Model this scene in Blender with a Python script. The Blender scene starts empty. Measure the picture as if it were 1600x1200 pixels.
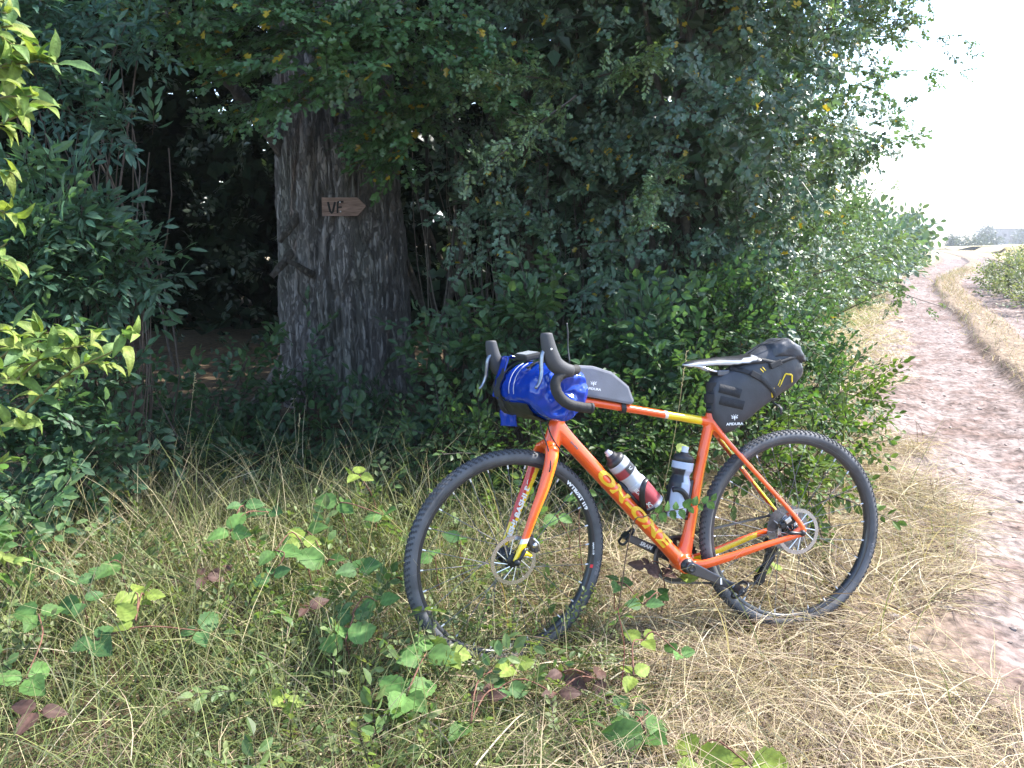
import bpy, bmesh, math, random
import numpy as np
from mathutils import Matrix, Vector

# ------------------------------------------------------------------ camera, sky, sun, exposure
scene = bpy.context.scene
CAM_H, CAM_PITCH, FPX = 1.395, 0.18219, 1330.0
cam_data = bpy.data.cameras.new('camera')
cam_data.sensor_width = 36.0
cam_data.lens = FPX / 1600.0 * 36.0
cam_data.clip_start = 0.05
cam_data.clip_end = 4000.0
cam = bpy.data.objects.new('camera', cam_data)
scene.collection.objects.link(cam)
cam.location = (0, 0, CAM_H)
cam.rotation_euler = (math.pi / 2 - CAM_PITCH, 0, 0)
scene.camera = cam

SUN_AZ, SUN_EL = math.radians(73), math.radians(50)
world = bpy.data.worlds.new('World')
scene.world = world
world.use_nodes = True
wn = world.node_tree.nodes
sky = wn.new('ShaderNodeTexSky')
sky.sky_type = 'NISHITA'
sky.sun_disc = False
sky.sun_elevation = SUN_EL
sky.sun_rotation = SUN_AZ
sky.air_density = 1.0
sky.dust_density = 1.0
sky.ozone_density = 1.5
world.node_tree.links.new(sky.outputs[0], wn['Background'].inputs[0])
wn['Background'].inputs[1].default_value = 0.15

sun_data = bpy.data.lights.new('sun', 'SUN')
sun_data.energy = 3.4
sun_data.angle = math.radians(0.6)
sun_data.color = (1.0, 0.965, 0.90)
sun = bpy.data.objects.new('sun', sun_data)
scene.collection.objects.link(sun)
SUN_DIR = Vector((math.sin(SUN_AZ) * math.cos(SUN_EL), math.cos(SUN_AZ) * math.cos(SUN_EL), math.sin(SUN_EL)))
sun.rotation_euler = SUN_DIR.to_track_quat('Z', 'Y').to_euler()
sun.location = (20, 20, 30)

vs = scene.view_settings
vs.view_transform = 'Standard'
vs.look = 'None'
vs.gamma = 1.0
vs.use_curve_mapping = False
vs.exposure = 2.0
scene.cycles.max_bounces = 6
scene.cycles.diffuse_bounces = 2
scene.cycles.glossy_bounces = 2
scene.cycles.transmission_bounces = 3
scene.cycles.use_denoising = True

# ------------------------------------------------------------------ helpers
RNG = np.random.default_rng(7)
col = scene.collection


def gp(u, v, z=0.0):
    """the point at height z seen through photo pixel (u, v)"""
    c, s = math.cos(CAM_PITCH), math.sin(CAM_PITCH)
    d = np.array([(u - 800) / FPX, c + (600 - v) / FPX * s, -s + (600 - v) / FPX * c])
    t = (z - CAM_H) / d[2]
    return np.array([0, 0, CAM_H]) + t * d


def at(u, v, Y):
    """the point on the upright plane y = Y seen through photo pixel (u, v)"""
    c, s = math.cos(CAM_PITCH), math.sin(CAM_PITCH)
    d = np.array([(u - 800) / FPX, c + (600 - v) / FPX * s, -s + (600 - v) / FPX * c])
    return np.array([0, 0, CAM_H]) + Y / d[1] * d


def _hash(i, j, k, seed):
    h = (i * 374761393 + j * 668265263 + k * 2147483647 + seed * 1274126177) & 0xFFFFFFFF
    h = ((h ^ (h >> 13)) * 1274126177) & 0xFFFFFFFF
    return ((h ^ (h >> 16)) & 0xFFFF) / 65535.0


def vnoise(p, seed=0):
    p = np.asarray(p, float)
    f = np.floor(p)
    i = f.astype(np.int64)
    w = p - f
    w = w * w * (3 - 2 * w)
    r = 0
    for a in (0, 1):
        for b in (0, 1):
            for c in (0, 1):
                k = (w[..., 0] if a else 1 - w[..., 0]) * (w[..., 1] if b else 1 - w[..., 1]) * (w[..., 2] if c else 1 - w[..., 2])
                r = r + k * _hash(i[..., 0] + a, i[..., 1] + b, i[..., 2] + c, seed)
    return r


def fbm(p, octv=4, seed=0):
    p = np.asarray(p, float)
    s, a, t = 0, 0.5, 0
    for o in range(octv):
        s = s + a * vnoise(p * 2 ** o + 17.3 * o, seed + o)
        t += a
        a *= 0.5
    return s / t


def sstep(a, b, x):
    t = np.clip((np.asarray(x, float) - a) / (b - a), 0, 1)
    return t * t * (3 - 2 * t)


def nrm(v):
    v = np.asarray(v, float)
    return v / np.maximum(np.linalg.norm(v, axis=-1, keepdims=True), 1e-9)


class MB:
    """collects geometry, builds one mesh"""
    def __init__(self):
        self.V, self.T, self.Q, self.C, self.n = [], [], [], [], 0

    def add(self, V, T=None, Q=None, c=None):
        V = np.asarray(V, float).reshape(-1, 3)
        if T is not None and len(T):
            self.T.append(np.asarray(T, int).reshape(-1, 3) + self.n)
        if Q is not None and len(Q):
            self.Q.append(np.asarray(Q, int).reshape(-1, 4) + self.n)
        self.V.append(V)
        if c is None:
            c = (1, 1, 1)
        c = np.asarray(c, float)
        if c.ndim == 1:
            c = np.broadcast_to(c, (len(V), 3))
        self.C.append(c)
        self.n += len(V)
        return self

    def verts(self):
        return np.concatenate(self.V)

    def mesh(self, name, smooth=False):
        V = np.concatenate(self.V)
        T = np.concatenate(self.T) if self.T else np.zeros((0, 3), int)
        Q = np.concatenate(self.Q) if self.Q else np.zeros((0, 4), int)
        C = np.concatenate(self.C)
        me = bpy.data.meshes.new(name)
        me.vertices.add(len(V))
        me.vertices.foreach_set('co', V.astype(np.float32).ravel())
        nl = T.size + Q.size
        me.loops.add(nl)
        me.loops.foreach_set('vertex_index', np.concatenate([T.ravel(), Q.ravel()]).astype(np.int32))
        me.polygons.add(len(T) + len(Q))
        st = np.concatenate([np.arange(len(T)) * 3, T.size + np.arange(len(Q)) * 4]).astype(np.int32)
        me.polygons.foreach_set('loop_start', st)
        me.polygons.foreach_set('use_smooth', np.full(len(st), smooth))
        me.update(calc_edges=True)
        at_ = me.attributes.new('col', 'FLOAT_COLOR', 'POINT')
        at_.data.foreach_set('color', np.concatenate([C, np.ones((len(C), 1))], 1).astype(np.float32).ravel())
        return me

    def build(self, name, mat, parent=None, smooth=False, off=None):
        if off is not None:
            self.V = [v - np.asarray(off) for v in self.V]
        return link(name, self.mesh(name, smooth), mat, parent)


def link(name, me, mat=None, parent=None):
    o = bpy.data.objects.new(name, me)
    if mat is not None:
        me.materials.clear()
        me.materials.append(mat)
    col.objects.link(o)
    if parent is not None:
        o.parent = parent
    return o


def tag(o, label, cat, group=None, kind=None):
    o['label'] = label
    if cat:
        o['category'] = cat
    if group:
        o['group'] = group
    if kind:
        o['kind'] = kind
    return o


def thing(name, label, cat, loc=(0, 0, 0), group=None, mat4=None):
    o = bpy.data.objects.new(name, None)
    o.empty_display_size = 0.1
    col.objects.link(o)
    if mat4 is not None:
        o.matrix_world = mat4
    else:
        o.location = tuple(float(a) for a in loc)
    return tag(o, label, cat, group)


def stuff(o):
    o['kind'] = 'stuff'
    return o


def frames(P):
    """tangent and two side vectors along a path"""
    P = np.asarray(P, float)
    t = np.gradient(P, axis=0)
    t = nrm(t)
    ref = np.array([0, 0, 1.0]) if abs(t[0][2]) < 0.9 else np.array([0, 1.0, 0])
    n = np.cross(ref, t[0])
    n /= np.linalg.norm(n)
    N = [n]
    for k in range(1, len(P)):
        n = N[-1] - t[k] * np.dot(N[-1], t[k])
        n /= max(np.linalg.norm(n), 1e-9)
        N.append(n)
    N = np.array(N)
    return t, N, np.cross(t, N)


def tube(P, r, n=8, cap=True, rb=None):
    """tube along P; r radius per point along the first side vector, rb along the second"""
    P = np.asarray(P, float)
    m = len(P)
    r = np.broadcast_to(np.asarray(r, float), (m,))
    rb = r if rb is None else np.broadcast_to(np.asarray(rb, float), (m,))
    t, N, B = frames(P)
    a = np.linspace(0, 2 * np.pi, n, endpoint=False)
    V = P[:, None] + N[:, None] * (np.cos(a)[None, :, None] * r[:, None, None]) + B[:, None] * (np.sin(a)[None, :, None] * rb[:, None, None])
    V = V.reshape(-1, 3)
    i = np.arange(m - 1)[:, None] * n
    j = np.arange(n)[None]
    k = (np.arange(n)[None] + 1) % n
    Q = np.stack([i + j, i + k, i + n + k, i + n + j], -1).reshape(-1, 4)
    T = []
    if cap:
        V = np.vstack([V, P[:1], P[-1:]])
        c0, c1 = m * n, m * n + 1
        for q in range(n):
            T.append((c0, (q + 1) % n, q))
            T.append((c1, (m - 1) * n + q, (m - 1) * n + (q + 1) % n))
    return V, np.array(T).reshape(-1, 3), Q


def smooth_path(P, n=24):
    """Catmull-Rom through the points"""
    P = np.asarray(P, float)
    Pe = np.vstack([2 * P[0] - P[1], P, 2 * P[-1] - P[-2]])
    out = []
    segs = len(P) - 1
    for t in np.linspace(0, segs - 1e-6, n):
        i = int(t)
        u = t - i
        p0, p1, p2, p3 = Pe[i:i + 4]
        out.append(0.5 * (2 * p1 + (p2 - p0) * u + (2 * p0 - 5 * p1 + 4 * p2 - p3) * u * u + (3 * p1 - p0 - 3 * p2 + p3) * u ** 3))
    return np.array(out)


def lathe(prof, o=(0, 0, 0), ax=(0, 0, 1), n=32, closed=False):
    """profile of (radius, height) turned about an axis"""
    o = np.asarray(o, float)
    ax = nrm(np.asarray(ax, float))
    ref = np.array([1.0, 0, 0]) if abs(ax[0]) < 0.9 else np.array([0, 1.0, 0])
    e1 = nrm(np.cross(ax, ref))
    e2 = np.cross(ax, e1)
    prof = np.asarray(prof, float)
    m = len(prof)
    a = np.linspace(0, 2 * np.pi, n, endpoint=False)
    V = o + prof[:, None, 1:2] * ax + prof[:, None, 0:1] * (np.cos(a)[None, :, None] * e1 + np.sin(a)[None, :, None] * e2)
    V = V.reshape(-1, 3)
    mm = m if closed else m - 1
    i = np.arange(mm)[:, None] * n
    i2 = ((np.arange(mm) + 1) % m)[:, None] * n
    j = np.arange(n)[None]
    k = (np.arange(n)[None] + 1) % n
    Q = np.stack([i + j, i + k, i2 + k, i2 + j], -1).reshape(-1, 4)
    return V, None, Q


def box(c, half, axes=None):
    c = np.asarray(c, float)
    A = np.eye(3) if axes is None else np.asarray(axes, float)
    s = np.array([[x, y, z] for x in (-1, 1) for y in (-1, 1) for z in (-1, 1)], float) * np.asarray(half, float)
    V = c + s @ A
    Q = [(0, 1, 3, 2), (4, 6, 7, 5), (0, 4, 5, 1), (2, 3, 7, 6), (0, 2, 6, 4), (1, 5, 7, 3)]
    return V, None, Q


def prism(poly, y0, y1):
    """polygon in x,z thickened from y0 to y1"""
    poly = np.asarray(poly, float)
    n = len(poly)
    V = np.vstack([np.c_[poly[:, 0], np.full(n, y0), poly[:, 1]], np.c_[poly[:, 0], np.full(n, y1), poly[:, 1]]])
    c = poly.mean(0)
    V = np.vstack([V, [c[0], y0, c[1]], [c[0], y1, c[1]]])
    i = np.arange(n)
    j = (i + 1) % n
    T = np.vstack([np.c_[np.full(n, 2 * n), j, i], np.c_[np.full(n, 2 * n + 1), i + n, j + n]])
    Q = np.c_[i, j, j + n, i + n]
    return V, T, Q


def loft(L, U, w, e=2.6, n=28, ydir=(0, 1, 0), flat=0.0):
    """closed bag-like body between lower points L and upper points U (x,z), half widths w"""
    L, U = np.asarray(L, float), np.asarray(U, float)
    w = np.asarray(w, float)
    a = np.linspace(0, 2 * np.pi, n, endpoint=False)
    c, s = np.cos(a), np.sin(a)
    cs = np.sign(c) * np.abs(c) ** (2 / e)
    ss = np.sign(s) * np.abs(s) ** (2 / e)
    C = (L + U) / 2
    H = (U - L) / 2
    X = C[:, None, 0] + H[:, None, 0] * ss
    Z = C[:, None, 1] + H[:, None, 1] * ss
    Y = w[:, None] * cs
    V = np.stack([X, Y, Z], -1).reshape(-1, 3)
    m = len(L)
    i = np.arange(m - 1)[:, None] * n
    j = np.arange(n)[None]
    k = (np.arange(n)[None] + 1) % n
    Q = np.stack([i + j, i + k, i + n + k, i + n + j], -1).reshape(-1, 4)
    c0, c1 = m * n, m * n + 1
    V = np.vstack([V, [C[0, 0], 0, C[0, 1]], [C[-1, 0], 0, C[-1, 1]]])
    T = [(c0, (q + 1) % n, q) for q in range(n)] + [(c1, (m - 1) * n + q, (m - 1) * n + (q + 1) % n) for q in range(n)]
    return V, np.array(T), Q


def resample(A, n):
    A = np.asarray(A, float)
    if A.ndim == 1:
        return np.interp(np.linspace(0, 1, n), np.linspace(0, 1, len(A)), A)
    return smooth_path(np.c_[A, np.zeros(len(A))] if A.shape[1] == 2 else A, n)[:, :A.shape[1]]


# ------------------------------------------------------------------ materials
def new_mat(name):
    m = bpy.data.materials.new(name)
    m.use_nodes = True
    return m, m.node_tree.nodes, m.node_tree.links, m.node_tree.nodes['Principled BSDF']


def plain(name, c, rough=0.5, metal=0.0, coat=0.0, bump=0.0, bscale=60.0, vary=0.0, vscale=12.0, spec=0.5):
    m, n, l, b = new_mat(name)
    b.inputs['Base Color'].default_value = (*c, 1)
    b.inputs['Roughness'].default_value = rough
    b.inputs['Metallic'].default_value = metal
    b.inputs['Specular IOR Level'].default_value = spec
    if coat:
        b.inputs['Coat Weight'].default_value = coat
        b.inputs['Coat Roughness'].default_value = 0.06
    tc = n.new('ShaderNodeTexCoord')
    if vary:
        t = n.new('ShaderNodeTexNoise')
        t.inputs['Scale'].default_value = vscale
        t.inputs['Detail'].default_value = 6
        l.new(tc.outputs['Object'], t.inputs['Vector'])
        mx = n.new('ShaderNodeMixRGB')
        mx.blend_type = 'MULTIPLY'
        mx.inputs['Fac'].default_value = vary
        mx.inputs['Color1'].default_value = (*c, 1)
        r = n.new('ShaderNodeValToRGB')
        r.color_ramp.elements[0].position = 0.3
        r.color_ramp.elements[1].position = 0.7
        r.color_ramp.elements[0].color = (0.25, 0.25, 0.25, 1)
        r.color_ramp.elements[1].color = (1.3, 1.3, 1.3, 1)
        l.new(t.outputs['Fac'], r.inputs['Fac'])
        l.new(r.outputs['Color'], mx.inputs['Color2'])
        l.new(mx.outputs['Color'], b.inputs['Base Color'])
    if bump:
        t = n.new('ShaderNodeTexNoise')
        t.inputs['Scale'].default_value = bscale
        t.inputs['Detail'].default_value = 5
        l.new(tc.outputs['Object'], t.inputs['Vector'])
        bp = n.new('ShaderNodeBump')
        bp.inputs['Strength'].default_value = bump
        bp.inputs['Distance'].default_value = 0.004
        l.new(t.outputs['Fac'], bp.inputs['Height'])
        l.new(bp.outputs['Normal'], b.inputs['Normal'])
    return m


def attr_mat(name, rough=0.5, transl=0.0, spec=0.5, coat=0.0, bump=0.0, bscale=40.0, vary=0.0, vscale=20.0, tcol=(1.5, 1.6, 0.7), metal=0.0):
    """colour from the mesh's own 'col' attribute (leaf to leaf, blade to blade, paint)"""
    m, n, l, b = new_mat(name)
    a = n.new('ShaderNodeAttribute')
    a.attribute_name = 'col'
    out = a.outputs['Color']
    tc = n.new('ShaderNodeTexCoord')
    if vary:
        t = n.new('ShaderNodeTexNoise')
        t.inputs['Scale'].default_value = vscale
        t.inputs['Detail'].default_value = 5
        l.new(tc.outputs['Object'], t.inputs['Vector'])
        r = n.new('ShaderNodeMapRange')
        r.inputs[1].default_value = 0.3
        r.inputs[2].default_value = 0.7
        r.inputs[3].default_value = 1 - vary
        r.inputs[4].default_value = 1 + vary
        l.new(t.outputs['Fac'], r.inputs[0])
        mx = n.new('ShaderNodeVectorMath')
        mx.operation = 'SCALE'
        l.new(out, mx.inputs[0])
        l.new(r.outputs[0], mx.inputs['Scale'])
        out = mx.outputs[0]
    l.new(out, b.inputs['Base Color'])
    b.inputs['Roughness'].default_value = rough
    b.inputs['Metallic'].default_value = metal
    b.inputs['Specular IOR Level'].default_value = spec
    if coat:
        b.inputs['Coat Weight'].default_value = coat
        b.inputs['Coat Roughness'].default_value = 0.05
    if bump:
        t = n.new('ShaderNodeTexNoise')
        t.inputs['Scale'].default_value = bscale
        t.inputs['Detail'].default_value = 6
        l.new(tc.outputs['Object'], t.inputs['Vector'])
        bp = n.new('ShaderNodeBump')
        bp.inputs['Strength'].default_value = bump
        bp.inputs['Distance'].default_value = 0.01
        l.new(t.outputs['Fac'], bp.inputs['Height'])
        l.new(bp.outputs['Normal'], b.inputs['Normal'])
    if transl:
        tr = n.new('ShaderNodeBsdfTranslucent')
        sc = n.new('ShaderNodeVectorMath')
        sc.operation = 'MULTIPLY'
        sc.inputs[1].default_value = tcol
        l.new(out, sc.inputs[0])
        l.new(sc.outputs[0], tr.inputs['Color'])
        mx = n.new('ShaderNodeMixShader')
        mx.inputs[0].default_value = transl
        l.new(b.outputs[0], mx.inputs[1])
        l.new(tr.outputs[0], mx.inputs[2])
        l.new(mx.outputs[0], n['Material Output'].inputs['Surface'])
    return m


M_LEAF = attr_mat('hawthorn_leaf', rough=0.36, transl=0.28, spec=0.6)
M_SOFT = attr_mat('soft_leaf', rough=0.5, transl=0.38, spec=0.4, vary=0.15, vscale=90)
M_GRASS = attr_mat('grass_blade', rough=0.6, transl=0.25, spec=0.3, tcol=(1.3, 1.3, 0.8))
M_WOOD = attr_mat('twig_bark', rough=0.85, spec=0.2, vary=0.3, vscale=60, bump=0.4, bscale=120)
# ------------------------------------------------------------------ ground, track, field
TRACK_EDGE = smooth_path(np.array([(-1.6, -7), (0.0, -3, ), (1.05, 0.3), (2.08, 3.26), (2.68, 5.0), (3.59, 7.57), (5.87, 12.97), (10.0, 22.3), (15.1, 31.2),
                                   (20.0, 40), (26.5, 52), (40, 80), (68, 140)], float), 170)


def track_sd(x, y):
    """arc length along the track's left edge and distance to the right of it"""
    P = TRACK_EDGE
    x, y = np.asarray(x, float), np.asarray(y, float)
    sh = x.shape
    q = np.stack([x.ravel(), y.ravel()], -1)
    A, B = P[:-1], P[1:]
    AB = B - A
    ln = np.linalg.norm(AB, axis=1)
    cum = np.concatenate([[0], np.cumsum(ln)])
    best = np.full(len(q), 1e9)
    S = np.zeros(len(q))
    D = np.zeros(len(q))
    for k in range(len(A)):
        w = q - A[k]
        t = np.clip((w @ AB[k]) / ln[k] ** 2, 0, 1)
        r = w - t[:, None] * AB[k]
        d2 = (r ** 2).sum(1)
        m = d2 < best
        best[m] = d2[m]
        S[m] = cum[k] + t[m] * ln[k]
        sg = np.sign(w[:, 0] * AB[k][1] - w[:, 1] * AB[k][0])
        D[m] = (sg * np.sqrt(d2))[m]
    return S.reshape(sh), D.reshape(sh)


def gh(x, y):
    """height of the ground"""
    x, y = np.asarray(x, float), np.asarray(y, float)
    z = -0.021 * np.maximum(0, y - 22) + 0.02 * np.clip(x - 0.45 * y - 2, 0, 60)
    z = np.where(y > 300, -0.021 * 278 + 0.02 * np.clip(x - 0.45 * y - 2, 0, 60), z)
    p = np.stack([x, y, 0 * x], -1)
    near = np.exp(-np.maximum(0, np.hypot(x, y) - 30) / 30)
    z = z + near * (0.05 * (fbm(p * 0.7, 3, 3) - 0.5) + 0.025 * (fbm(p * 3.1, 2, 5) - 0.5)) * sstep(1.2, 2.6, np.abs(x - 0.5) + np.abs(y - 2.9) * 0.8)
    z = z + 0.12 * sstep(4.4, 6.5, y) * sstep(1.6, 0.2, x)
    return z


def axis(lo, a, b, hi, step, grow=1.25):
    c = list(np.arange(a, b + 1e-6, step))
    s, v = step, b
    while v < hi:
        s *= grow
        v += s
        c.append(v)
    s, v = step, a
    while v > lo:
        s *= grow
        v -= s
        c.insert(0, v)
    return np.array(c)


gx = axis(-900, -4.5, 12, 900, 0.14)
gy = axis(-60, -0.5, 24, 1500, 0.15)
GX, GY = np.meshgrid(gx, gy, indexing='ij')
GZ = gh(GX, GY)
nearm = (np.abs(GX) < 40) & (GY < 70)
TS, TD = np.zeros_like(GX), np.full_like(GX, -50.0)
TS[nearm], TD[nearm] = track_sd(GX[nearm], GY[nearm])
GZ = GZ - 0.17 * sstep(-0.85, -0.45, TD) * sstep(2.9, 2.5, TD)
rough = 0.03 * (fbm(np.stack([GX, GY, 0 * GX], -1) * 9, 3, 11) - 0.5) * (np.hypot(GX, GY) < 30)
mb = MB()
nx, ny = GX.shape
I = (np.arange(nx - 1)[:, None] * ny + np.arange(ny - 1)[None])
Q = np.stack([I, I + ny, I + ny + 1, I + 1], -1).reshape(-1, 4)
mb.add(np.stack([GX, GY, GZ + rough], -1).reshape(-1, 3), Q=Q)


def ground_mat():
    m, n, l, b = new_mat('ground_litter')
    tc = n.new('ShaderNodeTexCoord')
    t = n.new('ShaderNodeTexNoise')
    t.inputs['Scale'].default_value = 18
    t.inputs['Detail'].default_value = 8
    t.inputs['Roughness'].default_value = 0.7
    l.new(tc.outputs['Object'], t.inputs['Vector'])
    r = n.new('ShaderNodeValToRGB')
    e = r.color_ramp.elements
    e[0].position, e[0].color = 0.3, (0.03, 0.021, 0.014, 1)
    e[1].position, e[1].color = 0.72, (0.17, 0.12, 0.07, 1)
    k = e.new(0.5)
    k.color = (0.08, 0.056, 0.034, 1)
    l.new(t.outputs['Fac'], r.inputs['Fac'])
    big = n.new('ShaderNodeTexNoise')
    big.inputs['Scale'].default_value = 0.09
    big.inputs['Detail'].default_value = 4
    l.new(tc.outputs['Object'], big.inputs['Vector'])
    mx = n.new('ShaderNodeMixRGB')
    mx.inputs['Color2'].default_value = (0.36, 0.29, 0.18, 1)
    # farther off the soil is hidden by bleached grass
    ln = n.new('ShaderNodeVectorMath')
    ln.operation = 'LENGTH'
    l.new(tc.outputs['Object'], ln.inputs[0])
    mr = n.new('ShaderNodeMapRange')
    mr.inputs[1].default_value = 9
    mr.inputs[2].default_value = 26
    mr.inputs[4].default_value = 0.85
    l.new(ln.outputs['Value'], mr.inputs[0])
    l.new(mr.outputs[0], mx.inputs['Fac'])
    l.new(r.outputs['Color'], mx.inputs['Color1'])
    l.new(mx.outputs['Color'], b.inputs['Base Color'])
    b.inputs['Roughness'].default_value = 0.95
    b.inputs['Specular IOR Level'].default_value = 0.15
    bp = n.new('ShaderNodeBump')
    bp.inputs['Strength'].default_value = 0.8
    bp.inputs['Distance'].default_value = 0.02
    l.new(t.outputs['Fac'], bp.inputs['Height'])
    l.new(bp.outputs['Normal'], b.inputs['Normal'])
    return m


ground = mb.build('ground', ground_mat())
tag(ground, 'brown litter-covered ground under the dry grass verge', 'ground', kind='structure')

# the track: two bare ruts with a raised strip between
seg = np.linalg.norm(np.diff(TRACK_EDGE, axis=0), axis=1)
cumS = np.concatenate([[0], np.cumsum(seg)])
ss_ = []
s = 5.5
while s < cumS[-1] - 1:
    ss_.append(s)
    d = np.hypot(np.interp(s, cumS, TRACK_EDGE[:, 0]), np.interp(s, cumS, TRACK_EDGE[:, 1]))
    s += 0.035 + 0.009 * max(0, d - 4)
ss_ = np.array(ss_)
dd = np.linspace(-0.72, 2.75, 86)
px, py = np.interp(ss_, cumS, TRACK_EDGE[:, 0]), np.interp(ss_, cumS, TRACK_EDGE[:, 1])
tx, ty = np.gradient(px), np.gradient(py)
tl = np.hypot(tx, ty)
tx, ty = tx / tl, ty / tl
wob = (0.16 * (fbm(np.stack([ss_ * 0.8, 0 * ss_, 0 * ss_], -1), 3, 21) - 0.5))[:, None]
TX = px[:, None] + ty[:, None] * (dd + wob)
TY = py[:, None] - tx[:, None] * (dd + wob)
prof = 0.02 - 0.075 * sstep(-0.35, 0.25, dd) * sstep(1.0, 0.8, dd) + 0.04 * sstep(0.85, 1.0, dd) * sstep(1.5, 1.38, dd) - 0.065 * sstep(1.4, 1.6, dd) * sstep(2.45, 2.2, dd)
rp = np.stack([TX, TY, 0 * TX], -1)
rel = 0.040 * (fbm(rp * 7, 4, 31) - 0.5) + 0.028 * (fbm(rp * 24, 3, 33) - 0.5) + 0.09 * np.maximum(0, fbm(rp * 19, 2, 37) - 0.60)
TZ = gh(TX, TY) - 0.012 + prof[None] + rel
mb = MB()
a_, b_ = TX.shape
I = (np.arange(a_ - 1)[:, None] * b_ + np.arange(b_ - 1)[None])
Q = np.stack([I, I + 1, I + b_ + 1, I + b_], -1).reshape(-1, 4)
w = (sstep(-0.62, -0.15, dd) * sstep(1.02, 0.82, dd) + sstep(1.35, 1.6, dd) * sstep(2.5, 2.2, dd))[None] * np.ones_like(TX)
cn = fbm(rp * 5, 4, 41)
chalk = sstep(0.40, 0.72, 0.5 * fbm(rp * 3.2, 4, 45) + 0.5 * fbm(rp * 14, 3, 47) + 0.2 * (w - 0.6))
c = np.array([0.14, 0.097, 0.083]) * (0.6 + 0.8 * cn[..., None])
c = c * (1 - 0.75 * chalk[..., None]) + 0.75 * chalk[..., None] * np.array([0.275, 0.225, 0.21])
c = c * w[..., None] + (1 - w[..., None]) * np.array([0.24, 0.18, 0.13]) * (0.6 + 0.7 * cn[..., None])
mb.add(np.stack([TX, TY, TZ], -1).reshape(-1, 3), Q=Q, c=c.reshape(-1, 3))
M_DIRT = attr_mat('dry_dirt', rough=0.95, spec=0.15, bump=1.0, bscale=38, vary=0.6, vscale=22)
track = mb.build('dirt_track', M_DIRT, smooth=True)
tag(track, 'rutted pinkish dirt track with pale dried mud and a grassy middle strip', 'track', kind='structure')

# loose clods and stones lying in the ruts
mb = MB()
ico_V = np.array([(0, 0, 1), (.9, 0, .4), (.28, .85, .4), (-.72, .53, .4), (-.72, -.53, .4), (.28, -.85, .4), (.72, .53, -.4), (-.28, .85, -.4), (-.9, 0, -.4), (-.28, -.85, -.4), (.72, -.53, -.4), (0, 0, -1)])
ico_T = np.array([(0, 1, 2), (0, 2, 3), (0, 3, 4), (0, 4, 5), (0, 5, 1), (1, 6, 2), (2, 7, 3), (3, 8, 4), (4, 9, 5), (5, 10, 1), (6, 7, 2), (7, 8, 3), (8, 9, 4), (9, 10, 5), (10, 6, 1), (11, 7, 6), (11, 8, 7), (11, 9, 8), (11, 10, 9), (11, 6, 10)])
for k in range(2400):
    i = int(RNG.integers(0, a_ * 0.75))
    j = int(RNG.integers(0, b_))
    if w[i, j] < 0.25 and RNG.random() < 0.7:
        continue
    sz = 0.005 + 0.014 * RNG.random() ** 3
    V = ico_V * (0.7 + 0.6 * RNG.random((12, 1))) * sz * np.array([1.2, 1, 0.6])
    a = RNG.random() * 6.28
    R = np.array([[math.cos(a), -math.sin(a), 0], [math.sin(a), math.cos(a), 0], [0, 0, 1]])
    cc = np.array([0.34, 0.28, 0.25]) * (0.7 + 0.7 * RNG.random())
    mb.add(V @ R.T + [TX[i, j], TY[i, j], TZ[i, j] + sz * 0.2], T=ico_T, c=cc)
o = stuff(mb.build('loose_clods', M_DIRT))
tag(o, 'loose clods and small stones scattered in the track ruts', 'stones', kind='stuff')

# the ripe field beyond the bank: a sheet of crop tops
fx = np.concatenate([np.arange(12, 60, 1.2), np.arange(60, 240, 6)])
fy = np.concatenate([np.arange(14, 80, 1.2), np.arange(80, 236, 5)])
FX, FY = np.meshgrid(fx, fy, indexing='ij')
_, FD = track_sd(FX, FY)
FZ = gh(FX, FY) + 0.62 + 0.1 * (fbm(np.stack([FX, FY, 0 * FX], -1) * 0.9, 3, 51) - 0.5)
mb = MB()
nx, ny = FX.shape
I = (np.arange(nx - 1)[:, None] * ny + np.arange(ny - 1)[None]).ravel()
Q = np.stack([I, I + ny, I + ny + 1, I + 1], -1)
ok = (FD.ravel()[Q] > 4.0).all(1)
FZf = np.where(FD > 5.0, FZ, gh(FX, FY) + 0.05)
mb.add(np.stack([FX, FY, FZf], -1).reshape(-1, 3), Q=Q[ok])
field = mb.build('field', plain('ripe_crop', (0.52, 0.43, 0.24), rough=0.9, bump=0.8, bscale=3, vary=0.4, vscale=2.5, spec=0.1))
tag(field, 'pale ripe crop field beyond the scrubby bank', 'field', kind='structure')
# ------------------------------------------------------------------ leaves and sprays
def leaf_template(kind):
    """one leaf: length along x, folded a little along its midrib"""
    if kind == 'lobed':
        half = [(0.33, 0.40), (0.50, 0.15), (0.74, 0.33), (0.84, 0.14)]
    elif kind == 'oval':
        half = [(0.22, 0.20), (0.52, 0.29), (0.82, 0.17)]
    elif kind == 'lance':
        half = [(0.25, 0.13), (0.55, 0.17), (0.82, 0.09)]
    else:
        half = [(0.45, 0.34)]
    fold, droop = 0.22, 0.16
    def z(x, y):
        return fold * abs(y) - droop * x * x
    V = [(0, 0, 0), (0.5, 0, z(.5, 0)), (1, 0, z(1, 0))]
    T = []
    if kind == 'quad':
        V = [(0, 0, 0), (1, 0, -droop)] + [(0.45, s * 0.36, 0.05) for s in (1, -1)]
        return np.array(V, float), np.array([(0, 1, 2), (0, 3, 1)])
    for s in (1, -1):
        b = len(V)
        V += [(x, s * y, z(x, y)) for x, y in half]
        ring = [0] + list(range(b, b + len(half))) + [2]
        for k in range(len(ring) - 1):
            T.append((1, ring[k + 1], ring[k]) if s > 0 else (1, ring[k], ring[k + 1]))
    return np.array(V, float), np.array(T)


def rot_to(d, up):
    d = nrm(d)
    y = nrm(np.cross(up, d))
    z = np.cross(d, y)
    return np.stack([d, y, z], -1)        # columns


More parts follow.
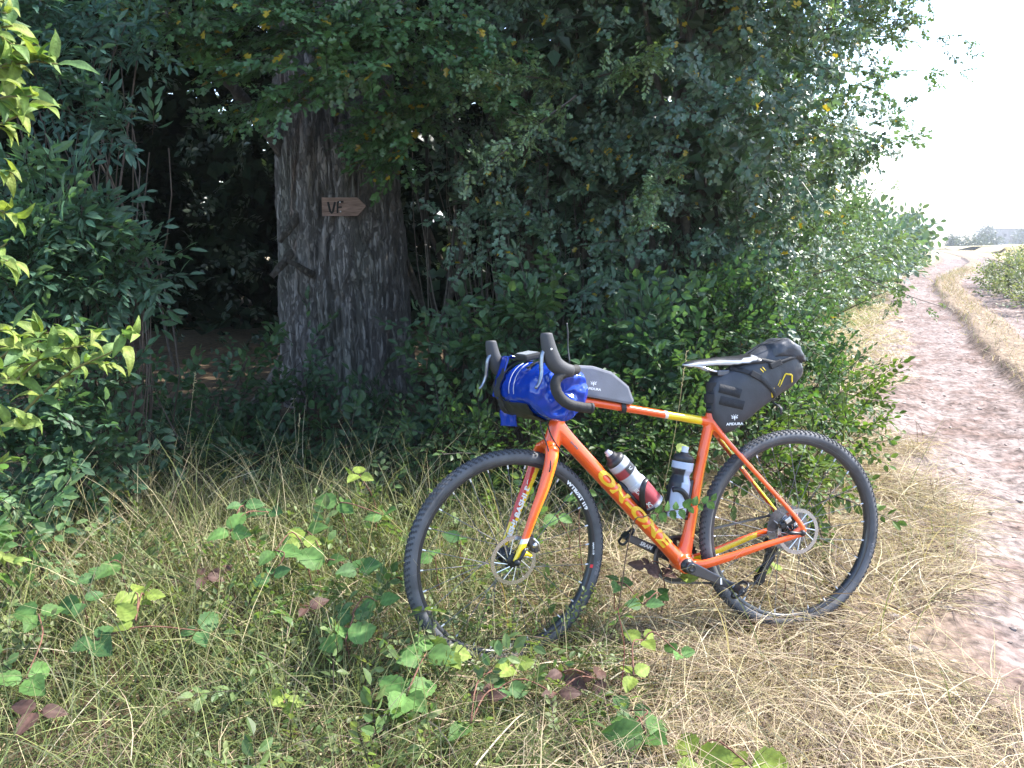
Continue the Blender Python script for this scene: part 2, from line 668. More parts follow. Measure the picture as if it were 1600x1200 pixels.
def spray_template(kind, nleaf, L, leaf, rng, spread=0.9, twig=0.0022):
    """a twig along +x with leaves both sides; returns verts, tris, leaf id per vert (-1 = wood)"""
    LV, LT = leaf_template(kind)
    V, T, ID = [], [], []
    nb = 0
    k = np.linspace(0, 1, 4)
    P = np.c_[k * L, 0.05 * L * np.sin(k * 3 + rng.random() * 3), -0.10 * L * k ** 2]
    if twig:
        tv, tt, tq = tube(P, np.linspace(twig, twig * 0.4, 4), 3, cap=False)
        V.append(tv)
        T.append(np.vstack([tq[:, [0, 1, 2]], tq[:, [0, 2, 3]]]))
        ID.append(np.full(len(tv), -1))
        nb = len(tv)
    for i in range(nleaf):
        t = 0.12 + 0.88 * (i + 0.5 * rng.random()) / nleaf
        base = np.array([np.interp(t, k, P[:, j]) for j in range(3)])
        side = 1 if i % 2 else -1
        if i == nleaf - 1:
            ang = 0.2 * rng.normal()
        else:
            ang = side * (spread + 0.35 * rng.normal())
        d = np.array([math.cos(ang), math.sin(ang), 0.25 * rng.normal() - 0.12])
        up = nrm(np.array([0.35 * rng.normal(), 0.35 * rng.normal(), 1.0]))
        R = rot_to(d, up)
        sc = leaf * (0.65 + 0.6 * rng.random())
        lv = (LV * sc) @ R.T + base + nrm(d) * leaf * 0.22
        V.append(lv)
        T.append(LT + nb)
        ID.append(np.full(len(lv), i))
        nb += len(lv)
    return np.concatenate(V), np.concatenate(T), np.concatenate(ID)


def spray_set(kind, n, nleaf, L, leaf, seed, **kw):
    rng = np.random.default_rng(seed)
    return [spray_template(kind, nleaf, L, leaf, rng, **kw) for _ in range(n)]


SP_HAW = spray_set('lobed', 7, 15, 0.24, 0.052, 1)
SP_HAW_FAR = spray_set('oval', 4, 13, 0.30, 0.062, 2, twig=0)
SP_OVAL = spray_set('oval', 6, 11, 0.26, 0.055, 3, spread=0.8)
SP_LANCE = spray_set('lance', 6, 12, 0.26, 0.085, 4, spread=0.75)
SP_CLUMP = spray_set('quad', 4, 16, 0.5, 0.13, 5, twig=0, spread=1.1)
SP_TINY = spray_set('oval', 5, 14, 0.20, 0.030, 6)

WOODC = np.array([0.055, 0.042, 0.034])


def sprays(mb, temps, pos, dirs, scale, base, rng, yellow=0.0, ycol=(0.34, 0.24, 0.02), vary=0.35, roll=0.6, up=(0, 0, 1), tint=None):
    """add one spray per position to the collector"""
    pos, dirs = np.asarray(pos, float), nrm(dirs)
    n = len(pos)
    if n == 0:
        return
    scale = np.broadcast_to(np.asarray(scale, float), (n,))
    base = np.asarray(base, float)
    pick = rng.integers(0, len(temps), n)
    U = nrm(np.asarray(up, float) + roll * rng.normal(size=(n, 3)))
    Y = nrm(np.cross(U, dirs))
    Z = np.cross(dirs, Y)
    R = np.stack([dirs, Y, Z], -1)
    for t, (TV, TT, ID) in enumerate(temps):
        m = np.where(pick == t)[0]
        if not len(m):
            continue
        V = pos[m][:, None] + scale[m][:, None, None] * np.einsum('vk,njk->nvj', TV, R[m])
        nl = ID.max() + 1
        f = (1 + vary * (rng.random((len(m), nl)) - 0.5) * 2) * (1 + 0.25 * (rng.random((len(m), 1)) - 0.5))
        hue = 1 + 0.25 * (rng.random((len(m), nl)) - 0.4)
        lc = base[None, None] * f[..., None]
        if tint is not None:
            lc = lc * tint[m][:, None, :]
        lc[..., 0] *= hue
        if yellow:
            yy = rng.random((len(m), nl)) < yellow
            lc[yy] = np.asarray(ycol) * (0.6 + 0.7 * rng.random((yy.sum(), 1)))
        C = np.where((ID >= 0)[None, :, None], lc[:, np.maximum(ID, 0)], WOODC)
        k = len(TV)
        T = (TT[None] + (np.arange(len(m)) * k)[:, None, None]).reshape(-1, 3)
        mb.add(V.reshape(-1, 3), T=T, c=C.reshape(-1, 3))


def stem(p0, p1, r0, r1, rng, bend=0.08, n=9, sides=7):
    p0, p1 = np.asarray(p0, float), np.asarray(p1, float)
    L = np.linalg.norm(p1 - p0)
    t = np.linspace(0, 1, n)
    P = p0 + (p1 - p0) * t[:, None]
    for ax in range(3):
        ph = rng.random() * 6.28
        P[:, ax] += bend * L * (np.sin(t * (2.5 + 3 * rng.random()) + ph) - math.sin(ph) * (1 - t)) * 0.5 * sstep(0, 0.3, t)
    r = r0 + (r1 - r0) * t
    r = r * (1 + 0.12 * (rng.random(n) - 0.5))
    return tube(P, r, sides), P


BARK = np.array([0.10, 0.085, 0.07])
GREEN = np.array([0.045, 0.085, 0.034])

# ------------------------------------------------------------------ the old tree
TREE = np.array([-1.27, 6.45, 0.0])
TREE[2] = gh(TREE[0], TREE[1])
tree = thing('old_tree', 'old tree with a thick deeply furrowed grey trunk carrying a wooden arrow sign', 'tree', TREE)
nth, nz = 280, 290
th = np.linspace(0, 2 * np.pi, nth, endpoint=False)
zz = np.linspace(-0.15, 4.6, nz)
TH, ZZ = np.meshgrid(th, zz, indexing='ij')
cx, cy = np.cos(TH), np.sin(TH)
r = 0.455 + 0.05 * np.exp(-np.maximum(ZZ, 0) / 0.30) - 0.012 * ZZ + 0.10 * sstep(2.5, 4.2, ZZ)
lob = fbm(np.stack([cx * 1.6, cy * 1.6, ZZ * 0.35 + 3], -1), 3, 61)
r = r + 0.16 * (lob - 0.5) + 0.05 * np.exp(-np.maximum(ZZ, 0) / 0.4) * np.cos(TH * 6 + 1.0)
tw = 0.22 * (fbm(np.stack([cx * 2, cy * 2, ZZ * 0.9], -1), 2, 63) - 0.5)
q1 = np.stack([np.cos(TH + tw) * 5.2, np.sin(TH + tw) * 5.2, ZZ * 1.25], -1)
n1 = fbm(q1, 3, 65)
f1 = np.exp(-((n1 - 0.5) / 0.040) ** 2)
n2 = fbm(np.stack([np.cos(TH + tw) * 11, np.sin(TH + tw) * 11, ZZ * 3.0 + 7], -1), 2, 66)
f2 = np.exp(-((n2 - 0.5) / 0.055) ** 2)
f3 = fbm(np.stack([cx * 22, cy * 22, ZZ * 16], -1), 3, 69)
furrow = 0.060 * f1 + 0.026 * f2
f4 = fbm(np.stack([cx * 45, cy * 45, ZZ * 26], -1), 2, 70)
r = r - furrow + 0.022 * (f3 - 0.5) + 0.012 * (f4 - 0.5) + 0.05 * (n1 - 0.5)
V = np.stack([r * cx, r * cy, ZZ], -1).reshape(-1, 3)
I = (np.arange(nth)[:, None] * nz + np.arange(nz - 1)[None])
J = (((np.arange(nth) + 1) % nth)[:, None] * nz + np.arange(nz - 1)[None])
Q = np.stack([I, J, J + 1, I + 1], -1).reshape(-1, 4)
moss = sstep(0.45, 0.7, fbm(np.stack([cx * 1.5, cy * 1.5, ZZ * 0.8], -1), 4, 71))
c = np.array([0.235, 0.212, 0.198]) * (0.65 + 0.7 * f3[..., None])
c = c * (1 - 0.35 * moss[..., None]) + 0.35 * moss[..., None] * np.array([0.12, 0.14, 0.085])
red = sstep(0.66, 0.74, fbm(np.stack([cx * 3.5, cy * 3.5, ZZ * 1.7], -1), 3, 75))
c = c * (1 - 0.5 * red[..., None]) + 0.5 * red[..., None] * np.array([0.17, 0.09, 0.06])
mb = MB()
mb.add(V, Q=Q, c=c.reshape(-1, 3))


def bark_mat():
    m, n, l, b = new_mat('furrowed_bark')
    a = n.new('ShaderNodeAttribute')
    a.attribute_name = 'col'
    tc = n.new('ShaderNodeTexCoord')
    mp = n.new('ShaderNodeMapping')
    mp.inputs['Scale'].default_value = (1, 1, 0.22)
    l.new(tc.outputs['Object'], mp.inputs['Vector'])
    t1 = n.new('ShaderNodeTexNoise')
    t1.inputs['Scale'].default_value = 34
    t1.inputs['Detail'].default_value = 7
    t1.inputs['Roughness'].default_value = 0.65
    t1.inputs['Distortion'].default_value = 0.8
    l.new(mp.outputs[0], t1.inputs['Vector'])
    t2 = n.new('ShaderNodeTexVoronoi')
    t2.feature = 'DISTANCE_TO_EDGE'
    t2.inputs['Scale'].default_value = 20
    l.new(mp.outputs[0], t2.inputs['Vector'])
    wv = n.new('ShaderNodeVectorMath')
    wv.operation = 'MULTIPLY_ADD'
    wv.inputs[1].default_value = (0.11, 0.11, 0.22)
    l.new(t1.outputs['Color'], wv.inputs[0])
    l.new(mp.outputs[0], wv.inputs[2])
    l.new(wv.outputs[0], t2.inputs['Vector'])
    mr = n.new('ShaderNodeMapRange')
    mr.inputs[1].default_value, mr.inputs[2].default_value = 0.0, 0.14
    l.new(t2.outputs['Distance'], mr.inputs[0])
    ad = n.new('ShaderNodeMath')
    ad.operation = 'MULTIPLY_ADD'
    ad.inputs[1].default_value = 0.6
    l.new(t1.outputs['Fac'], ad.inputs[0])
    l.new(mr.outputs[0], ad.inputs[2])
    bp = n.new('ShaderNodeBump')
    bp.inputs['Strength'].default_value = 1.0
    bp.inputs['Distance'].default_value = 0.022
    l.new(ad.outputs[0], bp.inputs['Height'])
    l.new(bp.outputs['Normal'], b.inputs['Normal'])
    m2 = n.new('ShaderNodeMapRange')
    m2.inputs[1].default_value, m2.inputs[2].default_value = 0.3, 0.7
    m2.inputs[3].default_value, m2.inputs[4].default_value = 0.55, 1.3
    l.new(t1.outputs['Fac'], m2.inputs[0])
    sc = n.new('ShaderNodeVectorMath')
    sc.operation = 'SCALE'
    l.new(a.outputs['Color'], sc.inputs[0])
    l.new(m2.outputs[0], sc.inputs['Scale'])
    l.new(sc.outputs[0], b.inputs['Base Color'])
    b.inputs['Roughness'].default_value = 0.9
    b.inputs['Specular IOR Level'].default_value = 0.2
    return m


M_BARK = bark_mat()
mb.build('trunk', M_BARK, tree, smooth=True)
trng = np.random.default_rng(11)


def trunk_r(theta, z):
    i = int(round((theta % (2 * np.pi)) / (2 * np.pi) * nth)) % nth
    j = int(round((z + 0.15) / 4.75 * (nz - 1)))
    return r[i, j]


def limb(pts, rad, name='limb', sides=10):
    P = smooth_path(np.array(pts, float) - TREE, 22)
    (V, T, Q) = tube(P, np.interp(np.linspace(0, 1, 22), np.linspace(0, 1, len(rad)), rad), sides)
    V = V + 0.03 * (fbm(V * 14, 3, 77)[:, None] - 0.5) * np.array([1, 1, 0.3])
    MB().add(V, T, Q, c=BARK * 1.2).build(name, M_BARK, tree, smooth=True)


limb([at(450, 250, 6.25), at(400, 180, 6.1), at(350, 120, 5.9), at(300, 70, 5.7), at(200, -60, 5.4)], [0.055, 0.045, 0.04, 0.035, 0.025])
limb([at(560, -20, 6.4), at(620, -160, 6.2), at(760, -420, 5.8), at(880, -700, 5.2)], [0.16, 0.13, 0.10, 0.06])
limb([at(480, -20, 6.5), at(420, -200, 6.2), at(300, -480, 5.6), at(150, -800, 5.0)], [0.18, 0.15, 0.10, 0.06])
limb([at(470, 330, 6.1), at(450, 360, 5.98), at(438, 378, 5.93)], [0.035, 0.028, 0.016], 'branch_stub')
limb([at(455, 395, 6.1), at(440, 415, 5.96), at(425, 432, 5.90)], [0.03, 0.026, 0.02], 'branch_stub')
limb([at(490, 430, 6.06), at(465, 415, 5.97), at(448, 408, 5.94)], [0.024, 0.02, 0.016], 'branch_stub')

# crown above, and the sprays that hang in front of the trunk
mb = MB()
n = 2600
ph = trng.random(n) * 6.28
rr = 3.6 * np.sqrt(trng.random(n))
cp = np.stack([TREE[0] - 0.9 + rr * np.cos(ph) * 1.25, TREE[1] + 0.9 + rr * np.sin(ph) * 0.95, 3.6 + 4.2 * trng.random(n) - 0.10 * rr ** 2 * 0], -1)
keep = (fbm(cp * 0.7, 3, 81) > 0.44) & (cp[:, 2] > 3.1 + 0.25 * np.abs(rr - 1)) & (cp[:, 1] > 4.3)
cp = cp[keep]
cdv = nrm(np.c_[np.cos(ph), np.sin(ph), 0.3 * trng.normal(size=n)])[keep]
sprays(mb, SP_CLUMP, cp, cdv, 0.9 + 0.5 * trng.random(len(cp)), GREEN * 0.9, trng, roll=0.8)
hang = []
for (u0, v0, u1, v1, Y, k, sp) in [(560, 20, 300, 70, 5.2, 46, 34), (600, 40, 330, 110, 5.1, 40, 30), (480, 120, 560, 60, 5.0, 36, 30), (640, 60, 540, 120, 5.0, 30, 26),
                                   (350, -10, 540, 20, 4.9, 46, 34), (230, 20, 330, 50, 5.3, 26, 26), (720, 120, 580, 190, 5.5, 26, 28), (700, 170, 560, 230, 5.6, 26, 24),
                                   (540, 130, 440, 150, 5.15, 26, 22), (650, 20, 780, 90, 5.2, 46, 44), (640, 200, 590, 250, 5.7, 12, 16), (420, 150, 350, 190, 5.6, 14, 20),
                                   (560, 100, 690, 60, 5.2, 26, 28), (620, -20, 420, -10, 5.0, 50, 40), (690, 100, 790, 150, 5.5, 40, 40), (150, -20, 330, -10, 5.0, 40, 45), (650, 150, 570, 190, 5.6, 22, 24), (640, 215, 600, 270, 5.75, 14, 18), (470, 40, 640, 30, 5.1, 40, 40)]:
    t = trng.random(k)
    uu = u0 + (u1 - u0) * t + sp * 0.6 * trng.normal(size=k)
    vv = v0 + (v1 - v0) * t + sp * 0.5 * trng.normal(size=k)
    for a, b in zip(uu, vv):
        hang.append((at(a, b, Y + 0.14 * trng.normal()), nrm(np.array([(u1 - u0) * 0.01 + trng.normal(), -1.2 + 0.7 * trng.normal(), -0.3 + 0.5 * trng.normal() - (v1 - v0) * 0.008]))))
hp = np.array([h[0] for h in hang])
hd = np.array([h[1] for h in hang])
sprays(mb, SP_HAW, hp, hd, 0.75 + 0.45 * trng.random(len(hp)), GREEN * np.array([1.6, 1.75, 1.65]), trng, yellow=0.03, roll=0.5, up=(0, -0.5, 1))  # leaf colour raised to stand in for light from the open sky
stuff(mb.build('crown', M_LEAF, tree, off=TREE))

# ------------------------------------------------------------------ arrow sign nailed to the trunk
ys = [TREE[1] + trunk_r(t_, z_ - TREE[2]) * math.sin(t_) for t_ in np.linspace(4.35, 5.2, 18) for z_ in np.linspace(1.5, 1.68, 6)
      if abs(TREE[0] + trunk_r(t_, z_ - TREE[2]) * math.cos(t_) - at(538, 323, 5.95)[0]) < 0.15]
SGN = at(538, 323, min(ys) - 0.010)
sign = thing('arrow_sign', 'brown wooden arrow sign reading VF screwed to the old trunk', 'sign', SGN)
sw, sh = 0.152, 0.062
poly = np.array([(-sw, -sh), (0.062 + 0.03, -sh), (sw, 0.004), (0.062 + 0.032, sh), (-sw, sh * 1.0)])
V, T, Q = prism(poly, -0.012, 0.010)
bm = bmesh.new()
for v in V:
    bm.verts.new(v)
bm.verts.ensure_lookup_table()
for f in list(T) + list(Q):
    bm.faces.new([bm.verts[int(i)] for i in f])
bmesh.ops.recalc_face_normals(bm, faces=bm.faces)
me = bpy.data.meshes.new('board')
bm.to_mesh(me)
bm.free()


def plank_mat():
    m, n, l, b = new_mat('stained_plank')
    tc = n.new('ShaderNodeTexCoord')
    mp = n.new('ShaderNodeMapping')
    mp.inputs['Scale'].default_value = (3.0, 8, 26)
    l.new(tc.outputs['Object'], mp.inputs['Vector'])
    t = n.new('ShaderNodeTexNoise')
    t.inputs['Scale'].default_value = 2.2
    t.inputs['Detail'].default_value = 7
    t.inputs['Distortion'].default_value = 1.4
    l.new(mp.outputs[0], t.inputs['Vector'])
    rp_ = n.new('ShaderNodeValToRGB')
    rp_.color_ramp.elements[0].position, rp_.color_ramp.elements[0].color = 0.32, (0.10, 0.055, 0.038, 1)
    rp_.color_ramp.elements[1].position, rp_.color_ramp.elements[1].color = 0.68, (0.27, 0.17, 0.13, 1)
    l.new(t.outputs['Fac'], rp_.inputs['Fac'])
    l.new(rp_.outputs['Color'], b.inputs['Base Color'])
    b.inputs['Roughness'].default_value = 0.75
    bp = n.new('ShaderNodeBump')
    bp.inputs['Strength'].default_value = 0.4
    bp.inputs['Distance'].default_value = 0.003
    l.new(t.outputs['Fac'], bp.inputs['Height'])
    l.new(bp.outputs['Normal'], b.inputs['Normal'])
    return m


link('board', me, plank_mat(), sign)
M_BURN = plain('burnt_black', (0.008, 0.007, 0.006), rough=0.9)


def stroke(mb, pts, w):
    P = np.array([(x, -0.0125, z) for x, z in pts])
    V, T, Q = tube(P, np.full(len(P), w), 10)
    V[:, 1] = -0.0125 + (V[:, 1] + 0.0125) * 0.12
    mb.add(V, T, Q)


mb = MB()
stroke(mb, [(-0.109, 0.032), (-0.095, -0.034), (-0.086, -0.042), (-0.078, -0.034), (-0.060, 0.032)], 0.0075)
mb.build('letter_v', M_BURN, sign)
mb = MB()
stroke(mb, [(-0.046, -0.043), (-0.044, 0.0), (-0.042, 0.032)], 0.0065)
stroke(mb, [(-0.044, 0.031), (-0.02, 0.033), (-0.002, 0.032)], 0.0065)
stroke(mb, [(-0.044, -0.004), (-0.03, -0.003), (-0.015, -0.003)], 0.0055)
mb.build('letter_f', M_BURN, sign)
M_STEEL = plain('bright_steel', (0.7, 0.7, 0.72), rough=0.35, metal=1.0)
for (x, z) in ((-0.026, 0.030), (-0.024, -0.033)):
    V, T, Q = lathe([(0.0001, 0.0165), (0.0035, 0.0158), (0.005, 0.0135), (0.005, 0.011)], (x, 0, z), (0, -1, 0), 12)
    MB().add(V, T, Q).build('screw', M_STEEL, sign, smooth=True)
# ------------------------------------------------------------------ the hawthorn hedge along the track
HL = np.array([(-0.62, 6.1), (0.2, 5.65), (1.0, 5.15), (1.62, 5.1), (2.1, 6.0), (2.42, 7.0), (2.86, 8.3), (3.8, 10.4), (5.6, 14.0), (7.75, 18.5), (9.9, 23.2), (13.0, 29), (15.9, 35), (18.6, 41)], float)
HP = smooth_path(HL, 260)
hs = np.concatenate([[0], np.cumsum(np.linalg.norm(np.diff(HP, axis=0), axis=1))])


def hfront(s):
    x, y = np.interp(s, hs, HP[:, 0]), np.interp(s, hs, HP[:, 1])
    e = 0.15
    tx_, ty_ = np.interp(s + e, hs, HP[:, 0]) - np.interp(s - e, hs, HP[:, 0]), np.interp(s + e, hs, HP[:, 1]) - np.interp(s - e, hs, HP[:, 1])
    L = np.hypot(tx_, ty_)
    return np.stack([x, y], -1), np.stack([ty_ / L, -tx_ / L], -1)


def htop(Y):
    return np.interp(Y, [4, 6.6, 7.4, 8.3, 10, 12, 14, 20, 26, 32, 42], [5.4, 5.2, 3.7, 2.75, 2.25, 1.85, 1.6, 1.4, 1.4, 1.5, 1.7])


SHRUBS = [  # s range, label
    (0.0, 1.15, 'dim green hawthorn beside the old trunk with bare whippy stems under it'),
    (1.15, 2.35, 'tall dark green hawthorn directly behind the handlebars with a drooping sprig coloured as if sunlit'),
    (2.35, 3.6, 'tall hawthorn behind the black saddle bag overhanging the verge'),
    (3.6, 5.6, 'pale glinting hawthorn leaning towards the track behind the bicycle rear wheel'),
    (5.6, 9.0, 'lower hawthorn bush with long arching shoots reaching over the track'),
    (9.0, 15.0, 'low rounded hawthorn bush where the track narrows'),
    (15.0, 24.0, 'low hedge bush beside the start of the track bend'),
    (24.0, hs[-1], 'bluish hedge bush at the far bend of the track'),
]
hrng = np.random.default_rng(23)
HAW = np.array([0.080, 0.136, 0.086])
M_STEMS = attr_mat('grey_stem_bark', rough=0.85, spec=0.2, vary=0.35, vscale=40, bump=0.5, bscale=90)


def hedge_points(s0, s1, n, rng, zlo_fn, depth=0.75):
    s = s0 + (s1 - s0) * rng.random(n * 3)
    P, N = hfront(s)
    top = htop(P[:, 1]) * (0.93 + 0.14 * vnoise(np.stack([s * 1.7, 0 * s, 0 * s], -1), 5))
    g = gh(P[:, 0], P[:, 1])
    zl = zlo_fn(s)
    z = zl + (top - zl) * rng.random(n * 3) ** 0.92
    rel = z / top
    bulge = -0.30 * sstep(0.5, 0.0, z) + 0.12 * sstep(0.4, 1.2, z) - 0.45 * sstep(0.82, 1.0, rel)
    over = sstep(2.1, 3.2, z) * np.exp(-((P[:, 1] - 5.9) / 1.0) ** 2)
    bulge = bulge + 0.75 * over
    cl = fbm(np.stack([s * 1.35, z * 1.5, 0 * s], -1), 3, 91)
    bulge = bulge + 1.05 * (cl - 0.5)
    d = depth * rng.random(n * 3) ** 1.6
    hole = fbm(np.stack([s * 2.1 + 9, z * 2.3, d * 2], -1), 3, 95)
    ok = hole > 0.45
    p = np.c_[P + N * (bulge - d)[:, None], g + z]
    p, N, d = p[ok][:n], N[ok][:n], d[ok][:n]
    return p, N, d


def zlo(s):
    return np.interp(s, [0, 0.6, 1.3, 1.9, 2.4, 30], [1.15, 1.05, 0.95, 0.5, 0.12, 0.1])


COUNT = [580, 1060, 1160, 1160, 700, 500, 400, 400]
for k, (s0, s1, lab) in enumerate(SHRUBS):
    sc_ = 0.5 * (s0 + s1)
    P0, N0 = hfront(np.array([sc_]))
    base2 = P0[0] - N0[0] * 0.9
    base = np.array([base2[0], base2[1], gh(base2[0], base2[1])])
    sh = thing('hawthorn_shrub', lab, 'shrub', base, 'hawthorn hedge along the track')
    mb = MB()
    p, N, d = hedge_points(s0, s1, COUNT[k], hrng, zlo)
    dirs = 0.35 * np.c_[N, np.zeros(len(N))] + 0.75 * hrng.normal(size=(len(N), 3)) + np.array([0, 0, -0.05])
    upn = 0.85 * np.c_[N, np.zeros(len(N))] + np.array([0, 0, 0.65])
    # a large slow drift of hue through the hedge
    tn = fbm(p * 0.9, 3, 99)[:, None]
    tint = np.c_[0.75 + 0.6 * tn, 0.8 + 0.45 * tn, 0.9 + 0.2 * tn]
    if k < 5:
        sprays(mb, SP_HAW, p, dirs, 0.64 + 0.42 * hrng.random(len(p)), HAW, hrng, yellow=0.022 if k < 4 else 0.01, roll=0.40, tint=tint, up=upn)
    else:
        sprays(mb, SP_HAW_FAR, p, dirs, (0.95 + 0.5 * hrng.random(len(p))) * (1.15 if k < 6 else 1.9 if k < 7 else 3.0), HAW * np.array([1.1, 1.05, 1.0]), hrng, roll=0.5, tint=tint, up=upn)
    # inner fill so that daylight does not show through
    m = int(120 + 130 * (s1 - s0)) if k < 4 else int(60 * (s1 - s0)) if k < 5 else int(22 * (s1 - s0))
    p2, N2, _ = hedge_points(s0, s1, m, hrng, zlo, depth=0.6)
    p2[:, :2] -= N2 * (0.6 + 1.6 * hrng.random((len(p2), 1)))
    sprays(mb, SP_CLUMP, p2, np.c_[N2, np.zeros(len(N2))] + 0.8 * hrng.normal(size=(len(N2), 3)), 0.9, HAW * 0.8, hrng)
    # long shoots that poke out
    if 2 <= k <= 5:
        ns = [0, 0, 12, 18, 20, 8][k]
        pr_, Nr, _ = hedge_points(s0, s1, ns, hrng, lambda s: np.full_like(s, 0.35), depth=0.1)
        for q in range(len(pr_)):
            Ls = 0.35 + 0.45 * hrng.random()
            dv = nrm(np.array([Nr[q][0], Nr[q][1], 0.25]) + 0.35 * hrng.normal(size=3))
            e = pr_[q] + dv * Ls + np.array([0, 0, -0.06])
            (V, T, Q_), Pp = stem(pr_[q] - dv * 0.25, e, 0.0035, 0.0012, hrng, 0.06, 7, 4)
            mb.add(V, T, Q_, c=WOODC * 1.2)
            nl = 7
            ix = hrng.integers(2, 7, nl)
            sprays(mb, SP_HAW, Pp[ix], dv + 0.7 * hrng.normal(size=(nl, 3)), 0.35 + 0.25 * hrng.random(nl), HAW * np.array([1.3, 1.25, 1.0]), hrng, roll=0.6)
    stuff(mb.build('foliage', M_LEAF, sh, off=base))
    nst = [7, 6, 6, 5, 5, 4, 3, 3][k]
    for q in range(nst):
        b0 = base + np.array([0.35 * hrng.normal(), 0.3 * hrng.normal(), -0.05])
        b0[2] = gh(b0[0], b0[1]) - 0.05
        top = htop(base[1])
        e = base + np.array([0.22 * hrng.normal() + N0[0][0] * 0.25, 0.22 * hrng.normal() + N0[0][1] * 0.25, top * (0.55 + 0.35 * hrng.random())])
        e[2] = min(e[2], base[2] + 0.8 * float(htop(e[1] + 0.5)))
        (V, T, Q_), Pp = stem(b0, e, 0.028 + 0.018 * hrng.random(), 0.008, hrng, 0.08, 10, 8)
        MB().add(V - base, T, Q_, c=BARK * 0.9).build('stem', M_STEMS, sh, smooth=True)
    if k == 0:
        mb = MB()       # bare whips standing between the trunk and the leaves
        for q in range(70):
            x = -0.62 + 1.15 * hrng.random()
            y = 6.0 + 0.8 * hrng.random()
            z0 = gh(x, y) - 0.03
            e = np.array([x + 0.18 * hrng.normal(), y + 0.15 * hrng.normal(), z0 + 1.2 + 1.5 * hrng.random()])
            (V, T, Q_), Pp = stem((x, y, z0), e, 0.004 + 0.012 * hrng.random() ** 2, 0.002, hrng, 0.07, 8, 5)
            mb.add(V - base, T, Q_, c=BARK * (0.7 + 0.9 * hrng.random()))
        stuff(mb.build('whips', M_STEMS, sh, smooth=True))
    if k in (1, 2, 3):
        # sprigs that reach out, leaf colour lightened to look sunlit
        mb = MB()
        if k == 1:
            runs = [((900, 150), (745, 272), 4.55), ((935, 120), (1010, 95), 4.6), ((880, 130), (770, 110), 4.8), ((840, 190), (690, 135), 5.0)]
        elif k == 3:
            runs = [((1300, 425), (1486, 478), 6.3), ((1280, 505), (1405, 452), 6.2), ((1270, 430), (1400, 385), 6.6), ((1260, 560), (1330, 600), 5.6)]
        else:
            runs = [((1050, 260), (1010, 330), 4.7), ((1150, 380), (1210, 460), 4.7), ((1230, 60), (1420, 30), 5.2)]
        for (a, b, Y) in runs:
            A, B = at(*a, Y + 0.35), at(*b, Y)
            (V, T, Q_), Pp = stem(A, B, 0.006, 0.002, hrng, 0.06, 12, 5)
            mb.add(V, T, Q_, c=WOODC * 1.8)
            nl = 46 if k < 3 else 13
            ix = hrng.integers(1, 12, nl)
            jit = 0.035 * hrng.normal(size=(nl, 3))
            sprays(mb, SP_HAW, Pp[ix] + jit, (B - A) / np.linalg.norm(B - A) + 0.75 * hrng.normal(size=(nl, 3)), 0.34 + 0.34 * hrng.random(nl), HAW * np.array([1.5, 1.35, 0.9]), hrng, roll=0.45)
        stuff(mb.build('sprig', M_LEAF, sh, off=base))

# ------------------------------------------------------------------ dark thicket behind the tree
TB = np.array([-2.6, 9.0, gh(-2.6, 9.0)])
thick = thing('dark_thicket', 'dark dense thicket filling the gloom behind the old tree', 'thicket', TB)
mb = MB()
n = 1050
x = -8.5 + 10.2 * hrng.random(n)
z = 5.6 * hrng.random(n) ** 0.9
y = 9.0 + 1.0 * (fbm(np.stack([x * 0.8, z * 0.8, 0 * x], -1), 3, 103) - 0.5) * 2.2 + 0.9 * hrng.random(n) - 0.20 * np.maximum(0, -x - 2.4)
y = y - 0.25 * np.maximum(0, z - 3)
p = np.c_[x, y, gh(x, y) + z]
sprays(mb, SP_HAW_FAR, p, np.array([0.2, -1, 0]) + 0.7 * hrng.normal(size=(n, 3)), 0.9 + 0.5 * hrng.random(n), np.array([0.024, 0.040, 0.022]), hrng, roll=0.7)  # leaf colour lowered to paint in the deep shade of the recess
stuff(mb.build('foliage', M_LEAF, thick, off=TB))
mb = MB()  # unseen backing of dark oversized leaves, added to block sky gaps
n = 3200
x = -13 + 15.5 * hrng.random(n)
z = 7.5 * hrng.random(n)
p = np.c_[x, 10.4 + 2.2 * hrng.random(n) - 0.2 * np.maximum(0, -x - 2.4), z]
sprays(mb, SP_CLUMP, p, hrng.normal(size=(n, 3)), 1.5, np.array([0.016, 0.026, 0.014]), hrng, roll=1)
n = 900
x = -17 + 20 * hrng.random(n)
p = np.c_[x, 13.2 + 2.0 * hrng.random(n), 8.0 * hrng.random(n) ** 1.2 - 0.3]
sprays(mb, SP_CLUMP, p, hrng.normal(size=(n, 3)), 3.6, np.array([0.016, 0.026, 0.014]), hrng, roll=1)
stuff(mb.build('sky_block_foliage', attr_mat('dull_leaf', rough=0.95, spec=0.05, transl=0.1), thick, off=TB))
for q in range(8):
    u = [285, 700, 730, 760, 670, 800, 850, 690][q]
    Yb = [7.4, 6.7, 6.9, 7.2, 6.5, 7.0, 6.8, 7.5][q]
    X = (u - 800) / FPX * (Yb + 0.2)
    b0 = np.array([X, Yb, gh(X, Yb) - 0.05])
    e = b0 + np.array([0.35 * hrng.normal() - 0.1, 0.2 * hrng.normal(), 2.6 + 1.4 * hrng.random()])
    (V, T, Q_), Pp = stem(b0, e, 0.012 + 0.02 * hrng.random(), 0.006, hrng, 0.12, 12, 7)
    MB().add(V - TB, T, Q_, c=BARK * (0.5 + 0.4 * hrng.random())).build('stem', M_STEMS, thick, smooth=True)
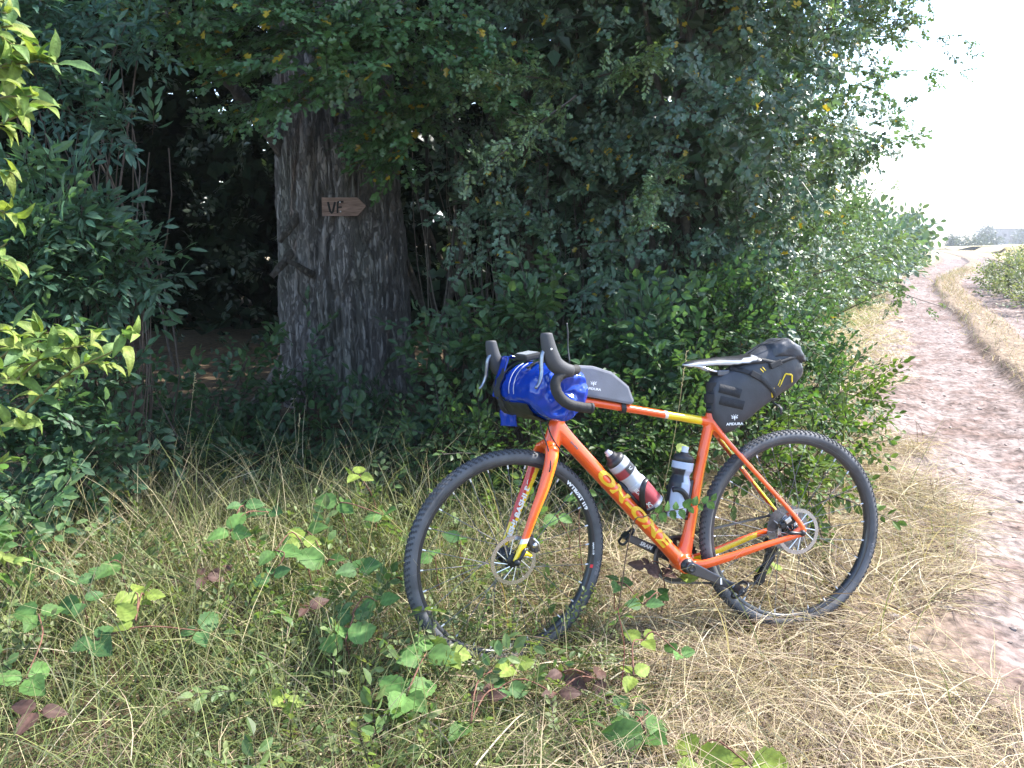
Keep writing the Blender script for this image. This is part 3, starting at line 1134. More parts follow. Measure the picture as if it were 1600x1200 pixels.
# a broken leaning branch by the trunk
A, B = gp(350, 690, 0.05), at(440, 560, 6.0)
(V, T, Q_), Pp = stem(A, B, 0.045, 0.025, hrng, 0.05, 10, 8)
b_ = np.array([A[0], A[1], gh(A[0], A[1])])
o = MB().add(V - b_, T, Q_, c=BARK * 1.2).build('fallen_branch', M_STEMS, None, smooth=True)
o.location = b_
tag(o, 'grey dead branch leaning against the foot of the old trunk', 'branch')

# ------------------------------------------------------------------ round-leaved undergrowth
def bush(name, label, blobs, temps, base_c, rng, mat, n, scale=1.0, group=None, cat='shrub', yellow=0.0, stems=6, dirb=(0, -0.8, 0.35), kk=0.6, upv=(0, -0.3, 1), leafcol2=None):
    """a leafy shrub through a list of pixel blobs (u, v, Y, radius in px)"""
    C = np.array([at(u, v, Y) for u, v, Y, _ in blobs])
    R_ = np.array([rp_ / FPX * Y for _, _, Y, rp_ in blobs])
    w_ = R_ ** 2 / (R_ ** 2).sum()
    cx_, cy_ = (C[:, 0] * w_).sum(), (C[:, 1] * w_).sum() + 0.15
    base = np.array([cx_, cy_, gh(cx_, cy_)])
    t = thing(name, label, cat, base, group)
    ch = rng.choice(len(C), n, p=w_)
    dv = nrm(rng.normal(size=(n, 3))) * (rng.random((n, 1)) ** 0.45)
    p = C[ch] + dv * R_[ch][:, None] * np.array([1, 0.8, 1])
    p[:, 2] = np.maximum(p[:, 2], gh(p[:, 0], p[:, 1]) + 0.03)
    mb = MB()
    d = nrm(dv + np.array(dirb) + kk * rng.normal(size=(n, 3)))
    sprays(mb, temps, p, d, scale * (0.75 + 0.5 * rng.random(n)), base_c, rng, yellow=yellow, roll=0.45, up=upv)
    for c_, r__ in zip(C, R_):
        for q in range(2):
            e = c_ + 0.5 * r__ * rng.normal(size=3)
            (V, T, Q_), Pp = stem(base + np.array([0.12 * rng.normal(), 0.12 * rng.normal(), -0.03]), e, 0.006, 0.0025, rng, 0.1, 8, 4)
            mb.add(V, T, Q_, c=WOODC * 1.5)
    stuff(mb.build('foliage', mat, t, off=base))
    for q in range(stems):
        e = C[rng.integers(0, len(C))] + 0.3 * R_.mean() * rng.normal(size=3)
        (V, T, Q_), Pp = stem(base + np.array([0.1 * rng.normal(), 0.1 * rng.normal(), -0.03]), e, 0.011, 0.004, rng, 0.08, 9, 6)
        MB().add(V - base, T, Q_, c=WOODC * 1.6).build('stem', M_STEMS, t, smooth=True)
    return t


urng = np.random.default_rng(31)
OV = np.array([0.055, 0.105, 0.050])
UG = 'round-leaved shoots along the foot of the hedge'
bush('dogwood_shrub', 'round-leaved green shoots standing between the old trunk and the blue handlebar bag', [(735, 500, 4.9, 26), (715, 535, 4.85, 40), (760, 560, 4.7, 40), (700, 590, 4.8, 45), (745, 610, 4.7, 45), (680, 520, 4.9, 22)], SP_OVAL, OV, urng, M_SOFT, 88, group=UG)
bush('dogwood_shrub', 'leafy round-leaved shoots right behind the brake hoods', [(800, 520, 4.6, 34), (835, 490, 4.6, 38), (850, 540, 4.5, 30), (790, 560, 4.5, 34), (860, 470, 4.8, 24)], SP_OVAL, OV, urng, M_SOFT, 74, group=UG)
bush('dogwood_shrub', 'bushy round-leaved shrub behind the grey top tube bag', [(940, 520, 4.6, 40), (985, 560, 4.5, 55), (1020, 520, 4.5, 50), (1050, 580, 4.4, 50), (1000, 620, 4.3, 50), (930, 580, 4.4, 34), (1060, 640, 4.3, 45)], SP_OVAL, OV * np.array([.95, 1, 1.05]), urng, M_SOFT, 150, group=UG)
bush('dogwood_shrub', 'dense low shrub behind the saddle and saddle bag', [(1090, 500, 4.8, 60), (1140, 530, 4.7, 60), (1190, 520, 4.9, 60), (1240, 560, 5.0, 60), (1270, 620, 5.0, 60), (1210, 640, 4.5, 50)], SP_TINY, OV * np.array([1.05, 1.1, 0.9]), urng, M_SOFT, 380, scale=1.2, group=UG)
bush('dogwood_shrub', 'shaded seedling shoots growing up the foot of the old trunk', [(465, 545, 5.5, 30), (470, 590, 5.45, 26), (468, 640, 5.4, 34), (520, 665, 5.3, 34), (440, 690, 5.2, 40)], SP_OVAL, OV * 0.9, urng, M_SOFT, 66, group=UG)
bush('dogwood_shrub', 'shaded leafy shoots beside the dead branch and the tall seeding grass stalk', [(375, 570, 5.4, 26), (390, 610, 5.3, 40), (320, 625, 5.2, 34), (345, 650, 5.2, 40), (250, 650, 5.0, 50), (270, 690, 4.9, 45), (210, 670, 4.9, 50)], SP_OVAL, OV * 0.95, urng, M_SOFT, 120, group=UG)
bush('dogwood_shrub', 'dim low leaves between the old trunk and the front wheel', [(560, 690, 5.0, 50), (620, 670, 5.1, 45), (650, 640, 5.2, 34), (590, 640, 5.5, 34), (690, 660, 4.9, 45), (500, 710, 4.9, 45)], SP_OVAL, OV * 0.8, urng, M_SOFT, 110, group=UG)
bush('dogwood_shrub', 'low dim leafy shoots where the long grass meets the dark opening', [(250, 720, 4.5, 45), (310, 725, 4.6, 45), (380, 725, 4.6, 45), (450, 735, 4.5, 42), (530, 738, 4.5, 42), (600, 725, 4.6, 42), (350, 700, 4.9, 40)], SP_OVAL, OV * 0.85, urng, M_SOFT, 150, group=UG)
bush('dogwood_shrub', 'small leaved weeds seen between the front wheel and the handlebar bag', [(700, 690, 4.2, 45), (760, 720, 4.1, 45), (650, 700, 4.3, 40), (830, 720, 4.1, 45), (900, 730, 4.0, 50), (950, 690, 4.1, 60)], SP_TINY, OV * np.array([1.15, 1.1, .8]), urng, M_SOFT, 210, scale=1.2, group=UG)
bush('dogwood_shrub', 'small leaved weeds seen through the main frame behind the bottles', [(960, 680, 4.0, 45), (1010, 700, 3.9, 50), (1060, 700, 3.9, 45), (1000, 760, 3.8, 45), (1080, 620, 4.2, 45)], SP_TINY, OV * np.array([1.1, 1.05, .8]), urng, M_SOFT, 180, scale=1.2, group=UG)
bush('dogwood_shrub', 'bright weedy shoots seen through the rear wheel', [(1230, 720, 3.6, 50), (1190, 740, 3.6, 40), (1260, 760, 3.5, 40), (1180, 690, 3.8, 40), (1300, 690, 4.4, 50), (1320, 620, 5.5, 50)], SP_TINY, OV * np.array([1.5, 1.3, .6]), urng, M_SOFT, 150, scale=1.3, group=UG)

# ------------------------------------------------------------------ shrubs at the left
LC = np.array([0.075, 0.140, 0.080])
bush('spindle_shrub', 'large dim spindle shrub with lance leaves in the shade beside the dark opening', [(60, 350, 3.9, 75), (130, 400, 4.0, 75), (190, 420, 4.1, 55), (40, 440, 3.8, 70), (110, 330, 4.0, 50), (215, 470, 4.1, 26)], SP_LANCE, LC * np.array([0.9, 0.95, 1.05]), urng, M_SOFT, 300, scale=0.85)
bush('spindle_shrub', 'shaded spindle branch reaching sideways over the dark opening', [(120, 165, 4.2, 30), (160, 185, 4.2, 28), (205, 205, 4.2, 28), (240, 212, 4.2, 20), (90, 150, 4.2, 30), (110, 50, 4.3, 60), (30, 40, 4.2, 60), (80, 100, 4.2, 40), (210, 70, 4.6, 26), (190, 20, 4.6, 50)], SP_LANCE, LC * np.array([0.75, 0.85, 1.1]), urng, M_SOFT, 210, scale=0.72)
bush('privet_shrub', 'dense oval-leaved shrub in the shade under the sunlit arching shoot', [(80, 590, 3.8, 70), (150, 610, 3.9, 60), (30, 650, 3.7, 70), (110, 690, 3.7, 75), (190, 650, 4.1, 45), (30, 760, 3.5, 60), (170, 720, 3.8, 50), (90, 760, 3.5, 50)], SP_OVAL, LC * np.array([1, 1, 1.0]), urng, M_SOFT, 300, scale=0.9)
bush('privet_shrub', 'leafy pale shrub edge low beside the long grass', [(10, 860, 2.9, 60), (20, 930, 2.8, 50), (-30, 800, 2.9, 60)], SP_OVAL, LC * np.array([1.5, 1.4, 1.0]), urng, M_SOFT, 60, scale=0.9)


def lance_mesh(rng, curl):
    """a single long leaf: 7 x 4 grid, wavy and curled"""
    n, m = 8, 5
    t = np.linspace(0, 1, n)
    s = np.linspace(-1, 1, m)
    w = 0.20 * np.sin(np.pi * t ** 0.8) ** 0.9 + 0.004
    Tm, Sm = np.meshgrid(t, s, indexing='ij')
    a = curl * Tm ** 1.6
    X = np.where(np.abs(curl) > 0.05, Tm * np.cos(a * 0.6), Tm)
    Z = -Tm * np.sin(a * 0.6) + 0.35 * w[:, None] * np.abs(Sm) + 0.02 * np.sin(Tm * 13 + Sm * 2 + rng.random() * 6) * np.abs(Sm)
    Y = w[:, None] * Sm + 0.05 * np.sin(Tm * 3 + rng.random() * 6) * Tm
    V = np.stack([X, Y, Z], -1).reshape(-1, 3)
    I = (np.arange(n - 1)[:, None] * m + np.arange(m - 1)[None])
    Q = np.stack([I, I + 1, I + m + 1, I + m], -1).reshape(-1, 4)
    base = np.array([[0.17, 0.235, 0.055], [0.12, 0.19, 0.055], [0.21, 0.255, 0.06], [0.085, 0.15, 0.055]][int(rng.integers(0, 4))])
    rib = np.exp(-(Sm / 0.16) ** 2)[..., None]
    c = base * (0.9 + 0.25 * rng.random()) * (1 + 0.35 * rib)
    return MB().add(V, Q=Q, c=c.reshape(-1, 3)).mesh('leaf', smooth=True)


LANCE = [lance_mesh(urng, c) for c in (0.2, 0.5, 0.9, 1.3, 0.7, 1.8, 0.3, 1.0, 0.6, 1.5)]
M_LANCE = attr_mat('lance_leaf', rough=0.5, transl=0.35, spec=0.3, vary=0.28, vscale=5, bump=0.3, bscale=18, tcol=(1.35, 1.45, 0.7))
for me in LANCE:
    me.materials.append(M_LANCE)


def shoot_plant(name, label, runs, rng, meshes, size, cat='shrub', per=9):
    """near shoots whose leaves are single objects"""
    A0 = at(*runs[0][0], runs[0][2])
    base = np.array([A0[0] - 0.1, A0[1] + 0.1, gh(A0[0] - 0.1, A0[1] + 0.1)])
    t = thing(name, label, cat, base)
    for (a, b, Y, k, sz) in runs:
        A, B = at(*a, Y), at(*b, Y - 0.05)
        mid = (A + B) / 2 + np.array([0, 0, 0.03])
        P = smooth_path([A, mid, B], 12)
        V, T, Q_ = tube(P, np.linspace(0.0045, 0.002, 12), 6)
        MB().add(V - base, T, Q_, c=np.array([0.16, 0.15, 0.06])).build('stem', M_STEMS, t, smooth=True)
        ax = nrm(B - A)
        for q in range(k):
            f = 0.15 + 0.85 * (q + 0.3 * rng.random()) / max(1, k - 1)
            f = min(f, 1.0)
            pos = P[min(11, int(f * 11))]
            tip = q >= k - 4
            d = ax * (0.8 if tip else 0.35) + np.array([0.8, 0.5, 0.6]) * rng.normal(size=3) * (0.8 if tip else 1) + np.array([0, -0.15, 0.12])
            up = nrm(np.array([0.4, -0.25, 0.9]) + 0.4 * rng.normal(size=3))
            R = rot_to(d, up)
            o = bpy.data.objects.new('leaf', meshes[rng.integers(0, len(meshes))])
            col.objects.link(o)
            o.parent = t
            s_ = size * sz * (0.7 + 0.55 * rng.random())
            M4 = np.eye(4)
            M4[:3, :3] = R * s_
            M4[:3, 3] = pos - base
            o.matrix_local = Matrix(M4.tolist())
    return t


shoot_plant('spindle_shoot', 'bright yellow-green sunlit arching shoot with long curled leaves', [((20, 660), (185, 545), 2.45, 14, 1.0), ((20, 600), (130, 540), 2.4, 14, 1.0), ((-40, 575), (40, 545), 2.3, 12, 1.0), ((60, 590), (62, 515), 2.45, 10, .8), ((100, 570), (150, 525), 2.45, 10, .9), ((185, 546), (205, 533), 2.42, 6, 1.1), ((-60, 640), (15, 590), 2.3, 8, 1.0), ((-30, 620), (90, 560), 2.5, 14, 1.0), ((0, 560), (110, 520), 2.45, 12, .9), ((-60, 560), (20, 515), 2.3, 12, 1.0), ((90, 600), (170, 570), 2.5, 10, .9)], urng, LANCE, 0.074)
shoot_plant('spindle_shoot', 'tall sunlit lime-green shoots with long leaves above the arching shoot', [((-60, 160), (60, 95), 2.3, 14, 1.15), ((-50, 100), (20, 40), 2.3, 12, 1.1), ((-60, 200), (50, 150), 2.25, 14, 1.1), ((-60, 60), (20, 70), 2.25, 9, 1.0), ((-40, 260), (30, 180), 2.3, 12, 0.9), ((-50, 350), (25, 340), 2.3, 12, 0.9), ((-60, 430), (20, 410), 2.25, 12, 0.85), ((-50, 470), (10, 380), 2.3, 9, .8), ((-40, 130), (90, 100), 2.3, 14, 1.2), ((-60, 120), (60, 70), 2.35, 12, 1.1), ((-50, 220), (60, 170), 2.4, 14, 1.0), ((-60, 300), (20, 270), 2.3, 10, .9), ((-50, 60), (10, 20), 2.3, 10, .9), ((-30, 30), (10, 5), 2.4, 8, .9)], urng, LANCE, 0.074)
shoot_plant('spindle_shoot', 'pale green shoot tips low beside the privet and the long grass', [((-60, 700), (40, 665), 2.4, 10, 0.9), ((-60, 770), (30, 720), 2.4, 9, 0.9), ((-60, 850), (20, 880), 2.4, 9, 0.9)], urng, LANCE, 0.074)

# ------------------------------------------------------------------ scrub on the far side of the track
brng = np.random.default_rng(41)
for k, (s_a, lab) in enumerate([(21.6, 'dusty pale scrub bush at the end of the bank by the field'), (19.4, 'dusty scrub bush on the bank with a dark hollow at its foot'), (17.3, 'dusty scrub bush on the bank opposite the hedge, second from its far end'),
                                (15.2, 'dusty scrub bush on the bank where the ruts run straight'), ]):
    px_, py_ = np.interp(s_a, TRACK_EDGE[:, 1], TRACK_EDGE[:, 0]), s_a
    nx_, ny_ = 0.91, -0.41
    base = np.array([px_ + nx_ * 2.95, py_ + ny_ * 2.95, 0])
    base[2] = gh(base[0], base[1])
    t = thing('scrub_bush', lab, 'shrub', base, 'scrub bushes on the field bank')
    mb = MB()
    n = 300
    p = nrm(brng.normal(size=(n, 3))) * (brng.random((n, 1)) ** 0.4) * np.array([1.1, 1.3, 0.72])
    p[:, 2] = np.abs(p[:, 2])
    p = p * (0.75 + 0.5 * fbm(p * 1.5 + 5 * k, 3, 7)[:, None])
    sprays(mb, SP_HAW_FAR, p, nrm(p) + np.array([0, 0, 0.7]) + 0.5 * brng.normal(size=(n, 3)), 0.75 + 0.5 * brng.random(n), np.array([0.145, 0.165, 0.105]), brng, roll=0.8)
    sprays(mb, SP_CLUMP, p[:60] * 0.6, brng.normal(size=(60, 3)), 0.6, np.array([0.08, 0.10, 0.05]), brng, roll=0.8)
    stuff(mb.build('foliage', M_SOFT, t))
    for q in range(4):
        (V, T, Q_), Pp = stem((0.2 * brng.normal(), 0.2 * brng.normal(), -0.05), (0.5 * brng.normal(), 0.5 * brng.normal(), 0.7), 0.02, 0.006, brng, 0.08, 8, 6)
        MB().add(V, T, Q_, c=BARK).build('stem', M_STEMS, t, smooth=True)

# ------------------------------------------------------------------ far trees and barn beyond the field
def far_tree(u, v_base, v_top, wpx, Y, label, name='far_tree', n=260, col_=(0.05, 0.07, 0.05), trunk=True):
    B = at(u, v_base, Y)
    T_ = at(u, v_top, Y)
    hgt = T_[2] - B[2]
    rad = wpx / FPX * Y / 2
    base = np.array([B[0], B[1], gh(B[0], B[1])])
    t = thing(name, label, 'tree', base, 'trees beyond the field')
    mb = MB()
    p = nrm(brng.normal(size=(n, 3))) * (brng.random((n, 1)) ** 0.4)
    p = p * (0.7 + 0.6 * fbm(p * 1.7 + u, 3, 9)[:, None]) * np.array([rad, rad, hgt * 0.5]) + np.array([0, 0, B[2] - base[2] + hgt * 0.52])
    p = p[:int(n * 0.7)]
    n = len(p)
    sprays(mb, SP_CLUMP, p, brng.normal(size=(n, 3)), 0.0125 * Y * (0.7 + 0.5 * brng.random(n)), np.array(col_), brng, roll=1)
    stuff(mb.build('crown', M_LEAF, t))
    if trunk:
        (V, T, Q_), Pp = stem((0, 0, -0.3), (0.1, 0, B[2] - base[2] + hgt * 0.6), 0.22, 0.08, brng, 0.03, 8, 8)
        MB().add(V, T, Q_, c=BARK).build('trunk', M_STEMS, t, smooth=True)


far_tree(1491, 393, 367, 24, 190, 'small dark tree standing alone at the end of the field')
far_tree(1515, 395, 372, 44, 170, 'low rounded tree beside the lone dark tree')
far_tree(1540, 392, 366, 40, 200, 'pale rounded tree in front of the barn')
far_tree(1538, 384, 352, 30, 290, 'taller tree touching the side of the grey barn')
far_tree(1600, 384, 362, 44, 280, 'spreading tree on the open side of the grey barn')
far_tree(1415, 402, 352, 70, 60, 'bluish bushy tree at the bend of the track', n=380)
far_tree(1385, 402, 350, 50, 66, 'bluish tree rising over the low hedge before the bend', n=300)

BY = 300.0
bl, br_ = at(1548, 386, BY), at(1586, 386, BY)
tp = at(1566, 357, BY)
bw, bh = br_[0] - bl[0], tp[2] - gh(bl[0], BY)
bb = np.array([(bl[0] + br_[0]) / 2, BY, gh((bl[0] + br_[0]) / 2, BY)])
barn = thing('stone_barn', 'distant flat-topped grey barn among trees beyond the field', 'barn', bb)
M_STONE = plain('weathered_render', (0.30, 0.28, 0.30), rough=0.9, vary=0.5, vscale=0.6, bump=0.3, bscale=2)
mb = MB()
mb.add(*box((0, 0, bh / 2 - 0.2), (bw / 2, 5.0, bh / 2 - 0.2)))
mb.build('wall', M_STONE, barn)
mb = MB()
mb.add(*box((0, 0, bh - 0.2), (bw / 2 + 0.25, 5.3, 0.2)))
mb.build('roof', plain('roof_sheet', (0.22, 0.21, 0.23), rough=0.8, vary=0.3, vscale=1), barn)
MB().add(*box((0.6, -5.05, bh * 0.3), (1.4, 0.04, bh * 0.3))).build('door', plain('barn_door', (0.12, 0.10, 0.10), rough=0.8), barn)
MB().add(*box((-bw * 0.3, -5.05, bh * 0.62), (0.5, 0.04, 0.5))).build('window', plain('barn_window', (0.05, 0.05, 0.06), rough=0.3), barn)
# ------------------------------------------------------------------ the bicycle
# bike space: x forward, y to the bike's left (towards the camera), z up; origin at the rear tyre's contact
BIKE_YAW, BIKE_LEAN, STEER = 0.25064, 0.13679, 0.2003
BIKE_T = np.array([0.99487, 2.81494, 0.0])
WB, HEAD, WR = 1.030, 1.27428, 0.352


def rot3(axis_, a):
    ax = nrm(np.asarray(axis_, float))
    K = np.array([[0, -ax[2], ax[1]], [ax[2], 0, -ax[0]], [-ax[1], ax[0], 0]])
    return np.eye(3) + math.sin(a) * K + (1 - math.cos(a)) * K @ K


BIKE_M = rot3((0, 0, 1), math.pi + BIKE_YAW) @ rot3((1, 0, 0), BIKE_LEAN)
SAX = np.array([-math.cos(HEAD), 0, math.sin(HEAD)])
FAX = np.array([WB, 0, WR])
SPA = FAX - 0.05 * np.array([math.sin(HEAD), 0, math.cos(HEAD)])
SROT = rot3(SAX, STEER)


def steer(V):
    return (np.asarray(V, float) - SPA) @ SROT.T + SPA


def bike_mat(base):
    M4 = np.eye(4)
    M4[:3, :3] = BIKE_M
    M4[:3, 3] = BIKE_T + BIKE_M @ np.asarray(base, float)
    return Matrix(M4.tolist())


def on_axis(z):
    """point of the steering axis at height z"""
    return SPA + SAX * (z - SPA[2]) / SAX[2]


BBASE = np.array([0.5, 0, 0.0])
bike = thing('bicycle', 'orange drop-bar gravel bicycle loaded with bags leaning against the hedge', 'bicycle', mat4=bike_mat(BBASE))


def part(name, mb, mat, parent=None, smooth=True, steered=False, base=BBASE):
    if steered:
        mb.V = [steer(v) for v in mb.V]
    return mb.build(name, mat, parent or bike, smooth, off=base)


M_PAINT = attr_mat('glossy_frame_paint', rough=0.28, spec=0.5, coat=0.8, vary=0.14, vscale=9)
M_BLACK = plain('black_composite', (0.018, 0.018, 0.021), rough=0.38)
M_MATT = plain('matt_black', (0.022, 0.022, 0.025), rough=0.7)
M_RUBBER = plain('dusty_tyre_rubber', (0.105, 0.107, 0.118), rough=0.7, vary=0.75, vscale=11, bump=0.2, bscale=90)
M_TREAD = plain('tread_rubber', (0.050, 0.052, 0.060), rough=0.8, vary=0.5, vscale=40)
M_RIM = plain('black_rim', (0.030, 0.031, 0.037), rough=0.3, coat=0.2)
M_TAPE = plain('bar_tape', (0.028, 0.026, 0.026), rough=0.75, bump=0.5, bscale=120, vary=0.5, vscale=40)
M_ALLOY = plain('dark_alloy', (0.10, 0.10, 0.115), rough=0.35, metal=0.8)
M_SILVER = plain('silver_alloy', (0.62, 0.63, 0.66), rough=0.3, metal=1.0)
M_ROTOR = plain('rotor_steel', (0.62, 0.64, 0.70), rough=0.24, metal=1.0, vary=0.2, vscale=60)
M_SPOKE = attr_mat('spoke_steel', rough=0.35, metal=0.3, spec=0.6)
M_WHITE = plain('white_print', (0.82, 0.82, 0.82), rough=0.5)
M_YEL = plain('yellow_print', (0.88, 0.52, 0.03), rough=0.4, vary=0.25, vscale=12)
M_GREY = plain('grey_print', (0.16, 0.16, 0.18), rough=0.6)

ORANGE = np.array([0.88, 0.105, 0.013])
ORANGE2 = np.array([0.92, 0.27, 0.016])
YELLOW = np.array([0.88, 0.60, 0.012])
PWHITE = np.array([0.80, 0.78, 0.76])


def fuse(mb, voxel=0.0035, iters=6):
    """join overlapping tubes into one continuous skin"""
    me = mb.mesh('fuse')
    o = bpy.data.objects.new('fuse', me)
    col.objects.link(o)
    m = o.modifiers.new('r', 'REMESH')
    m.mode = 'VOXEL'
    m.voxel_size = voxel
    s = o.modifiers.new('s', 'SMOOTH')
    s.factor = 0.5
    s.iterations = iters
    dg = bpy.context.evaluated_depsgraph_get()
    ev = o.evaluated_get(dg)
    me2 = bpy.data.meshes.new_from_object(ev)
    col.objects.unlink(o)
    bpy.data.objects.remove(o)
    V = np.zeros(len(me2.vertices) * 3, np.float32)
    me2.vertices.foreach_get('co', V)
    return me2, V.reshape(-1, 3).astype(float)


def paint(me, C):
    if 'col' in me.attributes:
        me.attributes.remove(me.attributes['col'])
    a = me.attributes.new('col', 'FLOAT_COLOR', 'POINT')
    a.data.foreach_set('color', np.concatenate([C, np.ones((len(C), 1))], 1).astype(np.float32).ravel())
    me.polygons.foreach_set('use_smooth', np.ones(len(me.polygons), bool))


def etube(mb, pts, a, b, n=14, m=26):
    """tube in the bike plane: a = radius across the plane's in-plane normal, b = sideways"""
    P = smooth_path(np.array(pts, float), m)
    t = nrm(np.gradient(P, axis=0))
    a = resample(a, m)
    b = resample(b, m)
    Bv = np.array([0, 1.0, 0]) - t * t[:, 1:2]
    Bv = nrm(Bv)
    Nv = np.cross(Bv, t)
    an = np.linspace(0, 2 * np.pi, n, endpoint=False)
    V = P[:, None] + Nv[:, None] * (np.cos(an)[None, :, None] * a[:, None, None]) + Bv[:, None] * (np.sin(an)[None, :, None] * b[:, None, None])
    V = np.vstack([V.reshape(-1, 3), P[:1], P[-1:]])
    i = np.arange(m - 1)[:, None] * n
    j = np.arange(n)[None]
    k = (np.arange(n)[None] + 1) % n
    Q = np.stack([i + j, i + k, i + n + k, i + n + j], -1).reshape(-1, 4)
    c0, c1 = m * n, m * n + 1
    T = [(c0, (q + 1) % n, q) for q in range(n)] + [(c1, (m - 1) * n + q, (m - 1) * n + (q + 1) % n) for q in range(n)]
    mb.add(V, np.array(T), Q)


BB = np.array([0.420, 0, 0.272])
SC = np.array([0.302, 0, 0.752])      # seat cluster
ht0, ht1 = on_axis(0.700), on_axis(0.858)
fr = MB()
etube(fr, [(0.296, 0, 0.746), (0.50, 0, 0.788), (0.75, 0, 0.840), (0.826, 0, 0.846)], [0.016, 0.0135, 0.0145, 0.024], [0.018, 0.019, 0.021, 0.025])
etube(fr, [ht0, (ht0 + ht1) / 2, ht1], [0.030, 0.025, 0.0235], [0.030, 0.025, 0.0235], n=20)
etube(fr, [(0.856, 0, 0.765), (0.806, 0, 0.710), (0.64, 0, 0.520), (0.468, 0, 0.326), (0.424, 0, 0.278)], [0.034, 0.026, 0.0235, 0.0245, 0.028], [0.026, 0.026, 0.027, 0.028, 0.032], n=18)
etube(fr, [(0.418, 0, 0.280), (0.388, 0, 0.385), (0.347, 0, 0.580), (0.299, 0, 0.765), (0.293, 0, 0.788)], [0.030, 0.020, 0.0185, 0.019, 0.019], [0.026, 0.019, 0.0185, 0.019, 0.019])
fr.add(*tube(np.array([BB + [0, -0.043, 0], BB + [0, -0.02, 0], BB + [0, 0.02, 0], BB + [0, 0.043, 0]]), [0.029, 0.031, 0.031, 0.029], 20))
for s in (1, -1):
    etube(fr, [(0.410, s * 0.022, 0.268), (0.365, s * 0.038, 0.268), (0.27, s * 0.046, 0.286), (0.14, s * 0.058, 0.318), (0.02, s * 0.066, 0.343), (-0.012, s * 0.067, 0.350)], [0.020, 0.017, 0.015, 0.0125, 0.010, 0.012], [0.013, 0.010, 0.010, 0.009, 0.007, 0.006], n=12)
    etube(fr, [(0.300, s * 0.012, 0.752), (0.262, s * 0.024, 0.692), (0.16, s * 0.045, 0.570), (0.055, s * 0.062, 0.448), (0.005, s * 0.067, 0.385), (-0.008, s * 0.067, 0.352)], [0.014, 0.0095, 0.0085, 0.0085, 0.010, 0.013], [0.010, 0.0085, 0.0075, 0.007, 0.006, 0.006], n=12)
    etube(fr, [(0.03, s * 0.066, 0.352), (0.0, s * 0.067, 0.362), (-0.012, s * 0.067, 0.35)], [0.012, 0.016, 0.012], [0.005, 0.005, 0.005], n=10)
etube(fr, [(0.262, -0.024, 0.690), (0.268, 0, 0.700), (0.262, 0.024, 0.690)], [0.009] * 3, [0.009] * 3, n=10, m=8)
etube(fr, [(0.37, -0.038, 0.27), (0.385, 0, 0.27), (0.37, 0.038, 0.27)], [0.016] * 3, [0.012] * 3, n=10, m=8)
me, V = fuse(fr)
C = np.tile(ORANGE, (len(V), 1))
x, y, z = V.T
on_tt = (np.abs(z - (0.746 + (x - 0.296) * 0.2085)) < 0.03) & (x > 0.325)
C[on_tt & (x > 0.340) & (x < 0.462)] = YELLOW
C[on_tt & (x >= 0.462) & (x < 0.472)] = PWHITE
inner = (y < -0.005) & (y > -0.066)
cs = inner & (x < 0.365) & (x > 0.10) & (z < 0.36)
ccy = np.interp(x, [0.02, 0.14, 0.27, 0.365], [-0.066, -0.058, -0.046, -0.038])
ccz = np.interp(x, [0.02, 0.14, 0.27, 0.365], [0.343, 0.318, 0.286, 0.268])
C[cs & (y > ccy + 0.001) & (z < ccz + 0.008)] = YELLOW
ssx = np.interp(z, [0.385, 0.448, 0.570, 0.692], [0.005, 0.055, 0.16, 0.262])
ssy = np.interp(z, [0.385, 0.448, 0.570, 0.692], [-0.067, -0.062, -0.045, -0.024])
stay = (z > 0.40) & (z < 0.70) & (x < 0.27) & (y < -0.01)
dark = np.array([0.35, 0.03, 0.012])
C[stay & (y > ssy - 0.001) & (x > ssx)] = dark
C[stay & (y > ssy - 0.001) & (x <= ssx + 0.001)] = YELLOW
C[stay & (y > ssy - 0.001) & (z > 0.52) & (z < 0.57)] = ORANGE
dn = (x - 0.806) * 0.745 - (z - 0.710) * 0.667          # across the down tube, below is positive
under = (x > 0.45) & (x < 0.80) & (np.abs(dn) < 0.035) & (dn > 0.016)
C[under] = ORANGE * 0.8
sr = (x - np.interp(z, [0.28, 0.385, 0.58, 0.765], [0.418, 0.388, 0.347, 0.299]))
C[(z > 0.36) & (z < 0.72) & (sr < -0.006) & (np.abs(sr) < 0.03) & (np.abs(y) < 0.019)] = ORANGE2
C[(z > 0.83) & (x > 0.74)] = ORANGE
V2 = V - BBASE
me.vertices.foreach_set('co', V2.astype(np.float32).ravel())
me.update()
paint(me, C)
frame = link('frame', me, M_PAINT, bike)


# fork (steers)
fk = MB()
LEG = np.array([(0.884, 0.700), (0.896, 0.664), (0.925, 0.583), (0.962, 0.503), (0.995, 0.426), (1.014, 0.387), (1.030, 0.350)])
for s in (1, -1):
    ys = [0.030, 0.047, 0.054, 0.056, 0.057, 0.058, 0.058]
    etube(fk, [(p[0], s * yy, p[1]) for p, yy in zip(LEG, ys)], [0.026, 0.024, 0.020, 0.017, 0.014, 0.013, 0.015], [0.016, 0.014, 0.013, 0.011, 0.009, 0.008, 0.007], n=14, m=30)
etube(fk, [(0.886, -0.046, 0.688), (0.880, -0.02, 0.704), (0.879, 0.0, 0.706), (0.880, 0.02, 0.704), (0.886, 0.046, 0.688)], [0.018, 0.022, 0.023, 0.022, 0.018], [0.016] * 5, n=12, m=14)
fk.add(*tube(np.array([on_axis(0.690), on_axis(0.702)]), [0.029, 0.030], 20))
fk.add(*tube(np.array([(1.012, 0.052, 0.372), (0.990, 0.052, 0.372), (0.972, 0.052, 0.360)]), [0.011, 0.009, 0.006], 10))
me, V = fuse(fk)
x, y, z = V.T
C = np.tile(ORANGE, (len(V), 1))
lx = np.interp(z, LEG[::-1, 1], LEG[::-1, 0])
C[(z < 0.69) & (x < lx - 0.006)] = ORANGE2
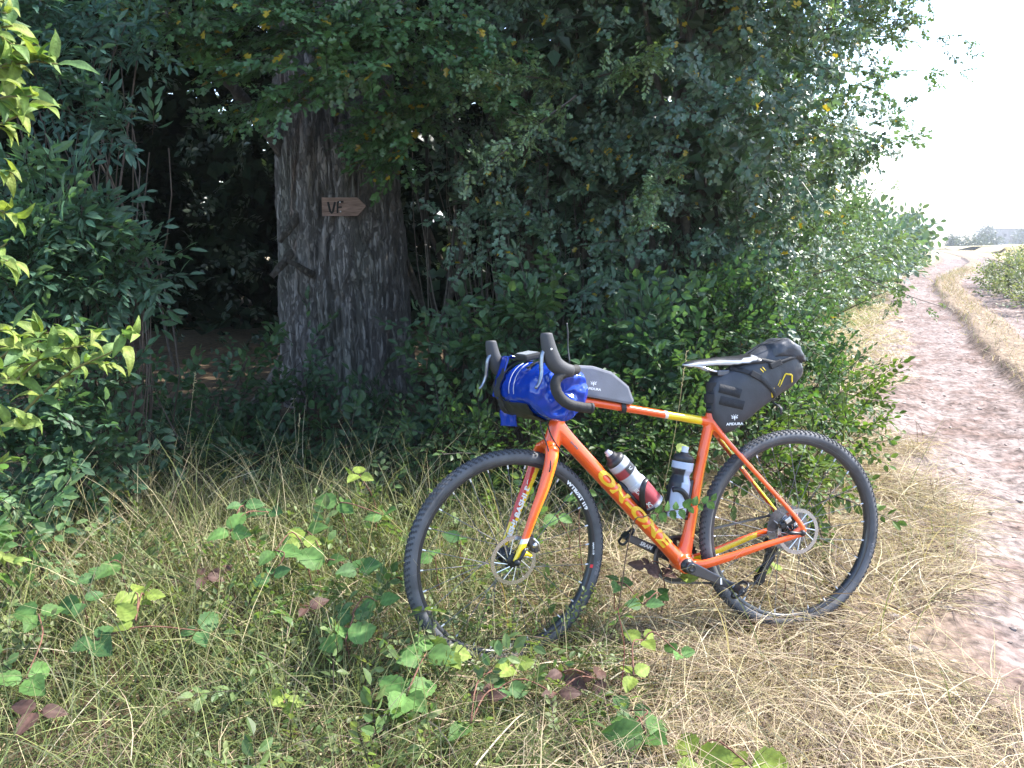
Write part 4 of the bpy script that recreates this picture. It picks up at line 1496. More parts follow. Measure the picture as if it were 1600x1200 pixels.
C[(z < 0.69) & (x > lx + 0.010)] = ORANGE
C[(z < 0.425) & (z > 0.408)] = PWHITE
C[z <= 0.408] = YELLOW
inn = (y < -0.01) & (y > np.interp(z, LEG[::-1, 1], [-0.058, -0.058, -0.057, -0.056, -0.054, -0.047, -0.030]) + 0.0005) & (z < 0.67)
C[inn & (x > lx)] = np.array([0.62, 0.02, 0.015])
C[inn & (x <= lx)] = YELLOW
C[inn & (z < 0.45)] = YELLOW
V2 = steer(V) - BBASE
me.vertices.foreach_set('co', V2.astype(np.float32).ravel())
me.update()
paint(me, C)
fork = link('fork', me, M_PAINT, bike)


# ---- lettering
def text_mesh(s, size, bold=0.0, align='CENTER'):
    cu = bpy.data.curves.new('t', 'FONT')
    cu.body = s
    cu.size = size
    cu.align_x = align
    cu.align_y = 'CENTER'
    cu.offset = bold * size
    cu.extrude = 0.0003
    cu.resolution_u = 3
    o = bpy.data.objects.new('t', cu)
    col.objects.link(o)
    dg = bpy.context.evaluated_depsgraph_get()
    me_ = bpy.data.meshes.new_from_object(o.evaluated_get(dg))
    col.objects.unlink(o)
    bpy.data.objects.remove(o)
    Vt = np.zeros(len(me_.vertices) * 3, np.float32)
    me_.vertices.foreach_get('co', Vt)
    return me_, Vt.reshape(-1, 3).astype(float)


def lettering(name, s, size, origin, right, mat, parent, base=BBASE, normal=(0, 1, 0), bold=0.02, steered=False, shear=0.0, wrap=None, stretch=1.0, polar=None, align='CENTER'):
    me_, v = text_mesh(s, size, bold, align)
    v[:, 0] = v[:, 0] * stretch + shear * v[:, 1]
    if polar is not None:
        r0, a0, yy, sg = polar
        ang = a0 + sg * v[:, 0] / r0
        rad_ = r0 + v[:, 1]
        c3 = np.asarray(origin, float)
        P = np.stack([c3[0] + rad_ * np.cos(ang), c3[1] + yy(v[:, 1]) + v[:, 2], c3[2] + rad_ * np.sin(ang)], -1)
    else:
        R_ = nrm(np.asarray(right, float))
        N_ = nrm(np.asarray(normal, float))
        U_ = np.cross(N_, R_)
        lift = v[:, 2] if wrap is None else v[:, 2] + wrap(v[:, 1])
        P = np.asarray(origin, float) + v[:, :1] * R_ + v[:, 1:2] * U_ + lift[:, None] * N_
    if steered:
        P = steer(P)
    me_.vertices.foreach_set('co', (P - base).astype(np.float32).ravel())
    me_.update()
    me_.name = name
    return link(name, me_, mat, parent)


ddir = nrm(np.array([0.424 - 0.806, 0, 0.278 - 0.710]))
lettering('lettering', 'ON-ONE', 0.050, np.array([0.600, 0, 0.4765]), ddir, M_YEL, frame, wrap=lambda v: 0.0290 * np.sqrt(np.clip(1 - (v / 0.0285) ** 2, 0.05, 1)) + 0.0010, bold=0.05, shear=0.2, stretch=1.75)
frame_letter_fix = None
ldir = nrm(np.array([LEG[2][0] - LEG[4][0], 0, LEG[2][1] - LEG[4][1]]))
lettering('lettering', 'BISH! BASH! BOSH!', 0.024, np.array([0.958, -0.0435, 0.512]), ldir, M_WHITE, fork, steered=True, bold=0.045, stretch=1.30, shear=0.12)
lettering('lettering', 'on-one', 0.012, np.array([0.80, 0.028, 0.702]), ddir, M_GREY, frame, bold=0.03)


# ---- wheels
def ring_profile(pts, center, n):
    """closed profile of (radius, y) turned about the bike's y axis"""
    prof_ = [(r_, y_) for r_, y_ in pts]
    return lathe(prof_, center, (0, 1, 0), n, closed=True)


def spoke_mesh(p0, p1, r_=0.0011):
    mb = MB()
    p0, p1 = np.asarray(p0, float), np.asarray(p1, float)
    d = nrm(p1 - p0)
    V_, T_, Q_ = tube(np.array([p0, p1]), [r_, r_], 5)
    mb.add(V_, T_, Q_, c=(0.11, 0.11, 0.13))
    V_, T_, Q_ = tube(np.array([p1 - d * 0.013, p1 + d * 0.002]), [0.0024, 0.0028], 6)
    mb.add(V_, T_, Q_, c=(0.80, 0.80, 0.82))
    return mb


def make_wheel(center, steered, label, rear):
    w_ = bpy.data.objects.new('wheel', None)
    w_.empty_display_size = 0.1
    col.objects.link(w_)
    w_.parent = bike
    w_['label'] = label
    tr = (lambda V_: steer(V_)) if steered else (lambda V_: V_)

    def wp(name, mb, mat, smooth=True, parent=None):
        mb.V = [tr(v) for v in mb.V]
        return mb.build(name, mat, w_, smooth, off=BBASE)
    c = np.asarray(center, float)
    # tyre casing
    a = np.linspace(0, 2 * np.pi, 18, endpoint=False)
    pts = [(0.3295 + 0.0195 * math.cos(t), 0.0205 * math.sin(t)) for t in a]
    mb = MB()
    mb.add(*ring_profile(pts[::-1], c, 120))
    tyre = wp('tyre', mb, M_RUBBER)
    # tread knobs: centre pair and shoulder knobs
    mb = MB()
    nk = 112
    for k in range(nk):
        for (lat, ang, ln, wd) in ((-0.004, 0.0, 0.0085, 0.0030), (0.004, 0.5, 0.0085, 0.0030), (-0.0115, 0.25, 0.0075, 0.0032), (0.0115, 0.75, 0.0075, 0.0032), (0.0170, 0.0, 0.0065, 0.0026), (-0.0170, 0.0, 0.0065, 0.0026)):
            th_ = (k + ang) * 2 * math.pi / nk
            rr_ = 0.3295 + math.sqrt(max(0.0205 ** 2 - lat ** 2, 1e-6)) * 0.97
            er = np.array([math.cos(th_), 0, math.sin(th_)])
            et = np.array([-math.sin(th_), 0, math.cos(th_)])
            tilt = math.asin(max(-1, min(1, lat / 0.0205)))
            nn = er * math.cos(tilt) + np.array([0, 1.0, 0]) * math.sin(tilt)
            bb_ = np.cross(nn, et)
            mb.add(*box(c + er * rr_ + np.array([0, lat, 0]) + nn * 0.0008, (ln / 2, wd / 1.0, 0.0018), np.stack([et, bb_, nn])))
    o = wp('tread', mb, M_TREAD, smooth=False)
    stuff(o)
    # rim
    pts = [(0.3005, 0.0), (0.3015, 0.008), (0.306, 0.0125), (0.316, 0.0135), (0.3185, 0.0125), (0.3185, -0.0125), (0.316, -0.0135), (0.306, -0.0125), (0.3015, -0.008)]
    mb = MB()
    mb.add(*ring_profile(pts[::-1], c, 120))
    rim = wp('rim', mb, M_RIM)
    # hub
    hw = 0.062 if rear else 0.045
    mb = MB()
    mb.add(*lathe([(0.001, -hw), (0.010, -hw), (0.010, -0.034), (0.027, -0.033), (0.027, -0.030), (0.014, -0.024), (0.0125, 0.0), (0.016, 0.022), (0.029, 0.026), (0.029, 0.030), (0.014, 0.034), (0.010, hw), (0.001, hw)], c, (0, 1, 0), 24))
    wp('hub', mb, M_BLACK)
    # spokes, two of each kind of crossing share one mesh turned about the axle
    ns = 28
    for k in range(ns):
        side = 1 if k % 2 else -1
        cross = 1 if (k // 2) % 2 else -1
        a1 = k * 2 * math.pi / ns
        a0 = a1 + cross * 1.25
        fr_ = 0.028 if side > 0 else 0.026
        p0 = c + np.array([fr_ * math.cos(a0), side * 0.029, fr_ * math.sin(a0)])
        p1 = c + np.array([0.302 * math.cos(a1), side * 0.003, 0.302 * math.sin(a1)])
        wp('spoke', spoke_mesh(p0, p1), M_SPOKE, False)
    # disc rotor on the left
    yr = 0.0375 if not rear else 0.046
    mb = MB()
    no = 72
    mb.add(*ring_profile([(0.0665, -0.0009), (0.0665, 0.0009), (0.080, 0.0009), (0.080, -0.0009)], c + [0, yr, 0], no))
    for k in range(12):
        a0 = k * math.pi / 6
        a1 = a0 + 0.55
        p0 = c + np.array([0.022 * math.cos(a0), yr, 0.022 * math.sin(a0)])
        p1 = c + np.array([0.068 * math.cos(a1), yr, 0.068 * math.sin(a1)])
        V_, T_, Q_ = tube(np.array([p0, (p0 + p1) / 2, p1]), [0.0026, 0.0022, 0.0026], 6)
        V_[:, 1] = c[1] + yr + (V_[:, 1] - c[1] - yr) * 0.4
        mb.add(V_, T_, Q_)
    wp('brake_rotor', mb, M_ROTOR, False)
    mb = MB()
    mb.add(*lathe([(0.001, yr + 0.006), (0.016, yr + 0.006), (0.022, yr + 0.002), (0.025, yr - 0.002), (0.012, yr - 0.004)], c, (0, 1, 0), 24))
    for k in range(24):
        a0 = k * math.pi / 12
        pass
    wp('rotor_carrier', mb, M_BLACK)
    # prints on rim and tyre
    sg = 1.0
    if not rear:
        # bike angle: 0 = forward, growing upward; seen from the left, clockwise is a growing angle
        lettering('lettering', 'WTB//ST i19', 0.0170, c, None, M_WHITE, w_, polar=(0.3095, math.pi - 0.62 + 0.0, lambda v: 0.0139 + 0 * v, sg), steered=True, bold=0.05, stretch=1.4)
        lettering('lettering', 'WTB', 0.0150, c, None, M_GREY, w_, polar=(0.3290, math.pi + 0.24, lambda v: 0.0203 * np.sqrt(np.clip(1 - (v / 0.0205) ** 2, 0.1, 1)) + 0.0004, sg), steered=True, bold=0.05, stretch=1.5)
        mb = MB()
        for (aa, dl, colr) in ((math.pi + 0.10, 0.055, 0),):
            pass
        lettering('lettering', 'asym i19', 0.0100, c, None, M_WHITE, w_, polar=(0.3095, math.pi + 0.04, lambda v: 0.0139 + 0 * v, sg), steered=True, bold=0.03, stretch=1.2)
        me_, v = text_mesh('I', 0.01)
        qv, qt, qq = box((0, 0, 0), (0.0055, 0.0055, 0.0004))
        ang = math.pi + 0.235 + qv[:, 0] / 0.3095
        rad_ = 0.3095 + qv[:, 1]
        Vp = np.stack([c[0] + rad_ * np.cos(ang), c[1] + 0.0141 + qv[:, 2], c[2] + rad_ * np.sin(ang)], -1)
        mb.add(steer(Vp), qt, qq)
        mb.build('rim_sticker', plain('red_sticker', (0.7, 0.03, 0.05), rough=0.4), w_, False, off=BBASE)
    else:
        lettering('lettering', 'WTB', 0.0150, c, None, M_GREY, w_, polar=(0.3290, math.pi + 0.30, lambda v: 0.0203 * np.sqrt(np.clip(1 - (v / 0.0205) ** 2, 0.1, 1)) + 0.0004, sg), bold=0.05, stretch=1.5)
    return w_


wheel_f = make_wheel(FAX, True, 'black front wheel turned slightly towards the verge', False)
wheel_r = make_wheel((0, 0, WR), False, 'black rear wheel with cassette and silver disc', True)


def rounded(mb_args, bev=0.002, seg=2):
    """bevelled copy of a small hard shape"""
    V_, T_, Q_ = mb_args
    bm = bmesh.new()
    vs_ = [bm.verts.new(v) for v in V_]
    for f in ([] if T_ is None else list(T_)) + ([] if Q_ is None else list(Q_)):
        try:
            bm.faces.new([vs_[int(i)] for i in f])
        except ValueError:
            pass
    bmesh.ops.recalc_face_normals(bm, faces=bm.faces)
    bmesh.ops.bevel(bm, geom=[e for e in bm.edges if e.calc_face_angle(0) > 0.5], offset=bev, segments=seg, affect='EDGES', profile=0.6)
    bmesh.ops.triangulate(bm, faces=bm.faces)
    V2_ = np.array([v.co[:] for v in bm.verts])
    bm.verts.index_update()
    T2_ = np.array([[v.index for v in f.verts] for f in bm.faces])
    bm.free()
    return V2_, T2_, None


def plate(poly, y0, y1, bev=0.003):
    """flat shape in x,z with rounded edges (n-gon faces kept simple)"""
    return rounded(prism(poly, y0, y1), bev)


# ---- drivetrain
CR_Y = -0.0445
mb = MB()
for k in range(40):
    pass
def toothed(r0, nt, y_, th_=0.0018, r_in=0.02, depth=0.004, center=(0, 0)):
    a = np.linspace(0, 2 * np.pi, nt * 4, endpoint=False)
    rr_ = np.where((np.arange(nt * 4) % 4) < 2, r0, r0 - depth)
    o_ = np.c_[center[0] + rr_ * np.cos(a), center[1] + rr_ * np.sin(a)]
    i_ = np.c_[center[0] + r_in * np.cos(a), center[1] + r_in * np.sin(a)]
    n_ = len(a)
    V_ = np.vstack([np.c_[p[:, 0], np.full(n_, yy), p[:, 1]] for p, yy in ((o_, y_ - th_), (i_, y_ - th_), (o_, y_ + th_), (i_, y_ + th_))])
    i = np.arange(n_)
    j = (i + 1) % n_
    Q_ = np.vstack([np.c_[i, j, n_ + j, n_ + i], np.c_[2 * n_ + j, 2 * n_ + i, 3 * n_ + i, 3 * n_ + j], np.c_[j, i, 2 * n_ + i, 2 * n_ + j], np.c_[n_ + i, n_ + j, 3 * n_ + j, 3 * n_ + i]])
    return V_, None, Q_


mb = MB()
mb.add(*toothed(0.083, 40, CR_Y, 0.0018, 0.066, 0.005, (BB[0], BB[2])))
for k in range(5):
    a0 = k * 2 * math.pi / 5 + 0.3
    d = np.array([math.cos(a0), 0, math.sin(a0)])
    V_, T_, Q_ = tube(np.array([BB + d * 0.015, BB + d * 0.07]) + [0, CR_Y - 0.003, 0], [0.011, 0.007], 8)
    V_[:, 1] = CR_Y - 0.003 + (V_[:, 1] - CR_Y + 0.003) * 0.35
    mb.add(V_, T_, Q_)
part('chainring', mb, M_BLACK, smooth=False)

cdir = nrm(np.array([0.261 - 0.426, 0, 0.187 - 0.273]))
cper = np.array([-cdir[2], 0, cdir[0]])
if cper[2] < 0:
    cper = -cper


def crank(sgn, y0):
    d = cdir * sgn
    L_ = 0.1725
    out = []
    for t, w_ in ((-0.018, 0.010), (-0.012, 0.016), (0.0, 0.0205), (0.02, 0.0195), (0.09, 0.0155), (0.155, 0.0135), (0.172, 0.0135), (0.182, 0.009), (0.185, 0.004)):
        out.append((t, w_))
    up = [BB + d * t + cper * w_ for t, w_ in out]
    lo = [BB + d * t - cper * w_ for t, w_ in out[::-1]]
    poly = np.array([(p[0], p[2]) for p in up + lo])
    s = 1 if y0 > 0 else -1
    return plate(poly, min(y0, y0 + s * 0.014), max(y0, y0 + s * 0.014), 0.004), d


(cr, d_) = crank(1, 0.066)
mb = MB().add(*cr)
arm = part('crank_arm', mb, M_ALLOY, smooth=False)
mb = MB()
mb.add(*lathe([(0.001, 0.079), (0.006, 0.079), (0.007, 0.0825), (0.0125, 0.0825), (0.0145, 0.081), (0.0145, 0.078)], BB, (0, 1, 0), 20))
part('crank_bolt', mb, M_BLACK, arm)
mb = MB().add(*lathe([(0.024, 0.043), (0.024, 0.052), (0.018, 0.054), (0.014, 0.068)], BB, (0, 1, 0), 24))
part('bottom_bracket_cup', mb, M_BLACK)
mb = MB()
p_ = BB + cdir * 0.118
ax3 = np.stack([nrm(cper + cdir * -0.55), np.array([0, 1.0, 0]), np.cross(nrm(cper + cdir * -0.55), [0, 1.0, 0])])
mb.add(*box(p_ + [0, 0.0803, 0], (0.0105, 0.0004, 0.003), ax3))
part('decal_stripe', mb, M_WHITE, arm, smooth=False)
mb = MB().add(*crank(-1, -0.062)[0])
arm_r = part('crank_arm', mb, M_ALLOY, smooth=False)
lettering('lettering', 'SRAM', 0.019, BB - cdir * 0.115 + np.array([0, -0.0615, 0]), cdir, M_WHITE, arm_r, bold=0.03, shear=0.2)


def pedal(pos, s):
    mb = MB()
    mb.add(*tube(np.array([pos, pos + [0, s * 0.062, 0]]), [0.006, 0.005], 10))
    t = np.linspace(0, 2 * np.pi, 26)
    a_, b_ = 0.034, 0.020
    rt = rot3((0, 1, 0), 0.75)
    ringp = np.stack([a_ * np.cos(t), 0 * t, b_ * np.sin(t)], -1) @ rt.T
    # open cage either side of the spindle
    for k, (ca, sa) in enumerate(((1, 1),)):
        loopp = np.stack([0.034 * np.sign(np.cos(t)) * np.abs(np.cos(t)) ** 0.7, s * (0.034 + 0.024 * np.sign(np.sin(t)) * np.abs(np.sin(t)) ** 0.7), 0.003 * np.sin(2 * t)], -1) @ rt.T
        V_, T_, Q_ = tube(pos + loopp, np.full(26, 0.0045), 8, cap=False)
        mb.add(V_, T_, Q_)
    mb.add(*rounded(box(pos + [0, s * 0.034, 0], (0.013, 0.024, 0.011), rt.T), 0.003))
    return mb


pp = BB + cdir * 0.1725 + [0, 0.080, 0]
ped = part('pedal', pedal(pp, 1), M_BLACK)
mb = MB().add(*tube(np.array([pp + [0, -0.001, 0], pp + [0, 0.006, 0]]), [0.009, 0.008], 12))
part('pedal_spindle', mb, M_SILVER, ped)
pp2 = BB - cdir * 0.1725 + [0, -0.076, 0]
part('pedal', pedal(pp2, -1), M_BLACK)

mb = MB()
for k, rr_ in enumerate([0.0820, 0.0720, 0.0640, 0.0570, 0.0510, 0.0455, 0.0405, 0.0355, 0.0310, 0.0270, 0.0235]):
    nt = int(rr_ * 2 * math.pi / 0.0127 + 0.5)
    mb.add(*toothed(rr_, nt, -0.0215 - 0.0032 * k, 0.0008, rr_ * 0.60, 0.0045, (0, WR)))
for k in range(6):
    a0 = k * math.pi / 3
    p0 = np.array([0.02 * math.cos(a0), -0.0225, WR + 0.02 * math.sin(a0)])
    p1 = np.array([0.06 * math.cos(a0 + 0.5), -0.0225, WR + 0.06 * math.sin(a0 + 0.5)])
    mb.add(*tube(np.array([p0, p1]), [0.004, 0.003], 6))
mb.add(*tube(np.array([(0, -0.018, WR), (0, -0.058, WR)]), [0.018, 0.018], 18))
part('cassette', mb, plain('cassette_steel', (0.30, 0.30, 0.32), rough=0.35, metal=0.9, vary=0.4, vscale=80), smooth=False)


# rear derailleur
mb = MB()
DY = -0.050
mb.add(*rounded(box((0.012, -0.066, 0.318), (0.012, 0.010, 0.022), rot3((0, 1, 0), -0.35)), 0.004))
mb.add(*rounded(box((0.040, -0.062, 0.286), (0.026, 0.014, 0.013), rot3((0, 1, 0), 0.55)), 0.004))
mb.add(*lathe([(0.001, 0.012), (0.014, 0.012), (0.017, 0.006), (0.017, -0.008), (0.001, -0.010)], (0.050, -0.056, 0.268), (0, 1, 0), 18))
der = part('derailleur', mb, M_BLACK, smooth=False)
g1, g2 = np.array([0.054, DY, 0.246]), np.array([0.098, DY, 0.168])
mb = MB()
for yy in (DY - 0.008, DY + 0.008):
    dv = nrm(g2 - g1)
    pv = np.array([-dv[2], 0, dv[0]])
    poly = [g1 - dv * 0.022 + pv * 0.006, g1 + pv * 0.017, g1 + dv * 0.03 + pv * 0.010, g2 - dv * 0.02 + pv * 0.012, g2 + pv * 0.019, g2 + dv * 0.02 + pv * 0.008, g2 + dv * 0.02 - pv * 0.008, g2 - pv * 0.019, g2 - dv * 0.02 - pv * 0.012, g1 + dv * 0.03 - pv * 0.010, g1 - pv * 0.017, g1 - dv * 0.022 - pv * 0.006]
    mb.add(*prism(np.array([(p[0], p[2]) for p in poly]), yy - 0.0012, yy + 0.0012))
part('cage', mb, M_BLACK, der, smooth=False)
for g in (g1, g2):
    part('pulley', MB().add(*toothed(0.0185, 12, DY, 0.002, 0.005, 0.004, (g[0], g[2]))), M_MATT, der, smooth=False)

# chain: links along its path
path = []
for a0 in np.linspace(math.radians(100), math.radians(-80), 22):       # round the front of the chainring
    path.append(BB + np.array([0.081 * math.cos(a0), CR_Y, 0.081 * math.sin(a0)]))
low_end = g2 + np.array([0.012, 0, -0.014])
path.append(low_end)
path.append(g2 + np.array([-0.016, 0, -0.008]))
path.append(g2 + np.array([-0.017, 0, 0.008]))
path.append(g1 + np.array([0.017, 0, -0.004]))
path.append(g1 + np.array([0.012, 0, 0.014]))
path.append(np.array([0.020, -0.042, WR - 0.045]))
for a0 in np.linspace(math.radians(-110), math.radians(-280), 14):
    path.append(np.array([0.051 * math.cos(a0), -0.040, WR + 0.051 * math.sin(a0)]))
path.append(path[0])
path = np.array(path)
seg_ = np.linalg.norm(np.diff(path, axis=0), axis=1)
cum_ = np.concatenate([[0], np.cumsum(seg_)])
mb = MB()
nlk = int(cum_[-1] / 0.0127)
for k in range(nlk):
    s0 = k * cum_[-1] / nlk
    p0 = np.array([np.interp(s0, cum_, path[:, j]) for j in range(3)])
    p1 = np.array([np.interp((s0 + 0.0127) % cum_[-1], cum_, path[:, j]) for j in range(3)])
    t = nrm(p1 - p0)
    nn = nrm(np.cross(t, [0, 1.0, 0]))
    w_ = 0.0032 if k % 2 else 0.0022
    mb.add(*box((p0 + p1) / 2, (0.0072, w_, 0.0036), np.stack([t, np.array([0, 1.0, 0]), nn])))
stuff(part('chain', mb, plain('oily_chain', (0.16, 0.16, 0.17), rough=0.4, metal=0.8), smooth=False))

# calipers and axle levers
mb = MB()
R_ = rot3((0, 1, 0), 0.35)
mb.add(*rounded(box((0.968, 0.040, 0.400), (0.012, 0.014, 0.026), R_.T), 0.004))
mb.add(*rounded(box((0.956, 0.048, 0.385), (0.010, 0.008, 0.014), R_.T), 0.003))
mb.add(*tube(np.array([(0.984, 0.045, 0.425), (0.968, 0.058, 0.43)]), [0.005, 0.004], 8))
cal = part('brake_caliper', mb, M_ALLOY, steered=True, smooth=False)
mb = MB()
mb.add(*tube(smooth_path([(0.966, 0.052, 0.418), (0.950, 0.056, 0.40), (0.945, 0.054, 0.378)], 8), [0.0035] * 8, 8))
mb.add(*lathe([(0.001, 0.008), (0.008, 0.008), (0.009, 0.0), (0.001, -0.002)], (0.962, 0.052, 0.395), (0, 1, 0), 14))
part('caliper_lever', mb, M_SILVER, cal, steered=True)
mb = MB()
mb.add(*rounded(box((0.040, 0.048, 0.392), (0.022, 0.012, 0.012), rot3((0, 1, 0), 0.3).T), 0.004))
mb.add(*rounded(box((0.062, 0.050, 0.380), (0.012, 0.010, 0.010), rot3((0, 1, 0), 0.3).T), 0.004))
cal = part('brake_caliper', mb, M_BLACK, smooth=False)
mb = MB()
mb.add(*rounded(box((0.048, 0.058, 0.398), (0.012, 0.007, 0.009), rot3((0, 1, 0), 0.5).T), 0.003))
part('caliper_body', mb, M_SILVER, cal, smooth=False)


def axle_lever(c, ang, L_, steered_):
    mb = MB()
    c = np.asarray(c, float)
    d = np.array([math.cos(ang), 0, math.sin(ang)])
    mb.add(*lathe([(0.001, 0.010), (0.008, 0.009), (0.0105, 0.003), (0.0105, -0.004)], c, (0, 1, 0), 18))
    V_, T_, Q_ = tube(np.array([c, c + d * L_ * 0.4 + [0, 0.006, 0], c + d * L_ * 0.8 + [0, 0.005, 0], c + d * L_ + [0, 0.004, 0]]), [0.007, 0.005, 0.0075, 0.004], 10)
    mb.add(V_, T_, Q_)
    return part('axle_lever', mb, M_BLACK, steered=steered_)


axle_lever((WB, 0.066, WR), 2.15, 0.052, True)
axle_lever((0.0, 0.073, WR), 0.10, 0.058, False)

# ---- saddle, seatpost
ns_ = 26
xs_ = np.linspace(0, 1, ns_)
X_ = 0.396 - 0.284 * xs_
half = np.interp(xs_, [0, 0.06, 0.3, 0.5, 0.7, 0.88, 0.96, 1.0], [0.010, 0.019, 0.023, 0.030, 0.052, 0.070, 0.066, 0.045])
topz = np.interp(xs_, [0, 0.1, 0.4, 0.7, 0.88, 1.0], [0.952, 0.960, 0.967, 0.970, 0.977, 0.966])
thick_ = np.interp(xs_, [0, 0.08, 0.4, 0.7, 0.9, 1.0], [0.010, 0.024, 0.030, 0.036, 0.042, 0.020])
na = 20
an = np.linspace(0, 2 * np.pi, na, endpoint=False)
VV, CC = [], []
for i in range(ns_):
    for a0 in an:
        yy = half[i] * np.sign(math.cos(a0)) * abs(math.cos(a0)) ** 0.8
        up = math.sin(a0)
        zz_ = topz[i] - (1 - up) * 0.5 * thick_[i] - 0.012 * (yy / max(half[i], 1e-3)) ** 2 * (half[i] / 0.07)
        if up < -0.3:
            yy *= 0.8
        VV.append((X_[i], yy, zz_))
        side = abs(math.cos(a0))
        white = (side > 0.62 and -0.55 < up < 0.35 and xs_[i] < 0.60) or (side > 0.5 and abs(up - (xs_[i] - 0.55) * 2.2) < 0.22 and 0.55 < xs_[i] < 0.85)
        CC.append((0.72, 0.72, 0.74) if white else (0.022, 0.022, 0.025))
VV = np.array(VV + [(X_[0] + 0.002, 0, topz[0] - thick_[0] / 2), (X_[-1] - 0.002, 0, topz[-1] - thick_[-1] / 2)])
CC = np.array(CC + [(0.5, 0.5, 0.5), (0.02, 0.02, 0.02)])
i = np.arange(ns_ - 1)[:, None] * na
j = np.arange(na)[None]
k_ = (np.arange(na)[None] + 1) % na
Q_ = np.stack([i + j, i + k_, i + na + k_, i + na + j], -1).reshape(-1, 4)
T_ = [(ns_ * na, (q + 1) % na, q) for q in range(na)] + [(ns_ * na + 1, (ns_ - 1) * na + q, (ns_ - 1) * na + (q + 1) % na) for q in range(na)]
mb = MB().add(VV, np.array(T_), Q_, c=CC)
saddle = part('saddle', mb, attr_mat('saddle_cover', rough=0.35, spec=0.5, bump=0.1, bscale=150))
for s in (1, -1):
    mb = MB().add(*tube(smooth_path([(0.372, s * 0.008, 0.942), (0.335, s * 0.018, 0.936), (0.29, s * 0.022, 0.920), (0.22, s * 0.022, 0.917), (0.17, s * 0.026, 0.930), (0.135, s * 0.035, 0.945)], 22), 0.0038, 8))
    part('saddle_rail', mb, M_SILVER, saddle)
mb = MB().add(*tube(np.array([(0.300, 0, 0.72), (0.293, 0, 0.785), (0.275, 0, 0.86), (0.264, 0, 0.905)]), 0.0140, 18))
post = part('seatpost', mb, M_BLACK)
mb = MB().add(*rounded(box((0.262, 0, 0.914), (0.022, 0.030, 0.010)), 0.004))
part('seatpost_clamp', mb, M_ALLOY, post, smooth=False)
mb = MB().add(*tube(np.array([(0.2945, 0, 0.776), (0.2915, 0, 0.795)]), [0.0215, 0.0205], 22))
part('seat_collar', mb, M_BLACK)

# ---- cockpit (steers)
ROLL = 0.10


def roll(V_):
    V_ = np.asarray(V_, float).copy()
    V_[..., 2] += ROLL * V_[..., 1] - 0.020
    return V_


mb = MB()
mb.add(*tube(np.array([on_axis(0.855), on_axis(0.905)]), [0.018, 0.018], 18))
part('steerer_spacers', mb, M_BLACK, steered=True)
mb = MB()
mb.add(*tube(np.array([on_axis(0.895), (0.845, 0, 0.925), (0.873, 0, 0.955)]), [0.021, 0.018, 0.021], 16))
mb.add(*tube(np.array([(0.875, -0.024, 0.957), (0.875, 0.024, 0.957)]), [0.022, 0.022], 18))
part('stem', mb, M_BLACK, steered=True)
half_bar = [(0.875, 0.0, 0.962), (0.875, 0.08, 0.963), (0.876, 0.155, 0.965), (0.884, 0.187, 0.965), (0.918, 0.203, 0.961), (0.950, 0.207, 0.949), (0.966, 0.210, 0.925), (0.957, 0.213, 0.893), (0.929, 0.217, 0.866), (0.890, 0.220, 0.853), (0.848, 0.223, 0.846)]
full = [(p[0], -p[1], p[2]) for p in half_bar[:0:-1]] + half_bar
P = smooth_path(np.array(full), 110)
rr_ = np.interp(np.linspace(0, 1, 110), [0, 0.36, 0.40, 0.60, 0.64, 1], [0.0158, 0.0158, 0.0145, 0.0145, 0.0158, 0.0158])
rr_ = rr_ * (1 + 0.03 * np.sin(np.arange(110) * 1.9))
V_, T_, Q_ = tube(P, rr_, 14)
bar = part('handlebar', MB().add(roll(V_), T_, Q_), M_TAPE, steered=True)
bar['label'] = 'drop handlebar wrapped in scuffed black tape'
for s in (1, -1):
    hp_ = smooth_path([(0.905, s * 0.203, 0.962), (0.935, s * 0.205, 0.968), (0.962, s * 0.205, 0.985), (0.976, s * 0.204, 1.012), (0.985, s * 0.203, 1.045), (0.990, s * 0.202, 1.073), (0.9905, s * 0.202, 1.080)], 24)
    ra = np.interp(np.linspace(0, 1, 24), [0, 0.2, 0.45, 0.62, 0.85, 0.96, 1], [0.0175, 0.0225, 0.0245, 0.0220, 0.0180, 0.0150, 0.007])
    V_, T_, Q_ = tube(hp_, ra * 0.92, 14, rb=ra * 1.05)
    hood = part('brake_hood', MB().add(roll(V_), T_, Q_), plain('hood_rubber', (0.050, 0.050, 0.055), rough=0.62, bump=0.15, bscale=200), steered=True)
    lp = smooth_path([(0.994, s * 0.200, 1.034), (1.004, s * 0.200, 1.015), (1.008, s * 0.202, 0.985), (1.010, s * 0.206, 0.958), (1.020, s * 0.210, 0.932), (1.032, s * 0.212, 0.918)], 20)
    V_, T_, Q_ = tube(lp, np.linspace(0.0125, 0.0060, 20), 12, rb=np.linspace(0.0065, 0.0040, 20))
    part('brake_lever', MB().add(roll(V_), T_, Q_), plain('lever_alloy', (0.30, 0.33, 0.40), rough=0.3, metal=0.9, vary=0.4, vscale=60), hood, steered=True)
    V_, T_, Q_ = tube(np.array([(0.985, s * 0.218, 1.030), (0.985, s * 0.2245, 1.030)]), [0.0035, 0.003], 12)
    part('pivot_pin', MB().add(roll(V_), T_, Q_), M_WHITE, hood, steered=True)
    V_, T_, Q_ = tube(smooth_path([(0.856, s * 0.2225, 0.847), (0.850, s * 0.223, 0.8462), (0.844, s * 0.2232, 0.8455)], 5), [0.0165, 0.0168, 0.012], 12) if False else tube(np.array([(0.856, s * 0.2225, 0.8472), (0.847, s * 0.223, 0.846), (0.8445, s * 0.2231, 0.8457)]), [0.0166, 0.0166, 0.011], 14)
    part('bar_end_plug', MB().add(roll(V_), T_, Q_), M_MATT, steered=True)

